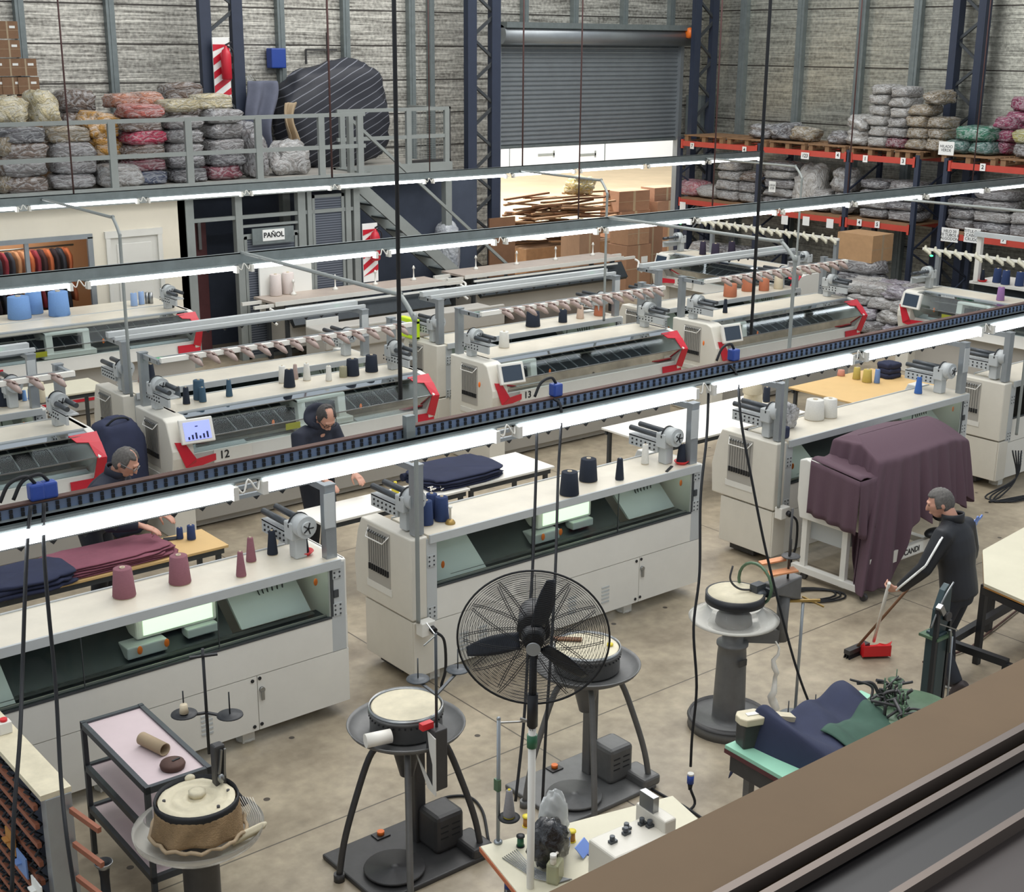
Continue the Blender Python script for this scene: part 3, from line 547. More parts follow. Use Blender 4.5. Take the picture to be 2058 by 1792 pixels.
front_machine(1.62, 'white flat knitting machine with red trim behind the grey-haired man, at the left edge', tens=13, num=None, car=.2)
front_machine(5.68, 'white flat knitting machine numbered 12 with a lit blue screen', num='12', lit=True, tens=14, car=.58)
front_machine(9.85, 'white flat knitting machine numbered 13 with a dark screen', num='13', tens=15, car=-.08)
front_machine(13.8, 'white flat knitting machine with red trim nearest the pile of bags', tens=13, car=-.08, num=None)
# the row back to back behind them
for x0, lab in ((1.62, 'white knitting machine at the left edge, behind the one with the lit green lamp'), (5.75, 'white knitting machine back to back with machine 12'), (10.0, 'white knitting machine visible between machines 12 and 13'), (13.95, 'white knitting machine with orange yarn cones behind the right front row')):
    t = back_machine(x0, lab, y0=13.8, L=3.3, car=None if x0 > 3 else .4)
    MB().box(.05, .36, 1.87, 3.3, .44, 1.93).box(.05, .18, 1.87, 3.3, .22, 1.91).build('top_beam', 'lightgrey', t)
# far row, facing the camera
front_machine(5.25, 'white knitting machine carrying the blue yarn cones by the office window', y0=17.6, tens=0, rails=False, stripe=True, lit=True, num=None, car=.35)
t = front_machine(18.0, 'white knitting machine marked 5, turned sideways beside the big cardboard boxes', y0=17.95, rot=-math.pi/2, tens=0, rails=False, stripe=True, num='5', car=None)
t = front_machine(18.3, 'sideways white knitting machine with dark screen right of the pile of bags', y0=12.7, rot=-math.pi/2, tens=0, rails=False, num=None, car=.2)
def twist_rail(loc, L, lab):
    t = thing('feeder_rail', loc, -math.pi/2, lab, 'machine rail', 'twisted feeder rails')
    m = MB().box(0, -.02, -.02, L, .02, .02); m.build('rail', 'white', t)
    m = MB()
    for i in range(16):
        x = .1+(L-.2)*i/15; m.tube([(x-.07, .02, .04), (x-.02, -.06, .0), (x+.05, -.03, -.05), (x+.1, -.09, -.07)], [.02, .034, .034, .02], 7)
    m.build('tensioner_row', 'tensioncream', t)
    for x in (.3, L-.05): MB().box(x-.035, -.03, -loc[2], x+.035, .03, -.02).build('post', 'alu', t)
pass
twist_rail((18.9, 17.6, 1.87), 3.2, 'rail of twisted cream yarn guides on white posts behind machine 5')
twist_rail((19.15, 12.9, 1.87), 3.0, 'rail of twisted cream yarn guides at the right edge')
# older flat machines in front of the store room
def old_machine(x0, y0, L, lab, z=1.05):
    t = thing('hand_flat_machine', (x0, y0, 0), 0, lab, 'knitting machine', 'older flat machines')
    MB().box(.0, .25, z-.04, L, .95, z).build('table_top', 'lightwood2', t); MB().box(0, .235, z-.06, L, .25, z+.01).build('table_edge', 'white', t)
    MB().px([(.2, z-.08), (.0, z-.35), (.05, z-.4), (.3, z-.2)], .2, L-.1).build('needle_bed', 'bed', t); MB().bar((.1, .1, z-.09), (L-.3, .1, z-.09), .03).build('rail', 'paper', t)
    MB().box(.25, .2, .3, L-.2, .9, z-.3).build('cabinet', 'panelgrey', t)
    for x in (.2, L-.3):
        for y in (.25, .85): MB().box(x, y, 0, x+.07, y+.07, z-.05).build('leg', 'darksteel', t)
    for x in (-.35, L):
        for y in (.3, .7): MB().bar((x, y, z-.05), (x+.35, y, z-.05), .05).build('end_bracket', 'white', t)
        MB().tube(catmull([(x+.17, .1, z-.05), (x+.2, .02, z-.1), (x+.12, -.05, z-.2), (x+.18, -.1, z-.28)]), .022).build('crank', 'white', t)
    for i in range(4):
        x = .6+i*(L-1.)/3; MB().lathe([(.05, z), (.045, z+.03), (.012, z+.06), (.01, z+.2), (.03, z+.21), (.008, z+.26)], (x, .7, 0), 10).build('spool_pin', 'white', t)
    return t
pass
t = old_machine(10.5, 18.6, 3.4, 'old flat knitting machine with a worn table top in front of the store room')
MB().box(.35, -.1, .62, .95, -.08, .78).build('notice_card', 'paper', t)
old_machine(14.5, 18.9, 3.9, 'old flat knitting machine with a long table top in front of the yard opening')
tag(MB().box(10.3, 17.05, .0, 13.6, 17.6, .9).box(10.3, 17.0, .62, 13.7, 17.06, .95).build('low_cabinet', 'panelgrey', bevel=.02), 'long grey machine panel with a number 3, behind the middle row', 'cabinet')
text('number', '3', (10.55, 16.985, .8), .15, (1, 0, 0), (0, 0, 1), 'black', bpy.data.objects['low_cabinet'], bold=.002)
# ================================================================== lamp rows
def lamp_row(Y, z, joints, x0, x1, where, perf=False, r=.017):
    t = thing('lamp_channel', (x0, Y, z), 0, 'long galvanised channel carrying the %s row of fluorescent tubes' % where, 'channel', 'lamp channels'); L = x1-x0
    hh = .05 if perf else .13; m = MB().box(0, .0, .025, L, .012, hh).box(0, -.04, .02, L, .06, .03).box(0, .0, hh-.01, L, .05, hh); m.build('channel', 'galv', t)
    if perf:
        m = MB().box(0, .05, .046, L, .057, .10).box(0, .05, .096, L, .09, .103)
        m.mat(1); k = 0
        while k*.055 < L-.05: m.box(.02+k*.055, .044, .052, .036+k*.055, .0495, .070).box(.02+k*.055, .044, .074, .036+k*.055, .0495, .092); k += 1
        m.build('cable_tray', ['traysteel', 'rubber'], t); MB().box(0, .042, .101, L, .09, .110).build('tray_cable', 'rust', t)
    J = joints
    for i in range(len(J)-1):
        a, b = J[i]+.07, J[i+1]-.07
        f = thing('fluorescent_fitting', (a, Y, z), 0, '%s lit fluorescent fitting from the left in the %s lamp row' % (ORD[i], where), 'lamp', 'fluorescent fittings of the %s row' % where)
        MB().box(0, -.035, .0, b-a, .035, .02).build('housing', 'galv', f)
        for y, q in ((-.045, -.005), (-.02, -.045)) if perf else ((-.03, -.012),):
            MB().cyl((.02, y, q), (b-a-.02, y, q), r, n=12).build('lit_tube', 'lit', f)
        for e in (.0, b-a-.03): MB().box(e, -.07, -.06, e+.03, .0, .01).build('lamp_holder', 'white', f)
        if i < len(J)-2:
            MB().tube(catmull([(b-a, -.03, .01), (b-a+.03, -.06, -.03), (b-a+.07, -.04, .03), (b-a+.11, -.06, -.03), (b-a+.14, -.03, .01)], 4), .006, 5).build('loose_wire', 'white', f)
mat('traysteel', (120, 138, 168), .4, .4)
lamp_row(6.0, 2.83, [1.42, 3.12, 4.82, 6.5, 8.15, 9.82, 11.5], 1.2, 11.6, 'nearest', True, .021)
lamp_row(12.2, 2.86, [3.1, 4.74, 6.44, 8.1, 9.72, 11.3, 12.93, 14.6, 16.2, 17.95, 19.6, 21.25], 3, 21.6, 'middle', False, .023)
lamp_row(18.3, 2.88, [4.75, 6.44, 8.14, 9.77, 11.3, 13.1, 14.8, 16.35, 18.05, 19.7, 21.3], 4.6, 21.4, 'farthest', False, .023)
def hang(px, py, Y, z, r, m_, lab, sway=0):
    x = at(px, py, Y=Y).x; o = MB().tube([(x, Y+.03, z), (x+sway*.5, Y+.03, 5), (x+sway, Y+.03, 7.4)], r, 6).build('hanging_rod', m_); tag(o, lab, 'rod', 'rods the lamp rows hang from')
hang(151, 402, 18.3, 2.95, .012, 'rod', 'rusty rod hanging the farthest lamp row, over the leftmost bales')
hang(670, 374, 18.3, 2.95, .016, 'rod', 'rusty rod hanging the farthest lamp row, in front of the striped mound')
hang(866, 362, 18.3, 2.95, .01, 'rod', 'thin rod hanging the farthest lamp row, in front of the mesh panel')
hang(1052, 350, 18.3, 2.95, .014, 'rod', 'rusty rod hanging the farthest lamp row, left one in front of the shutter')
hang(1165, 466, 12.2, 3.0, .009, 'rod', 'thin rod hanging the middle lamp row, right one in front of the shutter')
hang(1434, 435, 12.2, 3.0, .011, 'rod', 'rusty rod hanging the middle lamp row beside the corner column')
hang(1706, 398, 12.2, 3.0, .011, 'rod', 'rusty rod hanging the middle lamp row in front of the light foil panels')
hang(1957, 370, 12.2, 3.0, .011, 'rod', 'rusty rod hanging the middle lamp row in front of the right lattice column')
hang(812, 862, 6.1, 3.08, .012, 'rubber', 'thick dark hanger of the nearest lamp row above the middle of the photo')
hang(1515, 690, 6.1, 3.08, .012, 'rubber', 'thick dark hanger of the nearest lamp row on the right')
tag(MB().box(-.03, -.02, 0, .03, .02, .2).build('hanger_plate', 'galv', loc=at(822, 862, Y=6.03)-V((0, 0, .12))), 'bent grey bracket plate gripping the nearest lamp row', 'bracket')
def conduit(pts, lab, r=.018, socket=None):
    o = MB().tube(catmull(pts, 5), r, 8).build('power_conduit', 'postgrey'); tag(o, lab, 'conduit', 'power conduits dropping to the machines')
def drop(pa, Ya, pb, Yb, zend, lab, za=None):
    a = at(*pa, Y=Ya); b = at(*pb, Y=Yb); b2 = b+(a-b)*.06; conduit([a, a+(b2-a)*.5, a+(b2-a)*.96, b2, b+V((0, 0, -.16)), b+V((0, 0, -.3)), V((b.x, b.y, zend+.3)), V((b.x, b.y, zend))], lab)
    return b
drop((485, 507), 12.2, (832, 600), 8.1, .62, 'grey conduit dropping to the socket on the machine behind the fan')
drop((1224, 437), 12.2, (1600, 490), 8.1, .66, 'grey conduit dropping to the socket by the plum-draped machine')
drop((85, 400), 18.3, (238, 440), 13.62, 1.32, 'grey conduit dropping behind machine 12')
drop((1047, 343), 18.3, (1221, 364), 13.62, 1.32, 'grey conduit dropping behind machine 13')
drop((1420, 318), 18.3, (1613, 336), 13.62, 1.32, 'grey conduit dropping behind the right front row')
drop((1817, 401), 12.2, (2095, 428), 8.1, .66, 'grey conduit leaving the photo towards the rightmost machine')
for (px_, py_, lab, lab2) in ((857, 1262, 'white socket box on the corner of the machine behind the fan', 'fan'), (1574, 1030, 'white socket box on the corner of the machine behind the plum cloth', 'x')):
    p = at(px_, py_, Y=8.08); t = thing('socket_box', p, 0, lab, 'socket', 'socket boxes on machine corners')
    MB().box(-.06, -.03, -.06, .07, .06, .06).build('box', 'white', t, bevel=.008); MB().cyl((.03, -.03, 0), (.03, -.07, -.01), .028, n=12).build('plug', 'black', t)
    tag(MB().tube(catmull([p+V((.03, -.08, -.01)), p+V((.1, -.1, -.1)), p+V((.12, -.09, -.35)), p+V((.1, -.06, -.5)), p+V((.12, -.05, .02-p.z))]), .012, 6).build('power_cable', 'rubber'), 'black cable plugged into the ' + ('socket on the machine behind the fan' if lab2 == 'fan' else 'socket behind the plum cloth'), 'cable')
# blue plug boxes on the tray and hanging cables
for i, (px_, lab) in enumerate(((66, 'left blue plug of the pair on the tray at the left edge'), (92, 'right blue plug of the pair on the tray at the left edge'), (1106, 'blue plug on the lamp tray above the fan'), (1462, 'blue plug on the lamp tray right of the fan'))):
    p = at(px_, {66: 1000, 92: 994, 1106: 808, 1462: 738}[px_], Y=6.12); t = thing('plug_connector', (p.x, 6.07, 2.94), 0, lab, 'plug', 'blue plugs on the lamp tray')
    MB().box(-.035, -.03, 0, .035, .03, .08).build('plug_body', 'blue', t, bevel=.01); MB().tube(catmull([(0, 0, .08), (-.04, 0, .12), (-.12, 0, .1), (-.17, .0, .02)]), .009, 6).build('lead', 'rubber', t)
def cable(pts, lab, r=.0095):
    o = MB().tube(catmull([at(a, b, Y=y) for a, b, y in pts], 6), r, 6).build('hanging_cable', 'rubber'); return tag(o, lab, 'cable', 'black cables hanging from the lamp tray')
cable([(62, 1015, 5.98), (55, 1090, 5.95), (50, 1200, 5.9), (45, 1350, 5.8), (40, 1480, 5.6), (28, 1640, 5.4), (24, 1792, 5.3)], 'black cable hanging at the left edge, left one of the pair')
cable([(88, 1010, 5.98), (88, 1100, 5.95), (97, 1220, 5.9), (112, 1380, 5.8), (122, 1560, 5.6), (134, 1680, 5.4), (152, 1800, 5.3)], 'black cable hanging at the left edge, right one of the pair')
cable([(1079, 860, 5.98), (1077, 960, 5.9), (1070, 1150, 5.7), (1062, 1250, 5.6), (1060, 1330, 5.5), (1052, 1460, 5.4), (1036, 1610, 5.3)], 'left black cable hanging down in front of the fan', .009)
cable([(1112, 800, 6.05), (1128, 825, 5.98), (1122, 950, 5.9), (1116, 1150, 5.6), (1106, 1330, 5.4), (1098, 1450, 5.35), (1090, 1615, 5.3)], 'right black cable hanging down in front of the fan', .009)
cable([(1468, 735, 6.05), (1482, 760, 5.98), (1490, 850, 5.9), (1512, 970, 5.8), (1540, 1110, 5.7), (1580, 1270, 5.6), (1610, 1370, 5.5), (1650, 1470, 5.4)], 'black cable running down to the dark garment behind the glass-bowl dial')
cable([(1424, 790, 5.98), (1420, 880, 5.9), (1408, 1000, 5.8), (1406, 1150, 5.7), (1394, 1260, 5.65), (1400, 1380, 5.6), (1391, 1480, 5.6), (1388, 1540, 5.6)], 'black cable hanging to the blue inline connector')
p = at(1388, 1560, Y=5.58); t = thing('inline_connector', p-V((0, 0, .05)), 0, 'blue and white inline connector hanging above the floor', 'connector')
MB().cyl((0, 0, 0), (0, 0, .06), .024, n=12).build('blue_half', 'blue', t); MB().cyl((0, 0, .06), (0, 0, .075), .022, n=12).build('white_ring', 'white', t); MB().cyl((0, 0, -.05), (0, 0, 0), .012, .02, n=12).build('grip', 'rubber', t)
fl = [at(1388, 1585, Y=5.57), at(1394, 1620, z=.02), at(1340, 1650, z=.012), at(1270, 1690, z=.012), at(1240, 1720, z=.012)]
tag(MB().tube(catmull(fl), .0095, 6).build('floor_cable', 'rubber'), 'black cable lying from the blue connector across the floor', 'cable')
fl = [at(1310, 1585, z=.012), at(1340, 1602, z=.012), at(1375, 1620, z=.012), at(1420, 1650, z=.012)]
tag(MB().tube(catmull(fl), .0095, 6).build('floor_cable', 'rubber'), 'black cable on the floor leaving the far tripod machine', 'cable')
fl = [at(870, 1612, z=.012), at(905, 1600, z=.012), at(945, 1602, z=.012), at(970, 1630, z=.012), at(982, 1690, z=.012)]
tag(MB().tube(catmull(fl), .0095, 6).build('floor_cable', 'rubber'), 'black cable on the floor from the near tripod machine to the white table', 'cable')
# ================================================================== bales
R0 = random.Random(11)
def bale_mesh(seed, lump=.16, pts=.42, nu=22, nv=13):
    rnd = random.Random(seed); off = V((rnd.uniform(0, 50), rnd.uniform(0, 50), rnd.uniform(0, 50)))
    def f(d, q):
        p = V([math.copysign(abs(c)**pts, c) for c in d])*.5; n_ = noise.noise(p*3+off)*lump+noise.noise(p*7.5+off)*lump*.6+noise.noise(p*16+off)*lump*.3
        return V((p.x*(1+n_), p.y*(1+n_), (p.z)*(1+n_*.8)*(1-.25*abs(p.x)*abs(d.x))))
    return MB().ell((0, 0, 0), (1, 1, 1), nu, nv, f).mesh('bale', 'bagwrap')
BM = [bale_mesh(i) for i in range(6)]; SM = [bale_mesh(20+i, .34, .62) for i in range(4)]
def bale(x, y, z, sx, sy, sz, col, label, group, rz=0, soft=False, nm='wrapped_bale', tiltx=0):
    o = bpy.data.objects.new(nm, R0.choice(SM if soft else BM)); COL.objects.link(o); o.location = (x, y, z+sz/2); o.scale = (sx, sy, sz); o.rotation_euler = (tiltx, 0, rz+R0.uniform(-.06, .06)+(math.pi if R0.random() < .5 else 0))
    c = lin(col); k = R0.uniform(.88, 1.1); o.color = (min(1, c[0]*k), min(1, c[1]*k), min(1, c[2]*k), 1); return tag(o, label, 'bag' if soft else 'bale', group)
G1, G2, G3, BR, TN = (150, 146, 146), (120, 118, 122), (176, 172, 168), (122, 104, 92), (170, 154, 128)
def lv(i, n_): return 'bottom' if i == 0 else 'top' if i == n_-1 else ORD[i]+' from the bottom'
def wstack(pl, pr, yb, cols, h, Y, z0, where, grp, nm='bale', dep=.5, plane='Y', soft=False, cname=None):
    a, b = (at(pl, yb, Y=Y), at(pr, yb, Y=Y)) if plane == 'Y' else (at(pl, yb, X=Y), at(pr, yb, X=Y)); z = z0
    cn = {G1: 'grey', G2: 'dark grey', G3: 'pale grey', BR: 'brown', TN: 'beige'}; cn.update(cname or {})
    for i, c in enumerate(cols):
        hh = h*R0.uniform(.92, 1.08); w = abs(b.x-a.x) if plane == 'Y' else abs(b.y-a.y)
        lab = '%s %s, %s, %s' % (cn.get(c, 'coloured'), 'soft bag' if soft else nm, lv(i, len(cols)), where)
        if len(cols) == 1: lab = '%s %s %s' % (cn.get(c, 'coloured'), 'soft bag' if soft else nm, where)
        if plane == 'Y': bale((a.x+b.x)/2+R0.uniform(-.03, .03), Y+dep/2+R0.uniform(-.03, .03), z, w, dep, hh*1.06, c, lab, grp, soft=soft)
        else: bale(Y+dep/2, (a.y+b.y)/2+R0.uniform(-.03, .03), z, dep, w, hh*1.06, c, lab, grp, soft=soft)
        z += hh*.98
MZ = 2.9; g = 'wrapped bales on the mezzanine'
wstack(0, 34, 385, [TN, BR, TN], .26, 19.75, MZ, 'at the left edge of the mezzanine', g)
wstack(12, 108, 385, [BR, G1, BR, G2], .235, 19.75, MZ, 'on the mezzanine, first left of the gold bag', g)
wstack(112, 200, 385, [G1, G1, G1, TN], .235, 19.8, MZ, 'on the mezzanine, directly left of the gold bag', g)
GO, PK, MR, BL, CR, SA, GN = (206, 150, 60), (206, 52, 90), (140, 70, 84), (74, 84, 110), (214, 200, 160), (206, 140, 110), (190, 96, 84)
wstack(205, 290, 385, [G3], .3, 19.7, MZ, 'lying behind the first rail post, below the gold bag', g)
wstack(178, 255, 330, [GO, GO], .34, 20.0, MZ+.38, 'behind the first rail post', 'gold bags on the mezzanine', soft=True, cname={GO: 'gold'})
nn_ = {BL: 'blue', MR: 'maroon', PK: 'bright pink', SA: 'salmon', CR: 'cream', GN: 'red'}
wstack(262, 345, 385, [BL, MR, BR, PK, BR, GN], .20, 19.85, MZ, 'in the stack with the pink bale', g, cname=nn_)
wstack(349, 422, 385, [G2, G2, G1, G1, G1], .21, 19.85, MZ, 'right of the stack with the pink bale', g)
wstack(428, 500, 385, [MR, G2, G1, G1, G1], .225, 19.85, MZ, 'left of the standing clear bags', g, cname=nn_)
wstack(0, 75, 385, [CR], .42, 19.9, MZ+.93, 'knotted on top of the leftmost bales', g, soft=True, cname={CR: 'cream'}); wstack(80, 142, 385, [CR], .42, 19.95, MZ+.93, 'knotted on top, second from the left edge', g, soft=True, cname={CR: 'cream'})
wstack(340, 415, 385, [CR], .2, 19.9, MZ+1.06, 'with a dark opening on top of the dark grey stack', g, cname={CR: 'cream'}); wstack(412, 486, 385, [CR], .23, 19.95, MZ+1.1, 'with a white paper on top beside the extinguisher', g, cname={CR: 'cream'})
wstack(240, 300, 385, [SA], .2, 20.3, MZ+1.12, 'on top behind the rail, left of the cream ones', g, cname=nn_); wstack(290, 345, 385, [SA], .2, 20.3, MZ+1.14, 'on top beside the cream ones', g, cname=nn_)
wstack(132, 205, 300, [BR]*4, .36, 20.9, MZ, 'against the foil wall, left', g); wstack(212, 262, 300, [BR]*3, .33, 20.9, MZ, 'against the foil wall, behind the red stack', g)
wstack(345, 425, 300, [BR]*5, .30, 20.9, MZ, 'lying high behind the grey stacks', g); wstack(462, 520, 330, [G2, G2, G2], .3, 20.4, MZ, 'below the hanging grey clothes', g)
for (a, b, yb, h, Y, lab, c) in ((505, 548, 380, .7, 19.8, 'upright clear bag with a beige cap by the third rail post', G1), (556, 632, 372, .55, 20.0, 'slack clear plastic bag lying by the striped mound', G3), (130, 190, 380, .3, 20.4, 'pale bag low behind the first stacks', G1)):
    p, q = at(a, yb, Y=Y), at(b, yb, Y=Y); bale((p.x+q.x)/2, Y+.2, MZ, q.x-p.x, .4, h, c, lab, None, soft=True, nm='plastic_bag')
# mezzanine: cartons at the left edge, mound, clothes, mesh panel
cs = MB().box(-.5, -.5, 0, .5, .5, 1).mesh('carton', 'cartonobj')
def carton(x, y, z, sx, sy, sz, label, group=None, rz=0, col=(150, 114, 84), sticker=True, kids=True):
    t = bpy.data.objects.new('carton', cs); COL.objects.link(t); t.location = (x, y, z); t.scale = (sx, sy, sz); t.rotation_euler.z = rz; t.color = lin(col); tag(t, label, 'box', group)
    if kids:
        MB().box(-.5, -.503, .47, .5, -.5, .49).box(-.04, -.504, .0, .04, -.5, 1).build('tape', 'tube', t)
        if sticker: MB().box(.1, -.508, .6, .36, -.503, .74).build('label_sticker', 'paper', t)
    return t
for i in range(8):
    for j in range(3):
        if i > 7-2*(j == 2): continue
        x = at(-14+j*32, 150, Y=21.3).x; carton(x, 21.4, MZ+.25+i*.27, .33, .4, .25, 'small brown carton, %s column from the left edge, %s' % (ORD[j], lv(i, 8)), 'brown cartons piled on the mezzanine', rz=R0.uniform(-.08, .08), col=(132, 100, 74))
tag(MB().box(5.9, 21.1, MZ, 8.0, 21.8, MZ+.25).build('wooden_platform', 'wood'), 'low wooden platform under the brown cartons on the mezzanine', 'platform')
c = at(684, 330, Y=21.0)
def fm(d, q):
    p = V((math.copysign(abs(d.x)**.75, d.x)*1.12, math.copysign(abs(d.y)**.7, d.y)*.42, math.copysign(abs(d.z)**.8, d.z)*.93)); k = noise.noise(d*2.2+V((3, 1, 7)))*.14+noise.noise(d*6)*.05
    p *= (1+k); p.z -= .18*max(0, -d.x)*max(0, d.z); return p
m = MB().ell((0, 0, .9), (1, 1, 1), 40, 26, fm); o = m.build('covered_mound', 'tarpstripe' if 'tarpstripe' in M else 'tarp', loc=(c.x, 21.2, MZ)); tag(o, 'big mound under a black cover with thin white curved stripes on the mezzanine', 'covered load')
ts = mat('tarpstripe', (44, 46, 56), .6); nt = ts.node_tree; N = nt.nodes; L = nt.links; tc = N.new('ShaderNodeTexCoord'); mp = N.new('ShaderNodeMapping'); mp.inputs['Rotation'].default_value = (.2, .45, 0); L.new(tc.outputs['Object'], mp.inputs[0])
wv = N.new('ShaderNodeTexWave'); wv.bands_direction = 'Z'; wv.inputs['Scale'].default_value = 2.6; wv.inputs['Distortion'].default_value = 1.4; wv.inputs['Detail Scale'].default_value = .6; L.new(mp.outputs[0], wv.inputs[0])
cr = N.new('ShaderNodeValToRGB'); cr.color_ramp.elements[0].position = .955; cr.color_ramp.elements[0].color = lin((40, 42, 50)); cr.color_ramp.elements[1].position = .985; cr.color_ramp.elements[1].color = lin((120, 122, 130)); L.new(wv.outputs[0], cr.inputs[0]); L.new(cr.outputs[0], N['Principled BSDF'].inputs['Base Color']); o.data.materials[0] = ts
def drape(nm, x, y, z0, z1, w, mt, lab, cat, seed, dep=.12, top=None):
    m = MB().sheet(lambda u, v: (x+(u-.5)*w*(1+.25*math.sin(v*3+seed))+.05*math.sin(v*6+seed), y+dep*math.sin(u*11+seed+v*2)*.5*(.3+v), z1+(z0-z1)*v+(.05*math.sin(u*7+seed) if v > .9 else 0)), 20, 12)
    return tag(m.build(nm, mt, mods=[('SOLIDIFY', dict(thickness=.03)), ('SUBSURF', dict(levels=1, render_levels=1))]), lab, cat)
c = at(527, 220, Y=20.9); drape('hanging_clothes', c.x, 20.9, MZ+.35, MZ+1.5, .46, 'greyclothes', 'grey-blue clothes hanging beside the striped mound', 'clothes', 1, .2)
c = at(586, 230, Y=20.6); drape('hanging_cloth', c.x, 20.6, MZ+.3, MZ+1.15, .26, 'tube', 'beige cloth hung on the rail before the striped mound', 'cloth', 3, .16)
bale(at(492, 160, Y=21.6).x, 21.65, MZ+1.05, .5, .4, .5, (120, 118, 100), 'olive patterned bag piled beside the extinguisher board', None, soft=True, nm='plastic_bag')
bale(at(496, 200, Y=21.6).x, 21.65, MZ+.0, .5, .45, 1.12, (110, 108, 104), 'tall dark bag standing under the olive one', None, soft=True, nm='plastic_bag')
c = at(568, 116, Y=21.6); tag(MB().box(-.13, -.1, -.18, .16, .1, .16).build('electric_box', 'blue', loc=(c.x, 21.85, c.z), bevel=.02), 'blue electrical box on the wall above the striped mound', 'box')
c = at(650, 100, Y=21.9); tag(MB().bar((-.35, 0, 0), (.3, 0, 0), .03).bar((-.35, 0, 0), (-.35, 0, -.25), .03).bar((.1, 0, -.4), (.1, 0, .3), .03).build('wall_bracket', 'castdark', loc=(c.x, 21.93, c.z)), 'thin dark wall bracket above the striped mound', 'bracket')
a, b = at(822, 320, Y=20.9), at(905, 330, Y=20.9); t = thing('mesh_panel', (a.x, 20.9, MZ), 0, 'dark-framed mesh panel standing on the mezzanine left of the lattice column', 'panel'); w = b.x-a.x
m = MB()
for k in range(1, 26): m.box(0, 0, .04*k-.002, w, .004, .04*k+.002)
for k in range(1, 14): m.box(w*k/14-.002, 0, 0, w*k/14+.002, .004, 1)
m.build('mesh', 'postgrey', t); MB().box(0, -.02, 0, .05, .03, 1.0).box(w-.05, -.02, 0, w, .03, 1.0).box(0, -.02, .96, w, .03, 1.0).box(0, -.02, 0, w, .03, .05).build('panel_frame', 'castdark', t)
# ================================================================== pallet racks on the right wall
def rack(x, ys, zb, lab, y0=None):
    t = thing('pallet_rack', (x, ys[0], 0), 0, lab, 'rack', 'pallet racks')
    for y in ys:
        for dx in (0, 1.0): MB().box(dx-.04, y-ys[0]-.045, 0, dx+.04, y-ys[0]+.045, zb[-1]+.12).build('upright', 'navybeam', t)
        m = MB(); z = .3; k = 0
        while z+.5 < zb[-1]: m.bar((0 if k % 2 == 0 else 1., y-ys[0], z), (1. if k % 2 == 0 else 0, y-ys[0], z+.5), .03); z += .5; k += 1
        m.build('upright_brace', 'navybeam', t)
    for i in range(len(ys)-1):
        a, b = ys[i+1]-ys[0]+.045, ys[i]-ys[0]-.045
        for z in zb:
            for dx in (-.03, 1.0):
                MB().box(dx, a, z-.06, dx+.04, b, z+.05).box(dx-.01, a-.02, z-.11, dx+.05, a+.05, z+.08).box(dx-.01, b-.05, z-.11, dx+.05, b+.02, z+.08).build('beam', 'redpaint', t)
    return t
Y1 = [21.2, 18.93, 16.67, 15.1]; Y2 = [14.48, 12.2, 9.9]
rack(22.0, Y1, (1.73, 2.98), 'navy pallet rack with red beams left of the lattice column, tags 1 and 3'); rack(22.0, Y2, (1.70, 2.97), 'navy pallet rack with red beams at the right edge, tags 2 and 7')
def pallet(x, y, z, L, lab, grp, w=1.05, mt='wood'):
    t = thing('wooden_pallet', (x, y, z), 0, lab, 'pallet', grp); m = MB()
    for k in range(7): m.box(k*w/6.6-.02, 0, .11, k*w/6.6+.10, L, .132)
    m.build('deck_boards', mt, t); m = MB()
    for yy in (0, L/2-.05, L-.1):
        for k in (0, w/2-.05, w-.06): m.box(k, yy, .02, k+.09, yy+.1, .11)
        m.box(0, yy, 0, w, yy+.1, .02)
    m.build('blocks', mt, t)
k = 0
for y, L in ((19.95, 1.15), (18.75, 1.12), (17.75, .95), (16.75, .95), (15.7, 1.0), (15.05, .6)):
    pallet(22.0-.02, y, 3.03, L-.04, '%s pallet from the left on top of the rack' % ORD[k], 'pallets on the left rack top'); k += 1
for i, (y, L) in enumerate(((13.5, 1.1), (12.3, 1.1), (11.1, 1.1))): pallet(21.98, y, 3.02, L, '%s pallet from the left on top of the right-hand rack' % ORD[i], 'pallets on the right rack top')
for i, (a, b, z) in enumerate(((18.97, 21.15, 1.78), (16.7, 18.9, 1.78), (15.13, 16.63, 1.78), (12.25, 14.4, 1.75))):
    tag(MB().box(21.97, a, z, 23.05, b, z+.03).build('shelf_board', 'wood'), 'wooden shelf board under the bags, %s rack bay from the left, middle level' % ORD[i], 'shelf board', 'shelf boards of the racks')
def label_at(px, py, w, h, s, lab, X=21.955, tilt=0):
    p = at(px, py, X=X); t = thing('paper_tag', p, 0, lab, 'label', 'paper tags on the rack beams')
    MB().box(-.004, -w/2, -h/2, .0, w/2, h/2).build('paper_sheet', 'whitetag', t)
    if s:
        ls = s.split('\n')
        for i, q in enumerate(ls): text('lettering', q, (-.006, 0, (len(ls)-1)*h*.13-i*h*.27), h*.75 if len(ls) == 1 else h*.3, (0, -1, 0), (0, 0, 1), 'black', t, bold=.002 if len(ls) == 1 else 0)
for px, py, s, lab in ((1391, 293, '7', 'small white number tag, leftmost on the upper red beam'), (1496, 301, '4', 'small white tag, second from the left on the upper red beam'), (1618, 313, '123', 'small white tag with several digits on the upper red beam'), (1684, 312, '4', 'small white number 4 tag beside the beam joint'), (1739, 319, '1', 'white number 1 tag on the upper red beam'), (1815, 324, '3', 'white number 3 tag on the upper red beam'), (1727, 447, '4', 'white number 4 tag on the middle red beam'), (1763, 451, '5', 'white number 5 tag on the middle red beam'), (1975, 336, '2', 'white number 2 tag on the right-hand rack'), (2017, 482, '7', 'white number 7 tag on the right-hand rack')): label_at(px, py, .11 if len(s) < 2 else .2, .13, s, lab)
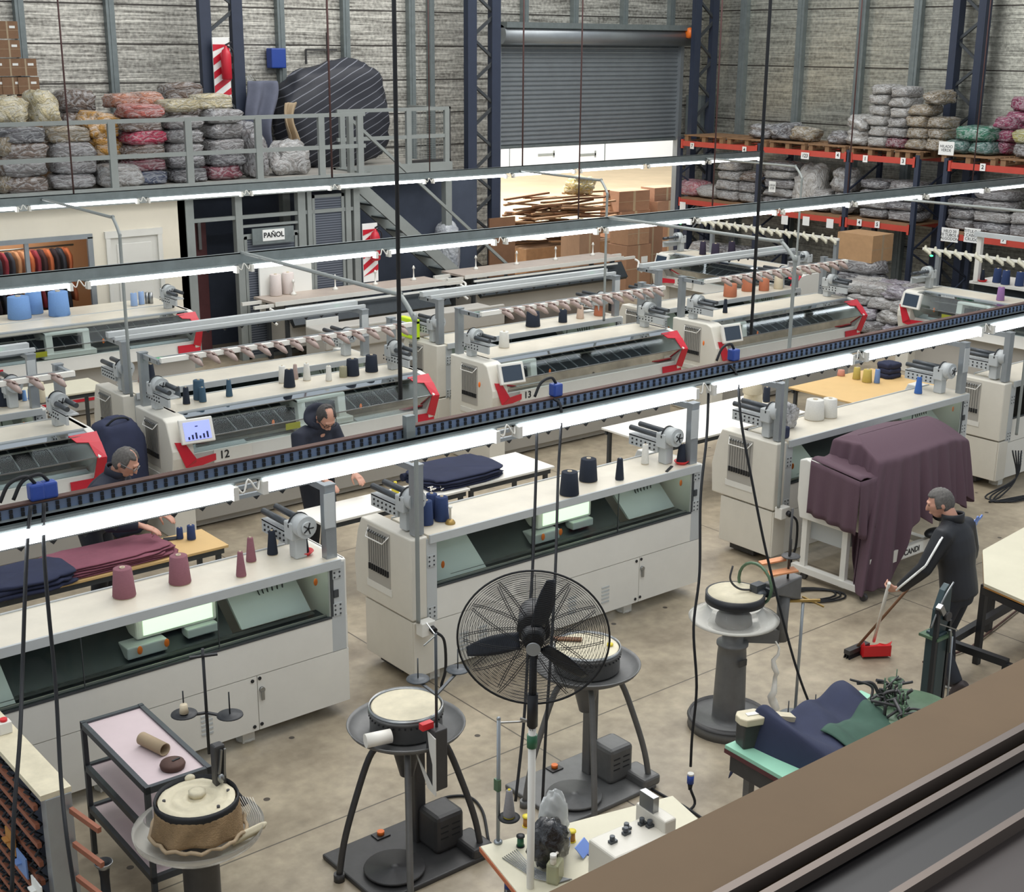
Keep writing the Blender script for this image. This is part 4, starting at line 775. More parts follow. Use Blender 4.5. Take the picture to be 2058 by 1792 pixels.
for px, py, lab in ((1372, 414, 'blank white sheet at the left end of the low red beam'), (1577, 442, 'white sheet, first from the left under the middle beam'), (1620, 444, 'white sheet, second from the left under the middle beam'), (1668, 449, 'white sheet, third from the left under the middle beam')): label_at(px, py, .17, .18, None, lab)
label_at(1909, 472, .36, .25, 'HILO 20\n20 TUBOS 8\nALGODON', 'large handwritten white sheet on the right rack, left one'); label_at(1954, 473, .33, .26, 'TITULO Y\n2 CABOS 8\nCRUDO', 'large handwritten white sheet on the right rack, right one')
label_at(1902, 298, .32, .24, 'HILADO\nVERDE', 'white handwritten sheet leaning on the green bales', X=21.955); label_at(1552, 375, .18, .22, 'LANA\n2/28', 'white paper stuck on the bag stack under the upper beam', X=22.0)
gA, gB, gC = 'bags on the rack tops', 'bags on the middle rack shelves', 'bags on the floor under the racks'
GR, TE, PI, YE, WH, RO = (60, 132, 104), (96, 140, 130), (176, 70, 110), (186, 180, 110), (196, 192, 186), (206, 130, 140)
nm2 = {GR: 'green', TE: 'grey-green', PI: 'pink', YE: 'yellowish', WH: 'whitish', RO: 'pale pink', MR: 'maroon'}
def rs(pl, pr, yb, cols, h, where, grp, z0=3.165, X=22.15, dep=.6, soft=False): wstack(pl, pr, yb, cols, h, X, z0, where, grp, plane='X', dep=dep, soft=soft, cname=nm2)
rs(1496, 1540, 279, [G1], .28, 'leftmost of the low lumps on the rack top', gA, soft=True); rs(1540, 1585, 279, [G2], .34, 'second of the low lumps on the rack top', gA, soft=True); rs(1585, 1624, 279, [TN], .26, 'third of the low lumps on the rack top', gA, soft=True)
rs(1654, 1692, 289, [G1], .25, 'small, left of the tall white stack on the rack top', gA, soft=True); rs(1690, 1733, 289, [WH, WH], .27, 'left of the tall white stack on the rack top', gA, soft=True)
rs(1736, 1776, 292, [WH]*6, .195, 'left half of the tall white stack', gA); rs(1775, 1814, 292, [MR, G3, G3, WH, WH, G3], .19, 'right half of the tall white stack', gA)
rs(1816, 1856, 293, [TN, TN, TN, TN], .21, 'left half of the beige stack beside the lattice column', gA); rs(1855, 1893, 293, [TN, TN, TN], .21, 'right half of the beige stack beside the lattice column', gA); rs(1840, 1880, 293, [TN], .24, 'crumpled, crowning the beige stack', gA, z0=4.0, soft=True)
rs(1892, 1940, 310, [TE], .22, 'below the green one on the right rack', gA); rs(1914, 1984, 310, [GR], .24, 'on top of the grey-green one', gA, z0=3.39); rs(1942, 1984, 310, [TE], .22, 'left of the pink one, right rack', gA)
rs(1984, 2026, 310, [PI, PI, PI], .23, 'left pink stack on the right rack', gA, X=22.5); rs(2012, 2056, 310, [PI, PI, PI], .24, 'right pink stack on the right rack', gA, X=22.8, z0=3.45); rs(2026, 2075, 320, [G1, YE], .24, 'dark with a white patch at the right edge, rack top', gA)
rs(1360, 1398, 410, [RO], .3, 'leftmost on the middle shelf', gB, z0=1.82); rs(1397, 1436, 410, [WH], .26, 'second on the middle shelf', gB, z0=1.82)
rs(1433, 1476, 412, [G3]*4, .21, 'first middle shelf bay, left stack', gB, z0=1.82); rs(1478, 1520, 412, [G3, G1, BR], .22, 'first middle shelf bay, right stack', gB, z0=1.82)
rs(1526, 1584, 420, [G1, G3, G1, WH, G1], .18, 'second middle shelf bay, stack with the white paper', gB, z0=1.82); rs(1584, 1640, 420, [WH], .75, 'tall and clear in the second middle shelf bay', gB, z0=1.82, soft=True); rs(1622, 1658, 425, [G1, G3], .22, 'beside the tall clear bag', gB, z0=1.82)
rs(1660, 1704, 428, [G3, G3], .42, 'leaning right in the second middle shelf bay', gB, z0=1.82, soft=True)
rs(1718, 1775, 440, [G1, G3, G1, G2], .19, 'third middle shelf bay, left stack', gB, z0=1.82); rs(1777, 1838, 445, [G1, G2, G3, G1], .19, 'third middle shelf bay, right stack', gB, z0=1.82)
rs(1894, 1948, 460, [G1, G1, G2], .19, 'right rack middle shelf, first stack', gB, z0=1.79); rs(1948, 2024, 465, [G2, G3, G1, G1], .19, 'right rack middle shelf, second stack', gB, z0=1.79); rs(2022, 2070, 470, [G1, G3], .21, 'right rack middle shelf, at the right edge', gB, z0=1.79)
for i, (a, b, c) in enumerate(((1380, 1432, [WH, WH, G3]), (1434, 1492, [G3, G1, G2]), (1580, 1622, [G2, G1]), (1624, 1666, [G1, G2]), (1752, 1800, [G1, G2]), (1806, 1845, [WH, G1]), (1900, 1990, [G2, G1]))): rs(a, b, 505, c, .27, 'floor level under the racks, %s stack from the left' % ORD[i], gC, z0=.02, X=22.1)
# big heap of wrapped bales on the floor
p0 = at(1790, 655, z=0); gD = 'wrapped bales heaped on the floor between the machines'
for i in range(3): pallet(19.7, 13.05+i*1.1, 0, 1.0, '%s pallet from the right under the heap of bags' % ORD[i], 'pallets under the heap', w=1.5)
hp = random.Random(8); cnt = 0
for lay in range(4):
    ny = (6, 5, 5, 3)[lay]
    for i in range(ny):
        for j in range(3 if lay < 2 else 2):
            y = 13.25+.25*lay+i*.52+hp.uniform(-.06, .06); x = 19.95+.12*lay+j*.48+hp.uniform(-.05, .05); col = hp.choice([WH, G3, G3, G1, WH, G1, (168, 160, 170)])
            bale(x, y, .135+lay*.2, .5, .56, .23, col, 'plastic-wrapped pale bale in the %s layer, %s from the right, %s row' % (('bottom', 'second', 'third', 'top')[lay], ORD[i], ('front', 'middle', 'back')[j]), gD, rz=hp.uniform(-.4, .4), soft=hp.random() < .4, nm='wrapped_bale')
# cartons and junk near the opening
rs(1672, 1752, 560, [G1, G3, G1, G2, G1], .24, 'under the large open carton', gC, z0=.0, X=20.75, dep=.6)
carton(21.1, at(1716, 520, X=20.8).y, 1.2, .62, .8, .5, 'large open-topped carton with a black mark below the racks', col=(184, 146, 106), sticker=False)
c = at(1262, 578, z=0); carton(c.x, c.y, 0, .72, .6, .95, 'tall brown carton with a white label below the lamp rows', None, col=(160, 122, 94)); carton(c.x+.0, c.y, .96, .62, .55, .5, 'brown carton with silver tape stacked on the tall carton', None, col=(168, 130, 100), sticker=False)
carton(c.x+.75, c.y+.35, 0, .6, .6, 1.35, 'tall plain carton behind the labelled carton', None, col=(150, 114, 90), sticker=False); carton(c.x-.55, c.y+.95, 0, .6, .6, 1.2, 'flat-topped carton at the left of the carton group', None, col=(150, 120, 96), sticker=False)
c = at(1245, 412, Y=23.7)
for i, (dx, dy, dz, sx, sy, sz, rz) in enumerate(((0.0, .2, 0, .8, .7, 1.2, .04), (.85, .1, 0, .75, .7, .95, -.04), (1.55, .0, 0, .58, .6, .85, .06), (-.02, .15, 1.2, .75, .6, .45, -.08), (.85, .1, .95, .72, .6, .42, .1), (.85, .1, 1.37, .66, .5, .3, -.05))):
    carton(c.x+.2+dx*1.25, 23.5+dy, dz*1.05-.02, sx*1.25, sy, sz*1.05, '%s carton of the junk heap in the yard opening' % ['big brown lower left', 'big brown lower middle', 'brown lower right', 'tilted upper left', 'upper right', 'open topmost'][i], 'cartons heaped in the yard opening', rz=rz, col=(150, 112, 88), sticker=False)
jr = random.Random(5); a, b = at(1045, 420, Y=23.6), at(1200, 420, Y=23.6)
for i in range(84):
    x = jr.uniform(a.x, b.x); z = .68+(i % 46)*.023+jr.uniform(0, .04); l = jr.uniform(.8, 1.7); ang = jr.uniform(-.35, .35); y = 23.5+jr.uniform(-.4, .4)
    d = V((math.cos(ang), math.sin(ang)*.7, jr.uniform(-.12, .12)))*l/2; q = V((min(max(x, a.x+.3), b.x-.1), y, z))
    o = MB().bar(q-d, q+d, .09, .04).build('timber_plank', 'wood' if i % 3 else 'cardbrown'); tag(o, 'broken timber plank in the heap in the yard opening', 'plank', 'planks of the timber heap')
tag(MB().box(a.x-.3, 23.0, -.02, b.x+.1, 24.0, .68).build('crate', 'wood', bevel=.02), 'large crate under the timber planks in the yard opening', 'crate')
c = at(1165, 392, Y=23.5); bale(c.x, 23.5, 1.72, .75, .5, .4, (216, 190, 110), 'yellow plastic sack on the timber heap', None, soft=True, nm='plastic_bag')
c = at(1012, 445, Y=20.9); tag(MB().box(c.x-.35, 20.9, 0, c.x+.3, 20.94, 1.75).build('board', 'cardbrown'), 'brown board leaning beside the left lattice column', 'board')
c = at(885, 440, Y=20.9)
def roll(d, q): p = V((d.x*.26, d.y*.26, math.copysign(abs(d.z)**.6, d.z)*.62)); return p*(1+noise.noise(d*4)*.12)
tag(MB().ell((0, 0, .62), (1, 1, 1), 20, 20, roll).build('wrapped_roll', 'bagwrap', loc=(c.x, 20.7, .6)), 'upright roll in crinkled film under the mezzanine by the stair', 'roll')['x'] = 0
bpy.data.objects['wrapped_roll'].color = lin((176, 180, 186)); del bpy.data.objects['wrapped_roll']['x']
tag(MB().box(c.x-.4, 20.48, 0, c.x+.5, 20.95, .6).build('low_table', 'darksteel', bevel=.01), 'low dark stand under the film-wrapped roll', 'stand')
bale(c.x-1.4, 20.8, .0, 1.2, .3, .5, (60, 84, 92), 'dark green plastic sheet under the stair', None, soft=True, nm='plastic_sheet')
mat('feltbrown', (156, 130, 96), .95, 0, .35, 16, .4, 120)
mat('barwood', (150, 92, 68), .7, 0, .2, 8)
mat('ochre', (176, 124, 60), .7)
mat('fanblade', (34, 40, 50), .35)
mat('blackplastic', (24, 24, 28), .18, bump=.8, bs=30, coat=.6)
mat('bluepl', (120, 150, 220), .5)
mat('bluegreen', (52, 70, 74), .4, .2, .12, 6)
# ================================================================== foreground: circular machines
def spool_arm(t, base, ztop, plates, m_='castdark', zarm=None, top='hook'):
    """vertical rod with a cross arm that carries two spool plates"""
    bx_, by_, bz_ = base; MB().cyl((bx_, by_, bz_), (bx_, by_, ztop), .009, n=8).build('stand_rod', m_, t)
    for p in plates:
        MB().bar((bx_, by_, p.z-.02), (p.x, p.y, p.z-.02), .018, .01).build('cross_arm', m_, t)
        MB().lathe([(.001, 0), (.06, 0), (.072, .006), (.07, .012), (.05, .01), (.045, .016), (.001, .016)], (p.x, p.y, p.z-.015), 22).build('spool_plate', m_, t)
        MB().cyl((p.x, p.y, p.z), (p.x, p.y, p.z+.13), .004, n=6).build('spool_pin', m_, t)
def rel(c, p): return p-V(c)
def tripod_machine(c, lab, col, dark, panel=True, rz=0):
    t = thing('dial_linking_machine', c, 0, lab, 'linking machine', 'circular linking machines')
    MB().lathe([(.001, 1.095), (.205, 1.10), (.215, 1.10), (.215, 1.096)], n=40).build('dial_plate', 'dialcream', t)
    m = MB().lathe([(.216, 1.085), (.23, 1.09), (.235, 1.07), (.225, 1.065), (.225, .95), (.20, .93), (.10, .92)], n=40); m.build('drum', col, t)
    m = MB()
    for k in range(40):
        a = k/40*2*math.pi; m.cyl((.226*math.cos(a), .226*math.sin(a), 1.05), (.232*math.cos(a), .232*math.sin(a), 1.05), .006, n=6)
    m.build('needle_holes', 'black', t); MB().lathe([(.222, 1.094), (.228, 1.112), (.234, 1.094)], n=40, caps=False).build('needle_ring', 'steel', t)
    MB().lathe([(.10, .93), (.30, .935), (.35, .965), (.365, .985), (.37, .98), (.355, .955), (.30, .92), (.10, .90)], n=40, caps=False).build('drip_dish', col, t)
    MB().lathe([(.07, .93), (.13, .92), (.13, .86), (.09, .84), (.08, .76), (.045, .62), (.001, .6)], n=20).build('gear_hub', dark, t)
    m0 = MB().box(-.42, -.3, .0, .42, .36, .035); m0.build('base_plate', dark, t, bevel=.01)
    for k, a in enumerate((2.95, -2.15, -.55)):
        a += rz; d = V((math.cos(a), math.sin(a), 0)); MB().tube(catmull([d*.06+V((0, 0, .84)), d*.17+V((0, 0, .86)), d*.25+V((0, 0, .80)), d*.36+V((0, 0, .5)), d*.43+V((0, 0, .26)), d*.47+V((0, 0, .03))], 5), .021, 10).cyl(d*.47, d*.47+V((0, 0, .05)), .035, n=10).build('leg', dark if k != 1 else col, t)
    MB().box(.12, .08, .03, .2, .16, .9).build('drive_column', dark, t, bevel=.01)
    MB().lathe([(.001, .05), (.19, .05), (.195, .06), (.19, .068), (.03, .068), (.03, .075), (.001, .075)], (-.16, -.08, 0), 30).build('foot_disc', dark, t)
    MB().box(.14, -.12, .035, .36, .1, .3).build('motor_box', dark if dark == 'castdark' else col, t, bevel=.03)
    m = MB()
    for k in range(3):
        for j in range(2): m.box(.17+j*.09, -.123, .14+k*.04, .23+j*.09, -.119, .147+k*.04)
    m.build('motor_vents', 'black', t); MB().box(.3, -.3, .02, .46, -.05, .1).build('base_foot', dark, t, bevel=.02)
    MB().box(-.06, .26, .036, .04, .34, .045).build('switch_plate', 'castdark', t); MB().cyl((-.01, .3, .045), (-.01, .3, .07), .024, n=12).build('orange_knob', 'orange', t)
    return t
c1 = (4.27, 6.25, 0); T = tripod_machine(c1, 'dial linking machine on three dark legs, cream disc, white yarn roll in its dish', 'castgrey', 'castdark')
q = at(862, 1462, z=1.1)-V(c1); q2 = at(893, 1470, z=1.1)-V(c1); cx, cy = (q.x+q2.x)/2, (q.y+q2.y)/2
MB().box(cx-.045, cy-.05, .72, cx+.045, cy+.05, 1.12).build('head_column', 'castdark', T, bevel=.008)
m = MB().px([(cy-.06, 1.08), (cy+.02, 1.1), (cy-.0, .98), (cy-.03, .9), (cy-.03, .74), (cy+.14, .9), (cy+.02, .72), (cy-.06, .70)], cx-.055, cx-.048); m.build('white_bracket', 'white', T)
spool_arm(T, (cx+.0, cy, 1.12), 1.72, [rel(c1, at(840, 1362, z=1.35)), rel(c1, at(920, 1343, z=1.35))], 'darksteel')
MB().bar((cx, cy, 1.71), (cx+.02, cy+.12, 1.74), .006).bar((cx, cy, 1.71), (cx-.1, cy-.02, 1.68), .006).build('yarn_hook', 'steel', T)
MB().box(cx-.1, cy, 1.12, cx-.02, cy+.04, 1.16).build('red_clip', 'redplastic', T)
p = at(763, 1496, z=.985); t = thing('yarn_roll', p+V((-.01, 0, .045)), -.25, 'white roll of yarn lying in the dish of the near tripod machine', 'yarn roll')
MB().cyl((-.08, 0, 0), (.08, 0, 0), .043, n=20).build('yarn', 'foam', t); MB().cyl((.08, 0, 0), (.083, 0, 0), .024, n=14).build('core_hole', 'castgrey', t)
c2 = (5.72, 6.19, 0); T = tripod_machine(c2, 'dial linking machine behind the fan, grey legs, brown comb lying on its disc', 'castgrey', 'castgrey')
p = at(1140, 1285, z=1.105); MB().box(-.1, -.022, 0, .1, .022, .012).build('wooden_comb', 'cardbrown', T, loc=rel(c2, p)).rotation_euler.z = -.75
p = at(1226, 1296, z=1.103); MB().lathe([(.001, 0), (.022, 0), (.022, .012), (.001, .013)], rel(c2, p), 14).build('yellow_cap', 'yellow', T)
# machine 3: tall pedestal with a clear bowl
c3 = at(1478, 1190, z=1.1); c3 = (c3.x, c3.y, 0); T = thing('dial_linking_machine', c3, 0, 'linking machine on a fat grey pedestal with a clear plastic bowl under its disc', 'linking machine', 'circular linking machines')
MB().lathe([(.001, 1.1), (.205, 1.1), (.205, 1.094)], n=40).build('dial_plate', 'dialcream', T); MB().lathe([(.215, 1.098), (.222, 1.10), (.222, 1.03), (.2, 1.02), (.001, 1.02)], n=40).build('dial_rim', 'black', T)
MB().lathe([(.20, 1.0), (.24, .93), (.30, .90), (.335, .89), (.34, .9), (.30, .915), (.25, .95), (.21, 1.01)], n=40, caps=False).lathe([(.1, .84), (.3, .875), (.335, .895)], n=40, caps=False).build('clear_bowl', 'acrylic', T)
MB().lathe([(.05, 1.02), (.06, .98), (.13, .92), (.14, .86), (.08, .84), (.08, .7), (.12, .7), (.12, .68), (.105, .66), (.11, .6), (.125, .1), (.13, .05), (.3, .09), (.31, .0)], n=30).build('pedestal', 'castgrey', T)
MB().lathe([(.28, .07), (.30, .11), (.315, .08)], n=40, caps=False).build('base_ring', 'castdark', T); MB().box(-.06, -.135, .55, .02, -.125, .6).build('name_plate', 'castdark', T)
MB().cyl((-.13, -.26, .09), (-.13, -.26, .12), .028, n=12).build('orange_knob', 'orange', T)
MB().bar((.08, -.0, .74), (.36, -.14, .70), .07, .11).build('side_arm', 'castgrey', T); MB().tube([(.38, -.15, .66), (.38, -.15, .8), (.385, -.15, 1.1)], [.05, .045, .05], 14).build('side_column', 'castgrey', T)
MB().hexa([V((x, y, z)) for x, y, z in ((.24, -.2, 1.08), (.24, -.2, 1.14), (.24, -.06, 1.08), (.24, -.06, 1.14), (.50, -.22, .98), (.50, -.22, 1.18), (.50, -.10, .98), (.50, -.10, 1.18))]).build('head_casting', 'castgrey', T, bevel=.01)
MB().tube([(.17+.14*math.cos(a/20*2*math.pi)*.0, -.04+.16*math.cos(a/20*2*math.pi), 1.14+.16*math.sin(a/20*2*math.pi)) for a in range(21)], .012, 8, False).build('hand_wheel', 'machgreen', T)
MB().bar((.22, -.1, 1.22), (.44, -.2, 1.24), .09, .012).bar((.24, -.02, 1.28), (.42, -.1, 1.3), .07, .012).build('tan_strap', 'tanbelt', T)
MB().tube(catmull([(-.0, .04, 1.3), (-.03, .03, 1.2), (.02, -.02, 1.13), (.14, -.08, 1.11)]), .008, 6).build('goose_neck', 'castdark', T)
spool_arm(T, (.40, -.16, 1.15), 1.72, [V((.43, -.15, 1.34))], 'castdark')
MB().box(.1, -.12, 1.1, .2, -.05, 1.16).box(.2, -.16, 1.05, .3, -.1, 1.12).ell((.15, -.12, 1.09), (.05, .04, .03)).build('sewing_head', 'darksteel', T)
# slim stand right of it, with hanging yarn waste and a wire base
p = at(1597, 1440, z=0); T = thing('spool_stand', p, 0, 'slim grey yarn stand with spool pins beside the pedestal machine', 'stand')
h = 1.0; MB().cyl((0, 0, .05), (0, 0, .98), .012, n=10).build('pole', 'alu', T); MB().bar((-.16, .1, .98), (.1, -.08, .98), .018).bar((.05, .05, .98), (.1, -.12, .94), .012).build('top_bar', 'brass', T)
MB().lathe([(.12, 0), (.125, .012), (.001, .014)], n=20).build('foot', 'alu', T)
for dx, dy in ((-.11, -.02), (.0, -.14), (.14, -.08)): MB().cyl((dx, dy, .012), (dx, dy, .18), .005, n=6).build('spool_pin', 'darksteel', T)
p = at(1562, 1290, z=.72); tag(MB().tube([p+V((.02*math.sin(i*1.3), .015*math.cos(i*2), -.05*i)) for i in range(13)], [.006, .008, .012, .018, .022, .02, .016, .02, .026, .03, .034, .03, .01], 8).build('yarn_waste', 'foam'), 'grey-white tuft of yarn hanging below the arm of the pedestal machine', 'yarn')
# machine 4: nearest, clear bowl and a felt cover
c4 = at(395, 1604, z=1.1); c4 = (c4.x, c4.y, 0); T = thing('dial_linking_machine', c4, 0, 'nearest linking machine, brown fabric wrapped round its disc, clear bowl below', 'linking machine', 'circular linking machines')
def dome(u, v): a = u*2*math.pi; r = .205*v; return (r*math.cos(a), r*math.sin(a), 1.105+.012*noise.noise(V((r*14*math.cos(a), r*14*math.sin(a), 0)))+.006*math.cos(v*22))
MB().sheet(dome, 40, 14).build('felted_dial', 'dialcream', T); MB().lathe([(.212, 1.09), (.22, 1.12), (.228, 1.10), (.225, 1.06), (.2, 1.05)], n=40, caps=False).build('dial_rim', 'rubber', T)
MB().lathe([(.001, 1.104), (.045, 1.104), (.05, 1.13), (.03, 1.135), (.001, 1.13)], (.015, .02, 0), 8).build('centre_boss', 'dialcream', T); MB().ell((.06, .2, 1.11), (.03, .025, .02)).build('edge_lump', 'dialcream', T)
for a in (2.75, -.3, -1.3): MB().cyl((.17*math.cos(a), .17*math.sin(a), 1.1), (.17*math.cos(a), .17*math.sin(a), 1.118), .009, n=10).build('screw_hole', 'castdark', T)
def wrap(u, v):
    a = 2.2+u*4.0; r = .225+.012*math.sin(u*30+v*3)*v+.02*v; return (r*math.cos(a), r*math.sin(a), 1.085-v*(.16+.02*math.sin(u*9)))
MB().sheet(wrap, 70, 8).build('fabric_wrap', 'feltbrown', T, mods=[('SOLIDIFY', dict(thickness=.012))])
MB().tube([((.255+.008*math.sin(i))*math.cos(2.1+i*.105), (.255+.008*math.sin(i))*math.sin(2.1+i*.105), .925+.008*math.sin(i*1.7)) for i in range(40)], .011, 8).build('fabric_roll', 'tube', T)
MB().lathe([(.12, .84), (.28, .85), (.345, .90), (.352, .935), (.348, .94), (.34, .905), (.275, .86), (.12, .85)], n=44, caps=False).build('clear_bowl', 'acrylic', T)
MB().lathe([(.14, 1.04), (.13, .98), (.09, .93), (.1, .86), (.07, .84), (.11, .78), (.12, .74), (.1, .7), (.1, .3), (.12, .1), (.25, .08), (.26, 0)], n=26).build('pedestal', 'castdark', T)
MB().sheet(lambda u, v: (.12+.16*u+.02*math.sin(v*6), -.20-.02*u+.03*v, .885+.03*u+.05*math.sin(v*3.1)-.04*v), 8, 8).build('loose_cloth', 'dialcream', T, mods=[('SOLIDIFY', dict(thickness=.006))])
m = MB()
for k in range(9): m.tube([(.2+.01*k, -.02-.01*k, 1.05), (.24+.008*k, -.04-.012*k, .95), (.25+.004*k, -.10-.01*k, .87)], .002, 4)
m.build('loose_threads', 'foam', T); MB().tube(catmull([(.2, .08, 1.06), (.23, .04, 1.05), (.26, .0, 1.0), (.27, -.03, .97)]), .018, 8).build('black_cord', 'rubber', T)
hd = at(440, 1540, z=1.2)-V(c4); MB().box(hd.x-.035, hd.y-.03, 1.08, hd.x+.03, hd.y+.03, 1.34).build('head_column', 'castdark', T, bevel=.01); MB().bar(hd+V((-.02, -.04, -.02)), hd+V((.0, -.04, .12)), .012).bar(hd+V((.01, -.04, -.04)), hd+V((.02, -.04, .12)), .012).ell(hd+V((-.01, -.04, -.05)), (.02, .02, .03)).build('needle_head', 'steel', T); MB().bar(hd+V((0, 0, -.12)), (.1, .2, .98), .06).build('head_arm', 'castgrey', T)
b = at(418, 1478, z=1.36)-V(c4); spool_arm(T, (b.x, b.y, 1.25), b.z+.52, [rel(c4, at(370, 1432, z=1.52)), rel(c4, at(462, 1434, z=1.52))], 'black'); MB().bar((b.x-.07, b.y+.02, 1.84), (b.x+.07, b.y-.03, 1.84), .02, .01).build('yarn_guide_bar', 'black', T)
pl = rel(c4, at(370, 1432, z=1.53)); MB().lathe([(.026, 0), (.02, .05), (.014, .05)], pl, 10).build('empty_cone', 'conetip', T)
# horn-like black tube in the bottom left corner
p = at(207, 1722, z=.9); T = thing('funnel_tube', (p.x, p.y, 0), 0, 'black tube with a flared chrome mouth at the bottom left', 'tube')
MB().lathe([(.001, .2), (.03, .2), (.03, .62), (.026, .62), (.024, .78), (.03, .84), (.045, .87), (.043, .875), (.022, .84), (.001, .80)], n=20).build('tube_body', 'rubber', T); MB().lathe([(.028, .84), (.047, .872), (.049, .868), (.032, .838)], n=20, caps=False).build('chrome_mouth', 'steel', T); MB().lathe([(.1, 0), (.1, .02), (.02, .03), (.02, .2)], n=16).build('foot', 'castdark', T)
MB().lathe([(.032, .55), (.036, .55), (.036, .62), (.032, .62)], n=14).build('white_tape', 'paper', T)
# ------------------------------------------------------------------ three-tier trolley
T = thing('trolley', (2.72, 6.6, 0), -.02, 'three-tier dark trolley with pinkish boards by the nearest linking machine', 'trolley')
for x, y in ((0, .97), (.38, .97), (0, 0), (.38, 0)): MB().box(x-.015, y-.015, 0, x+.015, y+.015, .94 if x == 0 or y > .5 else .94).build('leg', 'darksteel', T)
for i, z in enumerate((.915, .62, .33)):
    MB().box(0, 0, z, .38, .97, z+.008).build('shelf_board', 'pinkboard', T); MB().box(-.015, -.015, z-.02, .015, .985, z+.022).box(.365, -.015, z-.02, .395, .985, z+.022).box(-.015, .955, z-.02, .395, .985, z+.022).box(-.015, -.015, z-.02, .395, .015, z+.022).build('shelf_frame', 'darksteel', T)
p = at(305, 1497, z=.96); q = at(322, 1507, z=.96); T = thing('cardboard_tube', (p.x+.01, p.y, .965), -1.35, 'short beige cardboard tube lying on the trolley top', 'tube')
MB().lathe([(.04, -.11), (.04, .11), (.034, .11), (.034, -.11), (.04, -.11)], axis=(1, 0, 0), n=20, caps=False).build('tube_wall', 'tube', T)
p = at(347, 1537, z=.94); T = thing('brush_disc', p-V((0, 0, .012)), 0, 'round dark bristle disc lying on the trolley top', 'disc'); MB().lathe([(.001, 0), (.07, 0), (.075, .02), (.068, .035), (.001, .036)], n=26).build('disc_body', 'rust', T); MB().bar((.0, .0, .038), (.05, .01, .038), .012, .006).build('groove', 'black', T)
# ------------------------------------------------------------------ thread creel at the lower left
zc = 1.35; a = at(140, 1576, z=zc); b = at(85, 1582, z=zc); X0, X1 = b.x-.02, a.x; Y0 = min(a.y, b.y)-.02; Lc = 1.5
T = thing('yarn_creel', (X0, Y0, 0), 0, 'grey steel rack with slanted rows of reddish wooden bars in the lower left corner', 'rack')
MB().box(0, -.004, 0, X1-X0-.002, .07, zc-.031).build('end_post', 'alu', T, bevel=.004); MB().box(-.02, -.0, zc-.03, X1-X0, Lc, zc).build('top_board', 'dialcream', T); MB().box(0, Lc-.05, 0, X1-X0, Lc, zc-.03).build('end_post', 'alu', T)
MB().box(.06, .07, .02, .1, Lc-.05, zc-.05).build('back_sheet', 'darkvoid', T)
cr_ = random.Random(3)
for i in range(11):
    z = 1.24-i*.11
    MB().bar((-.02-.0*i, .09, z), (-.02, Lc-.07, z), .022, .03).build('wooden_bar', 'barwood', T)
    m = MB()
    for k in range(16): m.tube([(-.03, .14+k*.08, z+.04), (.02+cr_.uniform(-.02, .02), .12+k*.08, z-.01), (-.05, .1+k*.08+cr_.uniform(-.02, .04), z-.05)], .007, 5)
    m.build('hook_row', 'rubber', T)
pass
for i, (px, py) in enumerate(((140, 1630), (140, 1705), (150, 1790))):
    z = zc-.12-i*.2; MB().bar((X1-X0-.02, -.02, z), (X1-X0+.03, -.26+.0*i, z-.02), .022, .03).build('loose_bar', 'barwood', T)
for i, (px, py, c_, nm_) in enumerate(((22, 1690, 'orange', 'ochre'), (45, 1735, 'blueplate', 'blue'), (75, 1790, 'paper', 'white'))):
    if c_ == 'blueplate': mat('blueplate', (110, 140, 190), .6)
    if c_ == 'orange': c_ = 'ochre'
    p = at(px, py, X=X0-.06); tag(MB().box(-.004, -.07, -.06, .004, .07, .06).box(-.03, .0, -.005, .004, .06, .005).build('plate_card', c_, loc=p), '%s card stuck in the bars of the lower left rack' % nm_, 'card')['label']
p = at(8, 1455, z=zc+.05); T = thing('red_button_box', (p.x, p.y, zc-.0), 0, 'small cream box with a red button on the lower left rack', 'switch box'); MB().box(-.035, -.03, 0, .035, .03, .07).build('box', 'white', T, bevel=.006); MB().cyl((0, 0, .07), (0, 0, .085), .02, n=14).build('red_button', 'redplastic', T)
# ------------------------------------------------------------------ pedestal fan
D = at(1072, 1283, d=6.72); T = thing('pedestal_fan', (D.x, D.y, 0), 0, 'black industrial pedestal fan with a wire cage and three blades', 'fan')
C = V((0, 0, D.z)); nd = V((-D.x, -D.y, 0)).normalized(); nd = (nd+V((0, 0, -.10))).normalized(); u = V((0, 0, 1)).cross(nd).normalized(); w = nd.cross(u)
R_ = .378
def ring(m, r, off, rad, n_=56, k=4): m.tube([C+nd*off+u*(r*math.cos(i/n_*2*math.pi))+w*(r*math.sin(i/n_*2*math.pi)) for i in range(n_+1)], rad, k, False)
prof = lambda r: .10*(1-(r/R_)**2.6)
for nm, sg in (('front_cage', 1), ('rear_cage', -1)):
    m = MB(); r = .05
    while r < R_-.004: ring(m, r, sg*prof(r), .0013, 56, 3); r += .0088 if sg > 0 else .0135
    m.build(nm, 'rubber', T); m = MB()
    for k in range(12):
        for e in (-.055, .055):
            a = k/12*2*math.pi+e; pts = []
            for j in range(9): r = .06+(R_-.06-.03)*j/8; aa = a*1.0+(-e*(j/8)*.0); off = sg*(prof(r)+.002); sp = e*(.08/max(r, .08)); aa = k/12*2*math.pi+sp*1.2; pts.append(C+nd*off+u*(r*math.cos(aa))+w*(r*math.sin(aa)))
            m.tube(pts, .002, 4)
    m.build(nm+'_struts', 'rubber', T)
m = MB(); ring(m, R_, 0, .0055, 64, 8); m.build('cage_rim', 'rubber', T)
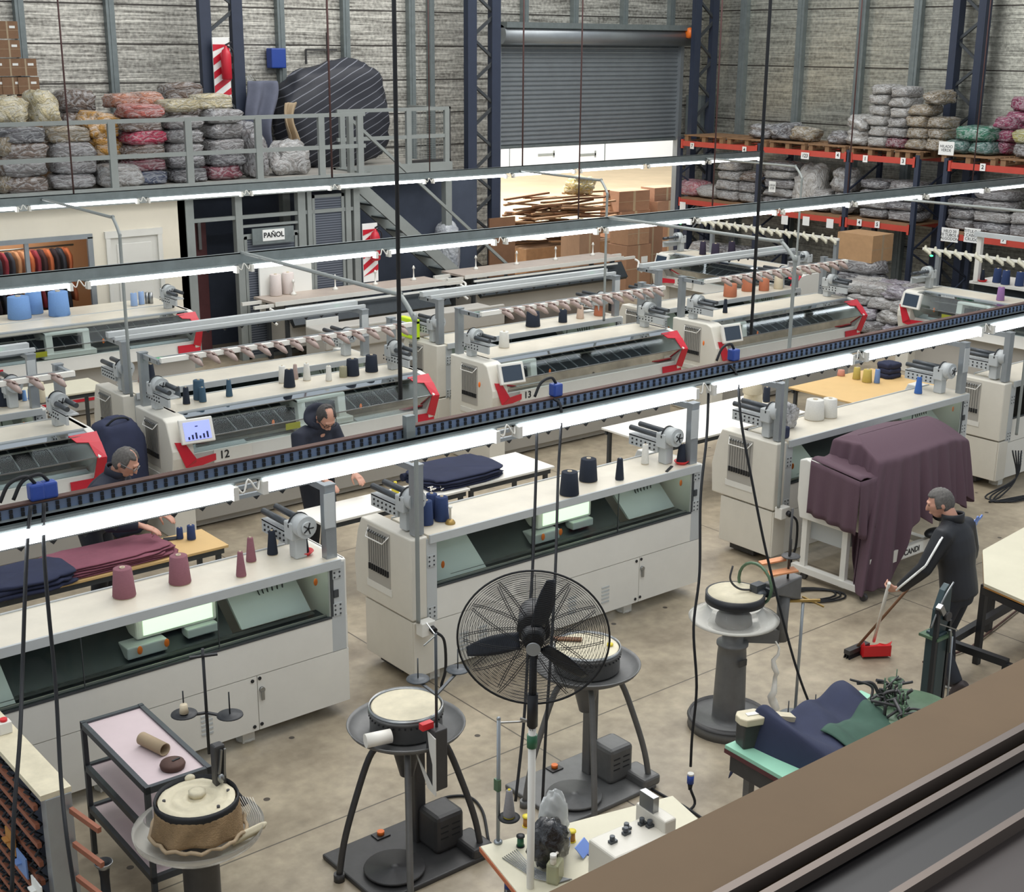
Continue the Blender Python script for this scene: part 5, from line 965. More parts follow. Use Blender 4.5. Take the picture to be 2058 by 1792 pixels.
for k, a0 in enumerate((73, 190, -42)):
    a0 = math.radians(a0); n1, n2 = 12, 5; m = MB()
    def bl(s_, t_, a0=a0):
        r = .07+s_*.27; wd = (.036+.012*math.sin(s_*3.1))*(1-.45*s_**3); aa = a0+.06*s_; rad = u*math.cos(aa)+w*math.sin(aa); tg = -u*math.sin(aa)+w*math.cos(aa)
        return C+rad*r+tg*((t_-.5)*2*wd)+nd*((t_-.5)*.045*(1-s_*.4))
    m.sheet(bl, n1, n2); m.build('blade', 'fanblade', T, mods=[('SOLIDIFY', dict(thickness=.004))])
pass
MB().cyl(C-nd*.03, C+nd*.035, .062, .05, 24).build('blade_hub', 'black', T); MB().cyl(C+nd*.1, C+nd*.108, .036, n=24).build('badge', 'alu', T); MB().cyl(C-nd*.28, C-nd*.08, .075, .085, 20).build('motor', 'castdark', T)
MB().cyl((0, 0, D.z-.5), (0, 0, D.z-.08), .02, n=12).cyl((0, 0, D.z-.48), (0, 0, D.z-.3), .028, n=12).bar(C-nd*.14, (0, 0, D.z-.1), .05).build('upper_pole', 'black', T); MB().cyl((0, 0, .05), (0, 0, D.z-.49), .02, n=14).build('lower_pole', 'white', T); MB().cyl((0, 0, D.z-.60), (0, 0, D.z-.53), .027, n=14).build('green_collar', 'green', T)
MB().lathe([(.22, 0), (.22, .02), (.1, .05), (.03, .06)], n=28).build('base', 'castdark', T)
# ------------------------------------------------------------------ overlock table
tr = -.235; T = thing('sewing_table', (4.02, 5.18, 0), tr, 'small white sewing table with a brown edge in front of the fan', 'table')
MB().box(0, -.62, .72, 1.25, 0, .75).build('table_top', 'tableboard', T, bevel=.004); MB().box(-.004, -.624, .715, 1.254, .004, .742).build('edge_band', 'terra', T)
for x, y in ((.12, -.1), (.12, -.55), (1.1, -.1), (1.1, -.55)): MB().box(x, y, 0, x+.05, y+.04, .72).build('leg', 'castgrey', T)
MB().lathe([(.16, .3), (.17, .32), (.15, .34), (.03, .34), (.03, .3)], (.06, -.28, 0), 24, axis=None).build('hand_wheel', 'castdark', T)
tl = lambda x, y, z=.75: V((4.02+x*math.cos(tr)-y*math.sin(tr), 5.18+x*math.sin(tr)+y*math.cos(tr), z))
b_ = at(1001, 1693, z=.75); T = thing('thread_stand', b_, 0, 'grey thread stand pole with one spool disc on the sewing table', 'thread stand')
MB().cyl((0, 0, 0), (0, 0, .76), .011, n=10).lathe([(.024, 0), (.024, .012), (.011, .015)], n=12).ell((0, 0, .765), (.012, .012, .012)).build('pole', 'alu', T); MB().bar((0, 0, .74), (.16, -.08, .73), .008).bar((.11, -.05, .75), (.17, -.09, .72), .012).build('top_arm', 'steel', T); MB().box(-.018, -.018, .33, .006, .018, .4).build('green_clamp', 'machgreen', T)
sp = at(1023, 1644, z=.92)-b_; MB().bar((0, 0, sp.z-.004), (sp.x, sp.y, sp.z-.004), .02, .01).build('arm', 'white', T); MB().lathe([(.001, 0), (.058, 0), (.062, .008), (.045, .01), (.001, .01)], sp, 24).build('spool_disc', 'rubber', T)
def cone(p, r, h, col, lab, group, taper=.55, cat='yarn cone', base='conetip', nm='yarn_cone', tilt=0, r0=.9):
    t = thing(nm, p, 0, lab, cat, group); 
    o = MB().lathe([(r*.96, .006), (r, .012), (r*taper, h*.95), (r*taper*.9, h*.965), (r*.22, h*.965)], n=22).build('yarn', 'yarn', t); o.color = lin(col)
    MB().lathe([(r*.45, 0), (r*.95, .0), (r*.9, .01)], n=18).lathe([(r*.2, h*.93), (r*.24, h), (r*.16, h), (r*.16, h*.93)], n=14).build('cone_core', base, t); return t
cone(b_+sp+V((0, 0, .011)), .034, .17, (150, 148, 150), 'grey thread cone with yellow tip on the thread stand disc', None, .5, base='yellow')
T = thing('overlock_machine', at(1204, 1790, z=.75), tr+.18, 'cream industrial overlock machine with dark tension knobs on the sewing table', 'sewing machine')
MB().box(-.0, -.12, 0, .38, .1, .26).build('body', 'cream', T, bevel=.012); MB().box(.36, -.1, .0, .44, .14, .33).build('head', 'cream', T, bevel=.01)
text('lettering', 'THINK', (.2, -.122, .19), .05, (1, 0, 0), (0, 0, 1), 'navygarment', T, bold=.001)
m = MB()
for x, y in ((.08, .0), (.19, .02), (.22, .05), (.32, .04), (.34, .0)): m.cyl((x, y, .26), (x, y, .30), .014, n=8).box(x-.02, y-.015, .26, x+.025, y+.012, .275)
m.build('thread_tensions', 'darksteel', T); MB().box(.36, .0, .33, .4, .11, .42).build('thread_guide', 'steel', T)
m = MB()
for k in range(9): m.bar((.24+.02*k, -.13, .02+.012*k), (.27+.02*k, -.18, .05), .014)
m.build('looper_parts', 'darksteel', T); MB().box(.3, -.26, .0, .44, -.13, .03).build('throat_plate', 'steel', T)
p = tl(.26, -.33); T = thing('bag_bundle', p, 0, 'bunched black plastic bag of waste on the sewing table', 'bag')
def lump(d, q): return V((d.x*.12, d.y*.10, d.z*.14))*(1+noise.noise(d*2.5)*.25+noise.noise(d*7)*.13)
MB().ell((0, 0, .14), (1, 1, 1), 30, 20, lump).build('black_plastic', 'blackplastic', T)
def clr(d, q): return V((d.x*.085, d.y*.075, d.z*.17))*(1+noise.noise(d*3+V((5, 0, 0)))*.2+noise.noise(d*8)*.1)
pc = at(1115, 1590, z=1.05); tag(MB().ell((0, 0, .0), (1, 1, 1), 26, 18, clr).build('clear_plastic_bag', 'film', loc=tl(.36, -.18, .75+.17+.01)), 'crumpled clear plastic bag standing behind the black bag', 'bag')
p = tl(.10, -.55); p = at(1115, 1768, z=.75); T = thing('oil_jug', p, .5, 'translucent jug of pale oil on the near corner of the sewing table', 'jug'); MB().box(-.05, -.035, 0, .05, .035, .12).build('jug_body', 'liquid', T, bevel=.012); MB().lathe([(.018, .12), (.016, .15), (.016, .155)], (-.03, 0, 0), 12).build('neck', 'foam', T); MB().cyl((-.03, 0, .15), (-.03, 0, .175), .018, n=14).build('cap', 'white', T); MB().tube(catmull([(-.01, 0, .12), (.0, 0, .15), (.035, 0, .145), (.045, 0, .11)]), .007, 8).build('jug_handle', 'foam', T)
p = at(1128, 1715, z=.75); T = thing('dark_bottle', p, 0, 'black bottle with a narrow neck beside the overlock machine', 'bottle'); MB().lathe([(.034, 0), (.034, .1), (.02, .13), (.02, .17)], n=18).build('bottle_body', 'black', T)
for i, (px, py, lab) in enumerate(((1149, 1690, 'yellow thread spool right of the black bottle'), (1058, 1660, 'yellow-topped thread spool left of the black bag'), (1046, 1700, 'dark teal thread spool at the left of the black bag'))):
    p = at(px, py, z=.75); T = thing('thread_spool', p, 0, lab, 'spool', 'thread spools on the sewing table'); MB().lathe([(.02, .005), (.018, .06)], n=14).build('thread', 'green' if i == 2 else 'ochre', T); MB().lathe([(.024, .06), (.024, .068), (.008, .07)], n=14).lathe([(.024, 0), (.024, .006)], n=14).build('flanges', 'yellow' if i < 2 else 'black', T)
m = MB()
for k in range(8): m.tube(catmull([tl(.06+.012*k, -.16, .755+.004*k), tl(.1+.01*k, -.3, .757), tl(.14+.012*k, -.42, .76), tl(.24+.01*k, -.5, .756)]), .003, 5)
tag(m.build('wire_bundle', 'steel'), 'bundle of thin grey wires curving around the black bag', 'wires')
p = at(1175, 1712, z=.76); T = thing('blue_comb_plate', p, .4, 'blue plastic comb plate leaning at the overlock machine', 'plate'); m = MB().hexa([V(q) for q in ((-.06, -.02, 0), (-.06, -.015, 0), (-.06, .03, .05), (-.06, .035, .05), (.06, -.02, 0), (.06, -.015, 0), (.06, .03, .05), (.06, .035, .05))]).build('plate', 'bluepl', T)
MB().bar((-.03, -.04, .01), (.04, -.05, .01), .02, .012).build('blue_clip', 'blue', T)
p = at(1021, 1768, z=.55); T = thing('spray_bottle', (p.x, p.y, 0), 0, 'blue and white bottle on a stand below the table edge', 'bottle'); MB().lathe([(.02, .5), (.022, .56), (.012, .6)], n=14).build('blue_body', 'blue', T); MB().lathe([(.014, .6), (.014, .63)], n=12).build('white_cap', 'white', T); MB().cyl((0, 0, 0), (0, 0, .5), .012, n=8).build('rod', 'alu', T)
# ------------------------------------------------------------------ mint table with a machine under a dark garment
T = thing('sewing_table', (5.86, 4.3, 0), -.05, 'mint green table edge under the dark garment', 'table'); MB().box(0, 0, .75, 1.3, .78, .775).build('table_top', 'mintgreen', T); MB().box(-.003, -.003, .72, 1.303, .783, .75).build('edge_band', 'maroon', T); MB().box(.02, .3, .6, .14, .75, .72).build('drawer', 'castdark', T)
for x, y in ((.1, .1), (.1, .65), (1.15, .1), (1.15, .65)): MB().box(x, y, 0, x+.05, y+.05, .72).build('leg', 'castgrey', T)
p = at(1508, 1445, z=.95); T = thing('sewing_machine', (p.x, p.y, .775), -.35, 'dirty cream sewing machine head poking out from the dark garment', 'sewing machine'); MB().prism([(-.09, -.03), (-.06, -.07), (.06, -.07), (.1, -.03), (.1, .03), (.06, .07), (-.06, .07), (-.09, .03)], (.16, .21), lambda a, b, t_: (a, b, t_)).build('head_cover', 'dialcream', T, bevel=.008); MB().box(-.07, -.055, 0, .09, .055, .16).build('head_body', 'castdark', T, bevel=.01); MB().bar((.1, 0, .17), (.3, .0, .12), .07).build('arm', 'dialcream', T); MB().box(-.03, -.02, .211, .05, .015, .216).build('label', 'paper', T)
def garment(u, v):
    x = 5.98+u*1.05; y = 5.12-v*.95-.05*math.sin(u*5); zt = .93-.06*u+.10*math.exp(-((u-.12)/.1)**2)
    over = max(0, v*.95-.80); z = zt-.16*v**2+.035*noise.noise(V((u*5, v*4, 2)))+.025*math.sin(u*14+v*5)
    if v < .12: z -= (.12-v)*2.2
    if u < .08: z -= (.08-u)*5.5*(.5+v)
    return (x, y, z)
o = MB().sheet(garment, 60, 40).build('dark_garment', 'navygarment', mods=[('SOLIDIFY', dict(thickness=.012)), ('SUBSURF', dict(levels=1, render_levels=1))]); tag(o, 'navy work jacket with a green panel thrown over the sewing machine', 'garment')
def gp(u, v): a = garment(.32+u*.62, .42+v*.46); return (a[0], a[1], a[2]+.02+.01*math.sin(u*17))
MB().sheet(gp, 40, 16).build('green_panel', 'greengarment', o, mods=[('SOLIDIFY', dict(thickness=.008))])
# ------------------------------------------------------------------ green machine and white board at the right
p = at(1770, 1432, z=.85); T = thing('circular_knitter', (p.x+.2, p.y-.1, 0), 0, 'old green circular machine with a tangle of rods, cut by the window sill', 'machine')
MB().lathe([(.3, .8), (.31, .83), (.28, .86), (.001, .86)], n=34).build('green_bed', 'machgreen', T); MB().lathe([(.1, 0), (.1, .8)], n=14).build('column', 'green', T); MB().tube([(.315*math.cos(a), .315*math.sin(a), .83) for a in [1.9+i*.14 for i in range(20)]], .014, 8).build('white_rim', 'foam', T)
m = MB(); kr = random.Random(9)
for k in range(26):
    a = kr.uniform(1.2, 3.6); r = kr.uniform(.05, .28); q = V((r*math.cos(a), r*math.sin(a), .87)); m.tube(catmull([q, q+V((kr.uniform(-.06, .06), kr.uniform(-.06, .06), .07)), q+V((kr.uniform(-.14, .1), kr.uniform(-.1, .12), kr.uniform(.02, .13)))]), kr.choice([.006, .009, .012]), 6)
m.build('rods', 'castdark', T); m = MB()
for k in range(12): a = kr.uniform(1.2, 3.6); r = kr.uniform(.08, .3); m.ell((r*math.cos(a), r*math.sin(a), .9), (.03, .022, .025), 8, 6).cyl((r*math.cos(a), r*math.sin(a), .9), (r*math.cos(a), r*math.sin(a), 1.0), .006, n=6)
m.build('green_blocks', 'machgreen', T); MB().lathe([(.05, .93), (.055, .94), (.001, .945)], (.12, .22, 0), 14).cyl((.12, .22, .86), (.12, .22, 1.02), .004, n=6).build('spool_cup', 'machgreen', T)
T = thing('green_column_machine', (8.05, 5.0, 0), 0, 'dark green column machine standing in front of the sweeping man', 'machine'); zt = hz0 = 1.32
MB().box(-.05, -.04, 0, .06, .07, .98).build('column', 'bluegreen', T, bevel=.008); MB().box(-.09, -.06, .94, .09, .1, .96).build('shelf_plate', 'machgreen', T)
MB().prism([(-.07, .96), (-.06, 1.16), (.0, 1.3), (.05, 1.34), (.09, 1.3), (.09, 1.05), (.05, .96)], (-.02, .03), lambda a, b, t_: (a, t_, b)).build('head_plate', 'bluegreen', T, bevel=.006); MB().cyl((.04, -.02, 1.1), (.04, -.05, 1.1), .035, n=18).build('pulley', 'castdark', T)
MB().tube(catmull([(.08, -.03, 1.35), (-.02, -.04, 1.28), (-.09, -.03, 1.16), (-.13, -.02, 1.05)]), .007, 6).bar((-.1, -.05, 1.22), (-.05, -.05, 1.15), .04).bar((.05, -.06, 1.0), (.07, -.06, .82), .02).bar((-.08, -.04, 1.08), (.13, -.08, .98), .008).build('linkage', 'steel', T); MB().cyl((.09, -.08, .2), (.06, -.08, .95), .007, n=6).build('rod', 'alu', T); MB().box(-.1, -.05, 0, -.07, -.02, 1.2).build('dark_post', 'black', T); MB().box(.09, -.03, 0, .115, -.0, 1.05).build('dark_post', 'black', T); MB().box(-.16, -.14, 0, .16, .16, .03).build('foot', 'bluegreen', T)
T = thing('cutting_table', (9.75, 4.4, 0), 0, 'large white board table at the right edge beside the sweeping man', 'table')
A_ = [at(1975, 1105, z=.78), at(2075, 1050, z=.78), at(2100, 1225, z=.78), at(1978, 1172, z=.78)]; A_ = [a_-V((9.75, 4.4, 0)) for a_ in A_]
ex = lambda q, z: V((q.x, q.y, z)); Q = [ex(A_[0], .78), ex(A_[1]+(A_[1]-A_[0])*.5, .78), ex(A_[2]+(A_[2]-A_[3])*.6, .78), ex(A_[3], .78)]; m = MB(); m.prism([(q.x, q.y) for q in Q], (.755, .78), lambda a, b, t_: (a, b, t_)); m.build('board', 'tableboard', T); m = MB(); m.prism([(q.x, q.y) for q in Q], (.74, .755), lambda a, b, t_: (a, b, t_)); m.build('yellow_edge', 'ochre', T)
MB().bar(Q[3]+V((.06, .02, -.08)), Q[2]+V((0, 0, -.08)), .07, .06).bar(Q[3]+V((.06, 0, -.08)), Q[0]+V((.06, 0, -.08)), .05, .06).build('frame_rail', 'black', T)
for q in (Q[0]+V((.1, -.08, 0)), Q[3]+V((.12, .06, 0)), Q[1]+V((-.1, -.1, 0))): MB().box(q.x-.025, q.y-.025, 0, q.x+.025, q.y+.025, .72).build('leg', 'black', T)
T = thing('floor_frame', at(1905, 1290, z=.3)-V((0, 0, .3)), 0, 'low black square-tube frame beside the green column machine', 'frame'); a_ = V((0, 0, .3)); b2 = at(2075, 1190, z=.3)-at(1905, 1290, z=.3)+a_; c_ = at(2025, 1332, z=.3)-at(1905, 1290, z=.3)+a_
MB().bar(a_, b2, .06).bar(a_, c_, .06).build('beams', 'black', T); MB().box(-.03, -.03, 0, .03, .03, .33).build('leg', 'black', T); MB().box(c_.x-.03, c_.y-.03, 0, c_.x+.03, c_.y+.03, .3).build('leg', 'black', T); MB().box(b2.x-.03, b2.y-.03, 0, b2.x+.03, b2.y+.03, .3).build('leg', 'black', T)
tag(MB().tube(catmull([at(1855, 1330, z=.02), at(1940, 1305, z=.02), at(1975, 1280, z=.02), at(2058, 1215, z=.02)]), .01, 6).build('floor_cable', 'rust'), 'brownish cable lying under the low black frame', 'cable')
p = at(2025, 1193, z=.03); T = thing('red_foot_pedal', p-V((0, 0, .03)), .3, 'red foot pedal on the floor under the white board table', 'pedal'); MB().box(-.1, -.05, 0, .1, .05, .02).hexa([V(q) for q in ((-.08, -.05, .02), (-.08, -.05, .06), (-.08, .05, .02), (-.08, .05, .06), (.08, -.04, .02), (.08, -.04, .03), (.08, .04, .02), (.08, .04, .03))]).build('pedal_body', 'redplastic', T, bevel=.006)
# ------------------------------------------------------------------ machine under the plum cloth
T = thing('covered_machine', (10.0, 7.1, 0), 0, 'white machine on wheeled feet hidden under the plum cloth, lettered crossbar', 'machine')
MB().px([(.18, .62), (.76, .62), (.80, .8), (.80, 1.2), (.72, 1.22), (.2, 1.1), (.16, .9)], .02, .12).build('side_panel', 'white', T, bevel=.012)
MB().box(.05, .2, .05, .1, .26, .64).build('side_leg', 'white', T); MB().box(.05, .68, .05, .1, .74, .64).build('side_leg', 'white', T); MB().box(.02, .0, .07, .1, .82, .13).build('foot_rail', 'white', T); MB().box(1.65, .0, .07, 1.73, .82, .13).box(1.65, .2, .1, 1.7, .26, .7).build('foot_rail', 'white', T)
MB().box(.1, .0, .26, 1.7, .05, .38).build('crossbar', 'white', T); MB().box(.62, -.006, .275, 1.0, 0, .365).build('plate', 'paper', T); text('lettering', 'CANDI', (.81, -.008, .32), .08, (1, 0, 0), (0, 0, 1), 'black', T, bold=.002)
MB().box(.12, .1, .62, 1.7, .6, 1.05).box(.35, .2, 1.05, 1.6, .5, 1.34).build('machine_body', 'white', T); MB().box(.14, .3, .4, .6, .7, .62).build('lower_tray', 'lightgrey', T)
for x, y in ((.06, -.03), (.06, .68), (1.69, -.03), (1.69, .68)): MB().cyl((x-.02, y, .035), (x+.02, y, .035), .035, n=14).build('caster', 'castdark', T)
MB().ell((1.15, -.06, .66), (.10, .08, .09)).ell((1.1, -.05, .45), (.13, .08, .05)).build('black_padding', 'black', T)
m = MB()
for k in range(6): m.box(.014, .5, 1.0+k*.014, .02, .57, 1.006+k*.014)
m.build('side_vents', 'black', T)
per = [(.3, .62, 1.40), (.3, .3, 1.42), (.27, .08, 1.30), (.6, .05, 1.30), (1.0, .06, 1.31), (1.45, .08, 1.31), (1.78, .12, 1.24), (1.8, .4, 1.3), (1.78, .66, 1.24), (1.2, .68, 1.40), (.7, .68, 1.40)]
def pp(s):
    n_ = len(per); f = (s % 1)*n_; i = int(f); t_ = f-i; a, b = V(per[i % n_]), V(per[(i+1) % n_]); return a.lerp(b, t_)
def cloth(u, v):
    e = pp(u); c_ = V((min(max(e.x, .42), 1.55), .45, 1.455)); n_ = len(per); f = u*n_
    if v < .3: q = c_.lerp(e, v/.3); q.z = e.z+(1.455-e.z)*(1-(v/.3)**1.5) if v > 0 else 1.455; return tuple(q)
    k = (v-.3)/.7
    hem = .08 if 1.75 < f < 3.05 else .12 if 1.2 < f <= 1.75 else .62+.05*math.sin(f*9)
    if 3.05 <= f < 3.3: hem = .08+(f-3.05)/.25*.5
    if 0 <= f <= 1.2: hem = .66+.06*math.sin(f*11)
    if .9 < f <= 1.2: hem = .66-(f-.9)/.3*.5
    out = V((e.x-.95, (e.y-.4)*2.2, 0)); out.normalize(); fold = .5*math.sin(u*2*math.pi*17)+.5*math.sin(u*2*math.pi*31+1)
    q = e+out*(.02+k*.08+fold*.065*k**.7); q.z = e.z+(hem-e.z)*k
    if 1.2 < f < 3.2: q += V((-.27, -.05, 0))*k*math.sin((f-1.2)/2*math.pi)
    return tuple(q)
o = MB().sheet(cloth, 260, 30).build('plum_cloth', 'plum', mods=[('SOLIDIFY', dict(thickness=.008)), ('SUBSURF', dict(levels=1, render_levels=1))], loc=(10.0, 7.1, 0)); tag(o, 'large plum fabric draped over the white machine, reaching the floor', 'cloth')
MB().sheet(lambda u, v: (-.01+u*.38, .06+v*.58, 1.175+.07*v+.015*math.sin(u*9)), 8, 8).sheet(lambda u, v: (-.02-.02*v+.02*math.sin(u*22)*v, .05+u*.58, 1.17+.07*u-v*.52), 30, 10).sheet(lambda u, v: (-.02+u*.38, .05-.03*v+.02*math.sin(u*20)*v, 1.17-v*(.52+.05*math.sin(u*9))), 30, 10).build('cloth_shoulder', 'plum', o, mods=[('SOLIDIFY', dict(thickness=.008))])
m = MB()
for k in range(3): m.tube([at(1625+55*math.cos(a)+10*k, 1193+12*math.sin(a)+2*k, z=.015) for a in [i*.35 for i in range(19)]], .009, 6, False)
tag(m.build('cable_coil', 'rubber'), 'coil of black cable on the floor beside the plum cloth', 'cable')
m = MB()
for k in range(4): m.tube(catmull([at(2035+6*k, 905, Y=8.0), at(2042, 960, Y=7.95), at(2010-10*k, 998, z=.015), at(1990+14*k, 1008, z=.015), at(2058+10*k, 996, z=.015)]), .01, 6)
tag(m.build('power_cables', 'rubber'), 'tangle of black cables on the floor by the rightmost machine', 'cable')
# ================================================================== people
def loft(m, secs, n=20):
    """rings: (centre, side axis, depth axis, half width, half depth)"""
    b = len(m.v)
    for c, a, d, rx, ry in secs:
        for k in range(n):
            t = 2*math.pi*k/n; m.v.append(tuple(V(c)+a*(rx*math.cos(t))+d*(ry*math.sin(t))))
    for i in range(len(secs)-1):
        for k in range(n): m.face([b+i*n+k, b+i*n+(k+1) % n, b+(i+1)*n+(k+1) % n, b+(i+1)*n+k], True)
    m.face([b+k for k in reversed(range(n))]); m.face([b+(len(secs)-1)*n+k for k in range(n)]); return m
def hand(m, wr, d, g, n_, grip):
    d, g, n_ = V(d).normalized(), V(g), V(n_); g = (g-d*g.dot(d)).normalized(); n_ = (n_-d*n_.dot(d)-g*n_.dot(g)).normalized(); wr = V(wr)
    loft(m, [(wr-d*.02, g, n_, .026, .02), (wr+d*.02, g, n_, .034, .018), (wr+d*.06, g, n_, .042, .017), (wr+d*.09, g, n_, .040, .014)], 12)
    for k, ln in enumerate((.85, 1., .93, .75)):
        p = wr+d*.082+g*(.030-.020*k); pts = [p-d*.02, p]; c = .75 if grip else .22; a = 0
        for seg in (.042*ln, .028*ln, .022*ln):
            a += c*(1 if not grip else 1.25); p = p+(d*math.cos(a)+n_*math.sin(a))*seg; pts.append(p)
        m.tube(pts, [.0095, .0095, .009, .0082, .0065], 8)
    p = wr+d*.025+g*.03; m.tube([p, p+(d*.6+g*.55+n_*.35).normalized()*.04, p+(d*.8+g*.35+n_*.6).normalized()*.068, p+(d*.8+g*.1+n_*.9).normalized()*.09], [.014, .012, .010, .007], 8)
VOX = lambda s, it=4: [('REMESH', dict(mode='VOXEL', voxel_size=s, use_smooth_shade=True)), ('SMOOTH', dict(iterations=it, factor=.5))]
def person(name, loc, rz, lab, P, jacket='jacketblack', trousers='tracknavy', hairm='hair', glasses=None, stripe=False, hood=False, bald=0):
    t = thing('person', loc, rz, lab, 'person'); g = {k: (V(v) if not isinstance(v, (list, float, int)) else v) for k, v in P.items()}
    look = g['look'].normalized(); side = look.cross(V((0, 0, 1))).normalized(); up = side.cross(look).normalized(); H = g['head']
    b = MB()
    # head: skull, face, jaw, nose, brows, ears
    b.ell((0, 0, 0), (1, 1, 1), 28, 20, lambda d, q: H+side*(d.x*.076)+look*(d.y*.095)+up*(d.z*.105)+(look*.012 if d.y > .3 and d.z < .1 else V((0, 0, 0))))
    b.ell((0, 0, 0), (1, 1, 1), 20, 14, lambda d, q: H+look*.035-up*.065+side*(d.x*.054)+look*(d.y*.055)+up*(d.z*.055))
    b.tube([H+look*.092+up*.012, H+look*.112-up*.018, H+look*.118-up*.032, H+look*.095-up*.042], [.009, .012, .015, .008], 8)
    b.tube([H+look*.088+up*.022-side*.045, H+look*.098+up*.026, H+look*.088+up*.022+side*.045], .009, 8)
    b.tube([H+look*.095-up*.068-side*.022, H+look*.102-up*.066, H+look*.095-up*.068+side*.022], .008, 8)
    for s in (-1, 1): b.ell((0, 0, 0), (1, 1, 1), 12, 8, lambda d, q: H+side*s*.078-look*.008-up*.012+side*(d.x*.010)+look*(d.y*.018)+up*(d.z*.03))
    N = g['neck']; b.tube([H-up*.07-look*.02, (H+N)*.5-look*.012, N, g['chest']], [.055, .056, .062, .11], 14)
    for sd in ('l', 'r'):
        sh, el, wr = g['sh'+sd], g['el'+sd], g['wr'+sd]; b.tube([g['chest'], sh, (sh+el)*.5, el, (el+wr)*.5, wr], [.07, .052, .046, .038, .038, .025], 12)
        hd = g.get('hd'+sd, wr-el); hand(b, wr+V(hd).normalized()*.02, hd, g['gx'+sd], g['gn'+sd], P.get('grip'+sd, True))
        hp, kn, an = g['hp'+sd], g['kn'+sd], g['an'+sd]; b.tube([g['hips'], hp, (hp+kn)*.5, kn, (kn+an)*.5, an], [.09, .078, .068, .052, .05, .038], 12)
    b.tube([g['hips'], g['waist'], g['chest']], [.11, .11, .11], 14)
    b.build('body', 'skin', t, mods=VOX(.0065, 3))
    # jacket
    fa = V((0, 1, 0)); sa = V((1, 0, 0)); ch = g['chest']; spine = (g['neck']-g['hips']).normalized(); dep = sa.cross(spine).normalized()
    j = MB(); hips, waist, neck = g['hips'], g['waist'], g['neck']; sx_ = (g['shr']-g['shl']).normalized(); dp = sx_.cross(spine).normalized()
    loft(j, [(hips-spine*.08, sa, dp, .185, .135), (hips, sa, dp, .19, .14), (waist, sa, dp, .185, .135), (ch-spine*.08, sx_, dp, .205, .145), (ch+spine*.04, sx_, dp, .205, .135), (ch+spine*.12, sx_, dp, .17, .11), (neck, sx_, dp, .08, .08), (neck+spine*.04, sx_, dp, .072, .078)], 24)
    for sd in ('l', 'r'):
        sh, el, wr = g['sh'+sd], g['el'+sd], g['wr'+sd]; inn = ch+spine*.07+(sh-ch)*.4
        j.tube([inn, sh, sh.lerp(el, .5)+V((0, 0, .004)), el.lerp(sh, .15), el, el.lerp(wr, .3), el.lerp(wr, .7), wr-(wr-el).normalized()*.01], [.085, .083, .072, .066, .064, .06, .052, .045], 14)
    jo = j.build('jacket', jacket, t, mods=VOX(.012, 5)+[('DISPLACE', dict(strength=.0))])
    MB().lathe([(.084, -.01), (.088, .03), (.09, .06), (.082, .062), (.078, .03)], neck-look*.01, 22, axis=(spine*.8+V((0, 0, .3))), caps=False).build('collar', jacket, t, mods=[('SOLIDIFY', dict(thickness=.008))])
    if hood:
        MB().ell((0, 0, 0), (1, 1, 1), 24, 14, lambda d, q: neck+spine*.05-look*.05+side*(d.x*.15)+look*(d.y*.10)+V((0, 0, 1))*(d.z*.075*(1.5 if d.y < 0 else .8))).build('hood', jacket, t, mods=VOX(.012, 3))
    if stripe:
        for sd in ('l', 'r'):
            sh, el, wr = g['sh'+sd], g['el'+sd], g['wr'+sd]; o_ = V((-1 if sd == 'l' else 1, 0, 0)); rr_ = [.080, .072, .066, .066, .058, .050]
            am, fm_ = (el-sh).normalized(), (wr-el).normalized(); pts = [sh.lerp(el, .05), sh.lerp(el, .5), sh.lerp(el, .9), el.lerp(wr, .1), el.lerp(wr, .5), wr.lerp(el, .05)]
            ds = [(lambda q_: (q_-a__*q_.dot(a__)).normalized())(V(o_)*.75+V((0, -.35, .5))) for a__ in (am, am, am, fm_, fm_, fm_)]; out = [p+d__*(r_+.004) for p, r_, d__ in zip(pts, rr_, ds)]
            for off, in ((-.010,), (.010,)): MB().tube([p+V((0, -off*.6, off)) for p in out], .0075, 6).build('sleeve_stripe', 'whitetag', t)
    tr_ = MB(); loft(tr_, [(g['hips']+V((0, 0, .06)), sa, fa, .165, .115), (g['hips']-V((0, 0, .05)), sa, fa, .175, .125), (g['hips']-V((0, 0, .13)), sa, fa, .15, .11)], 20)
    for sd in ('l', 'r'):
        hp, kn, an = g['hp'+sd], g['kn'+sd], g['an'+sd]; tr_.tube([hp+V((0, 0, .04)), hp, hp.lerp(kn, .5), kn, kn.lerp(an, .5), an+V((0, 0, .0))], [.09, .098, .086, .072, .066, .056], 14)
    tr_.build('trousers', trousers, t, mods=VOX(.012, 4))
    for sd in ('l', 'r'):
        an = g['an'+sd]; fd = V(P.get('ft'+sd, (0, 1, 0))).normalized(); fs = fd.cross(V((0, 0, 1))).normalized(); fu = fs.cross(fd)
        s_ = MB(); loft(s_, [(an-fd*.07-fu*.055, fs, fu, .03, .03), (an-fd*.05-fu*.045, fs, fu, .04, .045), (an-fu*.03, fs, fu, .044, .055), (an+fd*.07-fu*.05, fs, fu, .048, .038), (an+fd*.14-fu*.058, fs, fu, .046, .028), (an+fd*.185-fu*.062, fs, fu, .028, .018)], 14)
        sh_ = s_.build('shoe', 'shoe', t, mods=[('SUBSURF', dict(levels=1, render_levels=1))])
        s_ = MB(); loft(s_, [(an-fd*.08-fu*.086, fs, fu, .032, .012), (an-fd*.04-fu*.086, fs, fu, .042, .014), (an+fd*.1-fu*.086, fs, fu, .05, .012), (an+fd*.19-fu*.078, fs, fu, .028, .009)], 14).build('sole', 'sole', sh_)
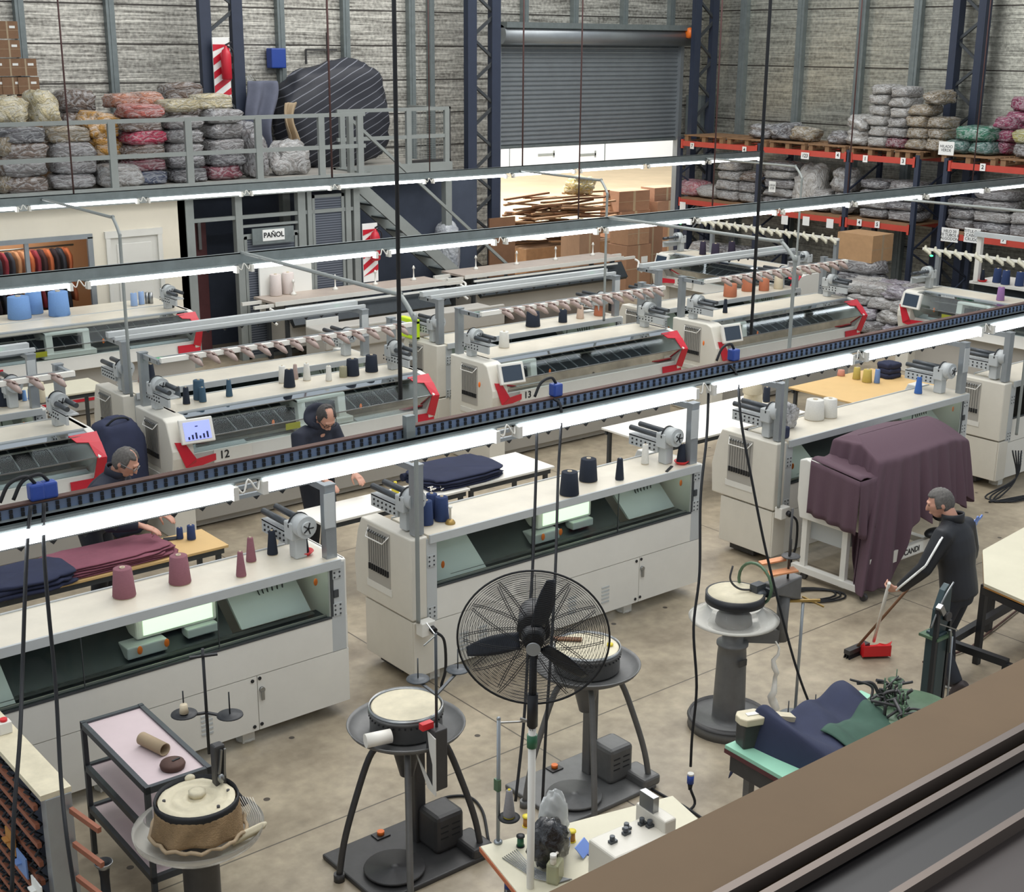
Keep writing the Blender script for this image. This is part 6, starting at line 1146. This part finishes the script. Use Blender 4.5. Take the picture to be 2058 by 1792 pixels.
    # hair: shell over the skull, open at the face
    def hf(d, q):
        k = 1.09+.05*noise.noise(d*6+V((rz, 0, 0)))+.03*noise.noise(d*17)
        front = d.y > .42 and d.z < .55
        if front or (d.z < -.35 and d.y > -.1) or d.z < -.72: k = .9
        if bald and d.z > .55 and abs(d.x) < .45*bald and -.2 < d.y < .8: k = .93
        return H+(side*(d.x*.078)+look*(d.y*.097)+up*(d.z*.106+.004))*k
    MB().ell((0, 0, 0), (1, 1, 1), 44, 34, hf).build('hair', hairm, t)
    for s in (-1, 1): MB().ell((0, 0, 0), (1, 1, 1), 8, 6, lambda d, q: H+side*s*.032+look*.093+up*.004+side*(d.x*.010)+look*(d.y*.004)+up*(d.z*.006)).build('eye', 'black', t)
    if glasses:
        m = MB()
        for s in (-1, 1):
            m.tube([H+look*.108+side*(s*.034+.024*math.cos(a))+up*(-.002+.017*math.sin(a)) for a in [i*.4 for i in range(17)]], .0028, 6, False); m.tube([H+look*.106+side*s*.058+up*.004, H+look*.05+side*s*.082+up*.004, H-look*.01+side*s*.086+up*.0], .0028, 6)
        m.bar(H+look*.11-side*.011, H+look*.11+side*.011, .004); m.build('glasses', glasses, t)
    return t
HS = dict(gxl=(0, 0, 1), gnl=(1, 0, 0), gxr=(0, 0, 1), gnr=(-1, 0, 0))
W0 = V((9.02, 5.52, 0)); rzS = .18
def inv(p, loc, rz): p = V(p)-V(loc); c, s = math.cos(-rz), math.sin(-rz); return V((p.x*c-p.y*s, p.x*s+p.y*c, p.z))
hl = at(1784, 1183, z=.86); pan = at(1756, 1288, z=.12); hl_l = inv(hl, W0, rzS)
person('sweeper', W0, rzS, 'grey-haired man in a black jacket with white sleeve stripes sweeping with a dustpan', dict(
    head=(-.01, .16, 1.585), look=(-.45, .85, -.32), neck=(0, .06, 1.45), chest=(.0, .02, 1.28), waist=(0, -.02, 1.08), hips=(0, -.05, .93),
    shl=(-.19, .04, 1.38), ell=tuple(V((-.30, .12, 1.12))), wrl=tuple(hl_l+V((-.0, -.10, .03))), hdl=(.05, .9, -.3), gxl=tuple(-(inv(pan, W0, rzS)-hl_l).normalized()), gnl=(.9, .1, -.1),
    shr=(.19, .02, 1.37), elr=(.33, .0, 1.10), wrr=(.30, .26, .98), hdr=(-.2, .9, -.3), gxr=(0, -.4, .9), gnr=(-.9, 0, 0),
    hpl=(-.09, -.05, .90), knl=(-.10, .05, .50), anl=(-.12, -.16, .17), ftl=(.0, .62, -.75), hpr=(.09, -.05, .90), knr=(.10, .05, .50), anr=(.11, -.0, .095), ftr=(.05, 1, 0)), stripe=True, hairm='greyhair')
d_ = (pan-hl).normalized()
T = thing('dustpan', (pan.x, pan.y, 0), math.atan2(-1, .9)+.25, 'red long-handled dustpan held over the floor by the sweeping man', 'dustpan')
m = MB(); 
def dp(u, v): w_ = .13+.02*v; x = (u-.5)*2*w_; e = abs(u-.5)*2; return (x, .16-.28*v, .03+.10*v**2+(.05 if e > .98 else 0)*v+.02*e**6)
m.sheet(dp, 16, 10).box(-.15, -.13, .03, .15, -.118, .15).hexa([V(q) for q in ((-.155, -.12, .02), (-.155, -.12, .15), (-.135, .16, .02), (-.135, .16, .05), (-.145, -.12, .02), (-.145, -.12, .15), (-.125, .16, .02), (-.125, .16, .05))]).hexa([V(q) for q in ((.145, -.12, .02), (.145, -.12, .15), (.125, .16, .02), (.125, .16, .05), (.155, -.12, .02), (.155, -.12, .15), (.135, .16, .02), (.135, .16, .05))]).build('scoop', 'redplastic', T, mods=[('SOLIDIFY', dict(thickness=.005))]).scale = (.8, .8, .8)
hm = T.matrix_basis.inverted() if 0 else None
a_ = inv(pan+V((0, 0, -.0)), (pan.x, pan.y, 0), T.rotation_euler.z); b_ = inv(hl-d_*.10, (pan.x, pan.y, 0), T.rotation_euler.z); MB().cyl(a_, b_, .014, n=12).build('white_handle', 'white', T)
bh = at(1722, 1304, z=.05); hr = V((0, 0, 0)); c_, s_ = math.cos(rzS), math.sin(rzS); q = V((.27, .36, .90)); hr = W0+V((q.x*c_-q.y*s_, q.x*s_+q.y*c_, q.z))
T = thing('broom', (bh.x, bh.y, 0), 0, 'broom with a brown wooden handle sweeping beside the red dustpan', 'broom'); MB().cyl((0, 0, .07), tuple(hr-V((bh.x, bh.y, 0))+V((0, -.1, .12))), .012, n=10).build('broom_handle', 'cardbrown', T); MB().box(-.14, -.03, .04, .14, .03, .08).build('broom_head', 'castdark', T)
m = MB()
for k in range(22):
    for j in (-.02, 0, .02): m.bar((-.13+k*.0125, j, .045), (-.135+k*.013, j*1.4, .0), .008)
m.build('bristles', 'rubber', T)
q = V((.24, -.05, 1.45)); T = tag(MB().sheet(lambda u, v: (.08*(u-.5)+.01*math.sin(v*8), -.02+.05*v, .03-.10*v+.01*math.sin(u*9)), 8, 8).build('blue_rag', 'bluepl', mods=[('SOLIDIFY', dict(thickness=.008))], loc=W0+V((q.x*c_-q.y*s_, q.x*s_+q.y*c_, q.z-.03))), 'light blue rag on the right shoulder of the sweeping man', 'rag')
tag(MB().ell((0, 0, .01), (.05, .03, .012)).build('paper_scrap', 'paper', loc=at(1712, 1313, z=0)), 'white scrap on the floor beside the broom head', 'scrap')
# the two men bending over the tables between the machine rows
def bender(loc, rz, lab, head, look, **k):
    h = V(head); n_ = h+V((0, -.09, -.12)); return person('man', loc, rz, lab, dict(head=tuple(h), look=look, neck=tuple(n_), chest=(0, n_.y-.10, n_.z-.16), waist=(0, .02, 1.05), hips=(0, -.06, .92),
        shl=(-.19, n_.y-.06, n_.z-.07), ell=(-.25, n_.y+.03, n_.z-.33), wrl=(-.17, n_.y+.24, .93), hdl=(.1, .9, -.3), gxl=(1, 0, 0), gnl=(0, -.3, -1), gripl=False,
        shr=(.19, n_.y-.06, n_.z-.07), elr=(.25, n_.y+.03, n_.z-.33), wrr=(.16, n_.y+.24, .93), hdr=(-.1, .9, -.3), gxr=(-1, 0, 0), gnr=(0, -.3, -1), gripr=False,
        hpl=(-.09, -.06, .9), knl=(-.10, -.0, .5), anl=(-.11, -.08, .095), hpr=(.09, -.06, .9), knr=(.10, .02, .5), anr=(.11, -.02, .095)), **k)
def place(px, py, Y, off, rz):      # base so that the head (local offset off) projects to px, py
    h = at(px, py, Y=Y); c, s = math.cos(rz), math.sin(rz); return V((h.x-(off[0]*c-off[1]*s), h.y-(off[0]*s+off[1]*c), 0)), h.z
rz2 = math.pi+.12; L2, z2 = place(655, 836, 10.85, (0, .12*1.08), rz2)
bender(L2, rz2, 'man with glasses and receding hair in a dark hooded jacket, looking down beside machine 12', (0, .12, z2/1.08), (.12, .62, -.62), jacket='fleece', glasses='rubber', hood=True, bald=1, hairm='hair').scale = (1.08,)*3
rz1 = math.pi+.75; L1, z1 = place(252, 926, 10.75, (0, .26*1.1), rz1)
bender(L1, rz1, 'grey-haired man with glasses in a dark jacket bending over the plum knitwear', (0, .26, z1/1.1), (.0, .75, -.5), jacket='fleece', glasses='steel', bald=.5, hairm='greyhair').scale = (1.1,)*3
# ================================================================== aisle tables and what lies on them
def table(nm, x0, y0, x1, y1, lab, top, z=.78, leg='darksteel', edge=None):
    t = thing('work_table', (x0, y0, 0), 0, lab, 'table', 'work tables between the machines'); w, d = x1-x0, y1-y0
    MB().box(0, 0, z-.025, w, d, z).build('table_top', top, t, bevel=.004); MB().box(.03, .03, z-.08, w-.03, .06, z-.026).box(.03, d-.06, z-.08, w-.03, d-.03, z-.026).build('table_rail', leg, t)
    for x in (.05, w-.09):
        for y in (.05, d-.09): MB().box(x, y, 0, x+.04, y+.04, z-.026).build('leg', leg, t)
    return t
table('a', 2.6, 10.2, 5.12, 10.72, 'light wooden work table with plum knitwear in front of the grey-haired man', 'lightwood')
table('b', 6.05, 10.15, 7.75, 10.62, 'white work table left of the dark navy fabric pile', 'foam')
table('b2', 7.78, 10.2, 8.9, 10.85, 'white work table under the dark navy fabric', 'foam')
table('c', 10.3, 10.0, 12.75, 11.0, 'white work table with the big cream cone, right of the fan', 'foam')
table('d', 13.55, 9.5, 15.3, 10.95, 'wooden work table with small cones behind the right front machine', 'lightwood')
table('e', 3.2, 16.2, 6.6, 16.9, 'cream table behind the lit green lamp at the left', 'tableboard')
ZT = .78
t = thing('side_shelf', (5.3, 18.5, 0), 0, 'cream shelf table under the blue yarn cones by the office window', 'shelf'); MB().box(0, 0, 1.26, 3.3, .62, 1.3).build('shelf_top', 'worktop', t); MB().box(.05, .05, 0, .12, .57, 1.26).build('side_panel', 'lightgrey', t); MB().box(3.18, .05, 0, 3.25, .57, 1.26).build('side_panel', 'lightgrey', t)
def heap(nm, x, y, z, sx, sy, sz, mt, lab, cat, seed, layers=4, rz=0):
    m = MB(); off = V((seed*3.1, 0, 0))
    for k in range(layers):
        zz = k*sz/layers
        def f(d, q, k=k, zz=zz): n_ = noise.noise(V((d.x*2.2, d.y*2.2, k*3.1))+off)*.16; return V((math.copysign(abs(d.x)**.45, d.x)*sx/2*(1+n_-.03*k), math.copysign(abs(d.y)**.45, d.y)*sy/2*(1+n_), math.copysign(abs(d.z)**.6, d.z)*sz/layers*.62+zz+sz/layers/2+noise.noise(V((d.x*4, d.y*4, seed)))*.012))
        m.ell((0, 0, 0), (1, 1, 1), 34, 10, f)
    o = m.build(nm, mt, loc=(x, y, z)); o.rotation_euler.z = rz; return tag(o, lab, cat)
a = at(215, 1118, z=ZT+.05); heap('knitwear_stack', a.x, 10.46, ZT, 1.15, .48, .10, 'plumcloth', 'stack of plum knitted pieces spread on the wooden table', 'knitwear', 2, 5)
a = at(40, 1165, z=ZT+.05); heap('fabric_pile', a.x, a.y-.02, ZT, .8, .5, .12, 'navycloth', 'dark navy fabric folded at the left end of the wooden table', 'fabric', 5, 3)
a = at(948, 960, z=ZT+.05); heap('fabric_pile', a.x-.05, 10.52, ZT, 1.0, .62, .12, 'navycloth', 'dark navy fabric pile spread on the white table behind the fan machine', 'fabric', 7, 4)
for i, (px, py) in enumerate(((800, 935), (860, 945))): a = at(px, py, z=ZT+.03); tag(MB().cyl((-.32, 0, .04), (.32, 0, .04), .04, n=14).build('fabric_roll', 'navycloth', loc=(a.x+.1, 10.35+.4*(i == 0), ZT)), 'navy fabric roll lying %s the fabric pile' % ('behind and left of' if i == 0 else 'directly in front of'), 'roll')
m = MB(); kr = random.Random(2)
for k in range(14): p = at(868+kr.uniform(-18, 22), 968+kr.uniform(-14, 18), z=ZT+.05); m.tube(catmull([p, p+V((kr.uniform(-.04, .04), kr.uniform(-.04, .04), .02)), p+V((kr.uniform(-.06, .06), kr.uniform(-.06, .06), .0))]), .004, 5)
tag(m.build('thread_ends', 'foam'), 'curly white thread ends at the left edge of the navy pile', 'threads')
a = at(750, 985, z=ZT); T = thing('yellow_bottle', (a.x, 10.3, ZT), 0, 'yellow plastic bottle with a label on the white table', 'bottle'); MB().lathe([(.035, 0), (.038, .01), (.038, .12), (.03, .15), (.015, .17)], n=20).build('bottle_body', 'yellow', T); MB().lathe([(.0385, .05), (.0385, .075)], n=20, caps=False).build('label_band', 'orange', T); MB().lathe([(.016, .17), (.016, .19), (.001, .19)], n=12).build('cap', 'yellow', T)
a = at(345, 1083, z=ZT); tag(MB().box(-.07, -.04, 0, .07, .04, .009).build('mobile_phone', 'rubber', loc=(a.x, a.y, ZT), bevel=.003), 'black mobile phone lying on the wooden table', 'phone').rotation_euler.z = -.3
T = thing('box_carton', at(875, 948, z=ZT), 0, 'small beige box beside the navy pile', 'box'); MB().box(0, 0, 0, .16, .1, .07).build('box', 'tube', T)
# ------------------------------------------------------------------ yarn cones
NV, DN, PLM, TEAL, WHT, CRM, LBL, ORG, DKP, LIL = (44, 62, 104), (32, 40, 54), (146, 96, 106), (62, 90, 110), (226, 224, 216), (216, 204, 176), (120, 160, 214), (190, 116, 84), (48, 40, 60), (150, 110, 160)
def yc(px, py, z, wpx, hpx, col, lab, grp=None, taper=.6, base='conetip', Y=None):
    p = at(px, py, z=z); dist = (p-V((0, 0, CZ))).dot(FW); s = dist/FOC; return cone((p.x, p.y, z), wpx*s/2, hpx*s*1.06, col, lab, grp, taper, base=base)
g0 = 'yarn cones on the front machines'
yc(250, 1198, 1.3, 47, 60, PLM, 'left big plum yarn cone on the front left machine', g0, .78); yc(362, 1171, 1.3, 45, 58, PLM, 'right big plum yarn cone on the front left machine', g0, .78)
yc(485, 1158, 1.3, 21, 52, PLM, 'slim plum cone, nearer of the two slim ones', g0, .5); yc(505, 1128, 1.3, 21, 50, PLM, 'slim plum cone with a pale tip, farther of the two slim ones', g0, .55); yc(548, 1114, 1.3, 22, 50, DN, 'slim black cone beside the cone in the red dish', g0, .6)
def dish(px, py, z, lab, w=40, col='redplastic'):
    p = at(px, py, z=z); s = (p-V((0, 0, CZ))).dot(FW)/FOC; r = w*s/2; T = thing('cone_dish', p, 0, lab, 'dish', 'red dishes under yarn cones'); MB().lathe([(r*.6, 0), (r, .03), (r*.97, .034), (r*.55, .008), (.001, .006)], n=24).build('dish', col, T); return p
dish(611, 1114, 1.3, 'pinkish red dish at the right end of the front left machine'); yc(611, 1110, 1.312, 21, 44, DN, 'black cone standing in the red dish on the front left machine', g0, .6)
yc(1144, 994, 1.3, 40, 48, DN, 'left of the two big dark cones behind the fan', g0, .82); yc(1182, 966, 1.3, 38, 46, DN, 'right of the two big dark cones behind the fan', g0, .82); yc(1245, 964, 1.3, 18, 44, DN, 'slim dark cone right of the two big ones', g0, .62, 'alu')
yc(1296, 932, 1.3, 16, 40, WHT, 'slim pale cone near the right end of the fan machine', g0, .7); dish(1369, 932, 1.3, 'red dish at the right end of the machine behind the fan', 30); yc(1369, 929, 1.312, 20, 38, DN, 'black cone in the red dish behind the fan', g0, .6)
tag(MB().box(-.09, -.012, 0, .09, .012, .01).build('black_ruler', 'black', loc=at(1345, 943, z=1.3)), 'short black strip lying on the worktop behind the fan', 'strip').rotation_euler.z = .5
tag(MB().box(-.03, -.02, 0, .03, .02, .05).build('small_box', 'castdark', loc=at(1334, 920, z=1.3)), 'small dark box beside the slim pale cone', 'box')
for px, py, w, lab in ((842, 1046, 28, 'navy cone at the back left of the group of four by the post'), (868, 1040, 27, 'navy cone at the back right of the group of four by the post'), (857, 1054, 29, 'navy cone at the front left of the group of four by the post'), (888, 1046, 30, 'navy cone at the front right of the group of four by the post')): yc(px, py, 1.3, w, 50, NV, lab, 'navy cones by the post', .82)
p = at(905, 1052, z=1.3); T = thing('spool_holder', p, 0, 'brass spool holder with a white pin beside the navy cones', 'holder'); MB().lathe([(.04, 0), (.042, .01), (.03, .03), (.012, .04)], n=18).build('brass_base', 'brass', T); MB().lathe([(.009, .04), (.009, .13), (.018, .135), (.016, .15)], n=12).build('white_pin', 'white', T)
yc(1636, 842, 1.3, 40, 40, WHT, 'left white yarn cone on the machine behind the plum cloth', g0, .86); yc(1666, 838, 1.3, 32, 38, WHT, 'right white yarn cone on the machine behind the plum cloth', g0, .86); yc(1845, 791, 1.3, 16, 34, (60, 104, 176), 'slim bright blue cone on the machine behind the plum cloth', g0, .55)
bale(at(1600, 800, Y=8.4).x, 8.5, 1.3, .22, .18, .26, (206, 204, 204), 'clear plastic bag hanging by the post of the draped machine', None, soft=True, nm='plastic_bag'); tag(MB().box(-.05, -.04, 0, .05, .04, .12).build('dark_cup', 'navygarment', loc=at(1575, 880, z=1.3), bevel=.02), 'dark cup behind the post of the draped machine', 'cup')
g1 = 'yarn cones on machine 12'
yc(375, 812, 1.3, 15, 34, DN, 'slim black cone, leftmost standing on machine 12', g1, .7); yc(401, 803, 1.3, 24, 40, TEAL, 'wide slate cone on machine 12, left part', g1, .9); yc(408, 808, 1.3, 15, 30, TEAL, 'small slate cone in front of the wide slate cone', g1, .8); yc(461, 797, 1.3, 14, 34, TEAL, 'slim slate cone standing alone on machine 12', g1, .6)
yc(358, 800, 1.3, 12, 24, (84, 92, 100), 'grey cone behind the feeder of machine 12', g1, .7); yc(568, 769, 1.3, 16, 34, WHT, 'white cone partly behind the dark one on machine 12', g1, .8); yc(582, 778, 1.3, 24, 36, DN, 'dark cone between the white ones on machine 12', g1, .7)
yc(594, 762, 1.3, 12, 30, (170, 150, 144), 'pale brown cone between the white ones on machine 12', g1, .6); yc(617, 764, 1.3, 16, 34, WHT, 'white cone in the middle of the three white ones', g1, .65); yc(661, 765, 1.3, 13, 30, WHT, 'white cone at the right of the three white ones', g1, .75)
yc(690, 758, 1.3, 16, 22, (150, 146, 120), 'small olive jar-shaped cone right of the white ones', g1, .95); yc(709, 755, 1.3, 27, 34, DN, 'left dark cone of the right pair on machine 12', g1, .85); yc(747, 747, 1.3, 26, 34, DN, 'right dark cone of the right pair on machine 12', g1, .85)
yc(1013, 698, 1.3, 22, 32, WHT, 'white cone standing alone on machine 13', 'lone cones', .82); yc(1457, 629, 1.3, 10, 28, DN, 'slim black cone standing alone by the feeder of the right front machine', 'lone cones', .6)
g2 = 'yarn cones on the back row machines'
yc(1071, 656, 1.3, 30, 30, DN, 'big dark cone on the machine behind machine 13', g2, .85); yc(1131, 648, 1.3, 18, 26, DN, 'smaller dark cone on the machine behind machine 13', g2, .9); yc(1166, 640, 1.3, 16, 26, (206, 180, 160), 'pale peach cone on the machine behind machine 13', g2, .7)
yc(1205, 634, 1.3, 24, 22, ORG, 'orange cone under the tensioner rail behind machine 13', g2, .85); yc(1467, 596, 1.3, 27, 26, ORG, 'left orange cone of the three, far right back row', g2, .95); yc(1502, 585, 1.3, 24, 25, ORG, 'middle orange cone of the three, far right back row', g2, .95); yc(1535, 584, 1.3, 21, 25, ORG, 'right orange cone of the three, far right back row', g2, .95); yc(1564, 580, 1.3, 19, 24, CRM, 'cream cone beside the three orange ones', g2, .9)
for px, py, w, c, lab in ((1412, 512, 14, DKP, 'dark purple cone, left one of three on machine 5'), (1437, 516, 18, DKP, 'dark purple cone, middle one of three on machine 5'), (1470, 512, 16, DKP, 'dark purple cone, right one of three on machine 5')): yc(px, py, 1.3, w, 26, c, lab, 'cones on machine 5', .8)
yc(2010, 604, 1.3, 16, 27, LIL, 'lilac cone on the sideways machine at the right', None, .8)
# machine at the far right with dark cones
T = thing('knitting_machine', (20.05, 9.3, 0), 0, 'cream machine with dark cones beyond the sideways machine at the right edge', 'knitting machine'); MB().box(0, 0, .1, .9, 3.2, 1.0).build('cabinet', 'panelgrey', T); MB().box(-.02, 0, 1.26, .9, 3.25, 1.3).box(-.03, 0, 1.0, .0, 3.25, 1.02).build('worktop', 'white', T); MB().box(.05, .05, 1.0, .85, 3.2, 1.26).build('glass_band', 'bed', T)
for y in (.3, 3.1): MB().box(-.03, y, 1.3, .05, y+.08, 2.1).build('post', 'white', T)
MB().box(-.1, 0, 2.05, .02, 3.2, 2.12).build('rail', 'lightgrey', T)
for i, (px, py) in enumerate(((2003, 568), (2020, 572), (2048, 575))): yc(px, py, 1.3, 18, 28, NV, '%s navy cone on the machine at the far right edge' % ORD[i], 'navy cones at the far right', .8)
dish(1974, 566, 1.3, 'red dish on the machine at the far right edge', 20); yc(1974, 564, 1.31, 10, 22, DN, 'black cone in the red dish at the far right edge', None, .5)
# blue cones by the office window, machine 1 (x 5.25..8.6, y 17.6)
for px, py, w, h, lab in ((40, 640, 46, 44, 'left blue cone in plastic on the machine by the office window'), (70, 630, 34, 44, 'middle blue cone, behind the left one by the office window'), (120, 634, 42, 48, 'right blue cone in plastic by the office window')): yc(px, py, 1.3, w, h, LBL, lab, 'light blue cones by the office window', .9)
for px, py, w, h, c, lab in ((270, 615, 14, 26, (150, 176, 214), 'pale blue can at the right end of the window machine'), (285, 612, 12, 26, (150, 176, 214), 'second pale blue can at the right end of the window machine')): yc(px, py, 1.3, w, h, c, lab, 'cans on the window machine', .9)
for i, px in enumerate((296, 304)): p = at(px, 610, z=1.3); tag(MB().cyl((0, 0, 0), (0, 0, .17), .03, n=14).build('steel_can', 'steel', loc=p), '%s upright shiny can on the window machine' % ('left' if i == 0 else 'right'), 'can', 'shiny cans on the window machine')
tag(MB().lathe([(.06, 0), (.07, .05), (.06, .06), (.001, .05)], n=18).build('rubber_ring', 'rubber', loc=at(342, 618, z=1.3)), 'round black ring on the right end of the window machine', 'cap')
# left group near the lit green lamp
for px, py, w, h, c, lab in ((10, 815, 32, 44, DN, 'big black cone at the left edge on the back row'), (36, 803, 20, 38, DN, 'black cone second from the left edge on the back row'), (84, 808, 18, 40, CRM, 'cream cone right of the black ones at the left'), (50, 806, 9, 22, LBL, 'left small light blue cone behind the black ones'), (61, 803, 9, 22, LBL, 'right small light blue cone behind the black ones')): yc(px, py, 1.3, w, h, c, lab, 'cones near the left edge', .75)
for px, py, w, h, c, lab in ((305, 766, 17, 34, DN, 'black cone hanging by the green lamp of machine 12'), (284, 768, 12, 30, (176, 120, 110), 'pinkish cone left of the black one by the green lamp')): yc(px, py, 1.3, w, h, c, lab, None, .6)
# on the work tables
yc(1512, 822, ZT, 40, 40, CRM, 'big cream cone on the white table right of the fan', None, .9); yc(1512, 790, ZT+.25, 40, 30, CRM, 'second cream cone stacked on the big cream one', None, .85); yc(1540, 808, ZT, 14, 30, DN, 'dark cone beside the stacked cream cones', None, .9)
for px, py, w, h, c, lab in ((1721, 762, 16, 24, (190, 170, 90), 'left yellowish cone on the wooden table at the right'), (1742, 768, 20, 26, (190, 170, 90), 'right yellowish cone on the wooden table at the right'), (1762, 770, 12, 28, (110, 140, 190), 'slim blue cone right of the yellowish ones'), (1690, 755, 16, 12, (206, 140, 120), 'low peach cone left of the yellowish ones')): yc(px, py, ZT, w, h, c, lab, 'small cones on the right wooden table', .8)
a = at(1785, 757, z=ZT); heap('fabric_pile', a.x, a.y, ZT, .3, .25, .2, 'navycloth', 'small navy fabric pile on the wooden table at the right', 'fabric', 9, 3)
for px, py, w, h, c, lab in ((385, 1084, 18, 30, NV, 'navy cone on the wooden table behind the top rail'), (362, 1083, 14, 24, NV, 'small navy cone on the wooden table near the phone')): yc(px, py, ZT, w, h, c, lab, 'navy cones on the wooden table', .85)
# neon vest, dark blue bag, white tubs
p = at(822, 672, z=1.3); T = thing('neon_vest', (10.02, 14.22, 1.3), 0, 'neon yellow vest hung over the feeder behind machine 12', 'vest'); MB().box(-.06, .0, .0, .02, .06, .26).box(-.06, .3, .0, .02, .36, .26).box(-.06, .0, .2, .02, .36, .27).box(-.06, 0, .0, .02, .36, .05).build('vest', 'neon', T, bevel=.015); MB().box(-.064, .08, .06, -.05, .28, .17).build('grey_panel', 'lightgrey', T)
def sack(d, q): return V((math.copysign(abs(d.x)**.5, d.x)*.27, math.copysign(abs(d.y)**.5, d.y)*.24, math.copysign(abs(d.z)**.6, d.z)*.62))*(1+.07*noise.noise(d*3)+.03*noise.noise(d*9))
o = MB().ell((0, 0, .64), (1, 1, 1), 36, 26, sack).build('laundry_sack', 'navygarment', loc=(5.32, 13.0, .02)); tag(o, 'tall navy fabric sack standing in the gap left of machine 12', 'sack'); MB().tube(catmull([(-.15, -.1, 1.22), (-.05, -.14, 1.3), (.08, -.12, 1.28), (.12, -.1, 1.2)]), .012, 6).build('sack_strap', 'rubber', o)
for i, (px, py) in enumerate(((555, 594), (580, 590))): yc(px, py, 1.05, 24, 42, (226, 214, 208), '%s tall white wrapped cone on the old machine by the whiteboard' % ('left' if i == 0 else 'right'), 'white cones on the old machine', .95)
# window sill of the viewpoint
zs = 4.2
m = MB().box(-.6, .765, zs-.16, 6.5, .87, zs); struct('window_sill', m, 'sill')
struct('trim_60', MB().box(-.6, .752, zs-.01, 6.5, .762, zs+.008).box(-.6, .728, zs-.01, 6.5, .737, zs+.004), 'framelight'); struct('trim_61', MB().box(-.6, .737, zs-.06, 6.5, .752, zs-.03).box(-.6, .665, zs-.06, 6.5, .728, zs-.012), 'frameblack')
struct('trim_62', MB().box(-.6, .655, zs-.03, 6.5, .664, zs-.004), 'framelight'); struct('trim_63', MB().box(-.6, .54, zs-.06, 6.5, .655, zs-.02), 'framebrown'); struct('trim_64', MB().box(-.6, .35, zs-.1, 6.5, .54, zs-.05), 'frameblack')
struct('wall_view', MB().box(-.6, .66, 0, 6.5, .76, zs-.165), 'sill')
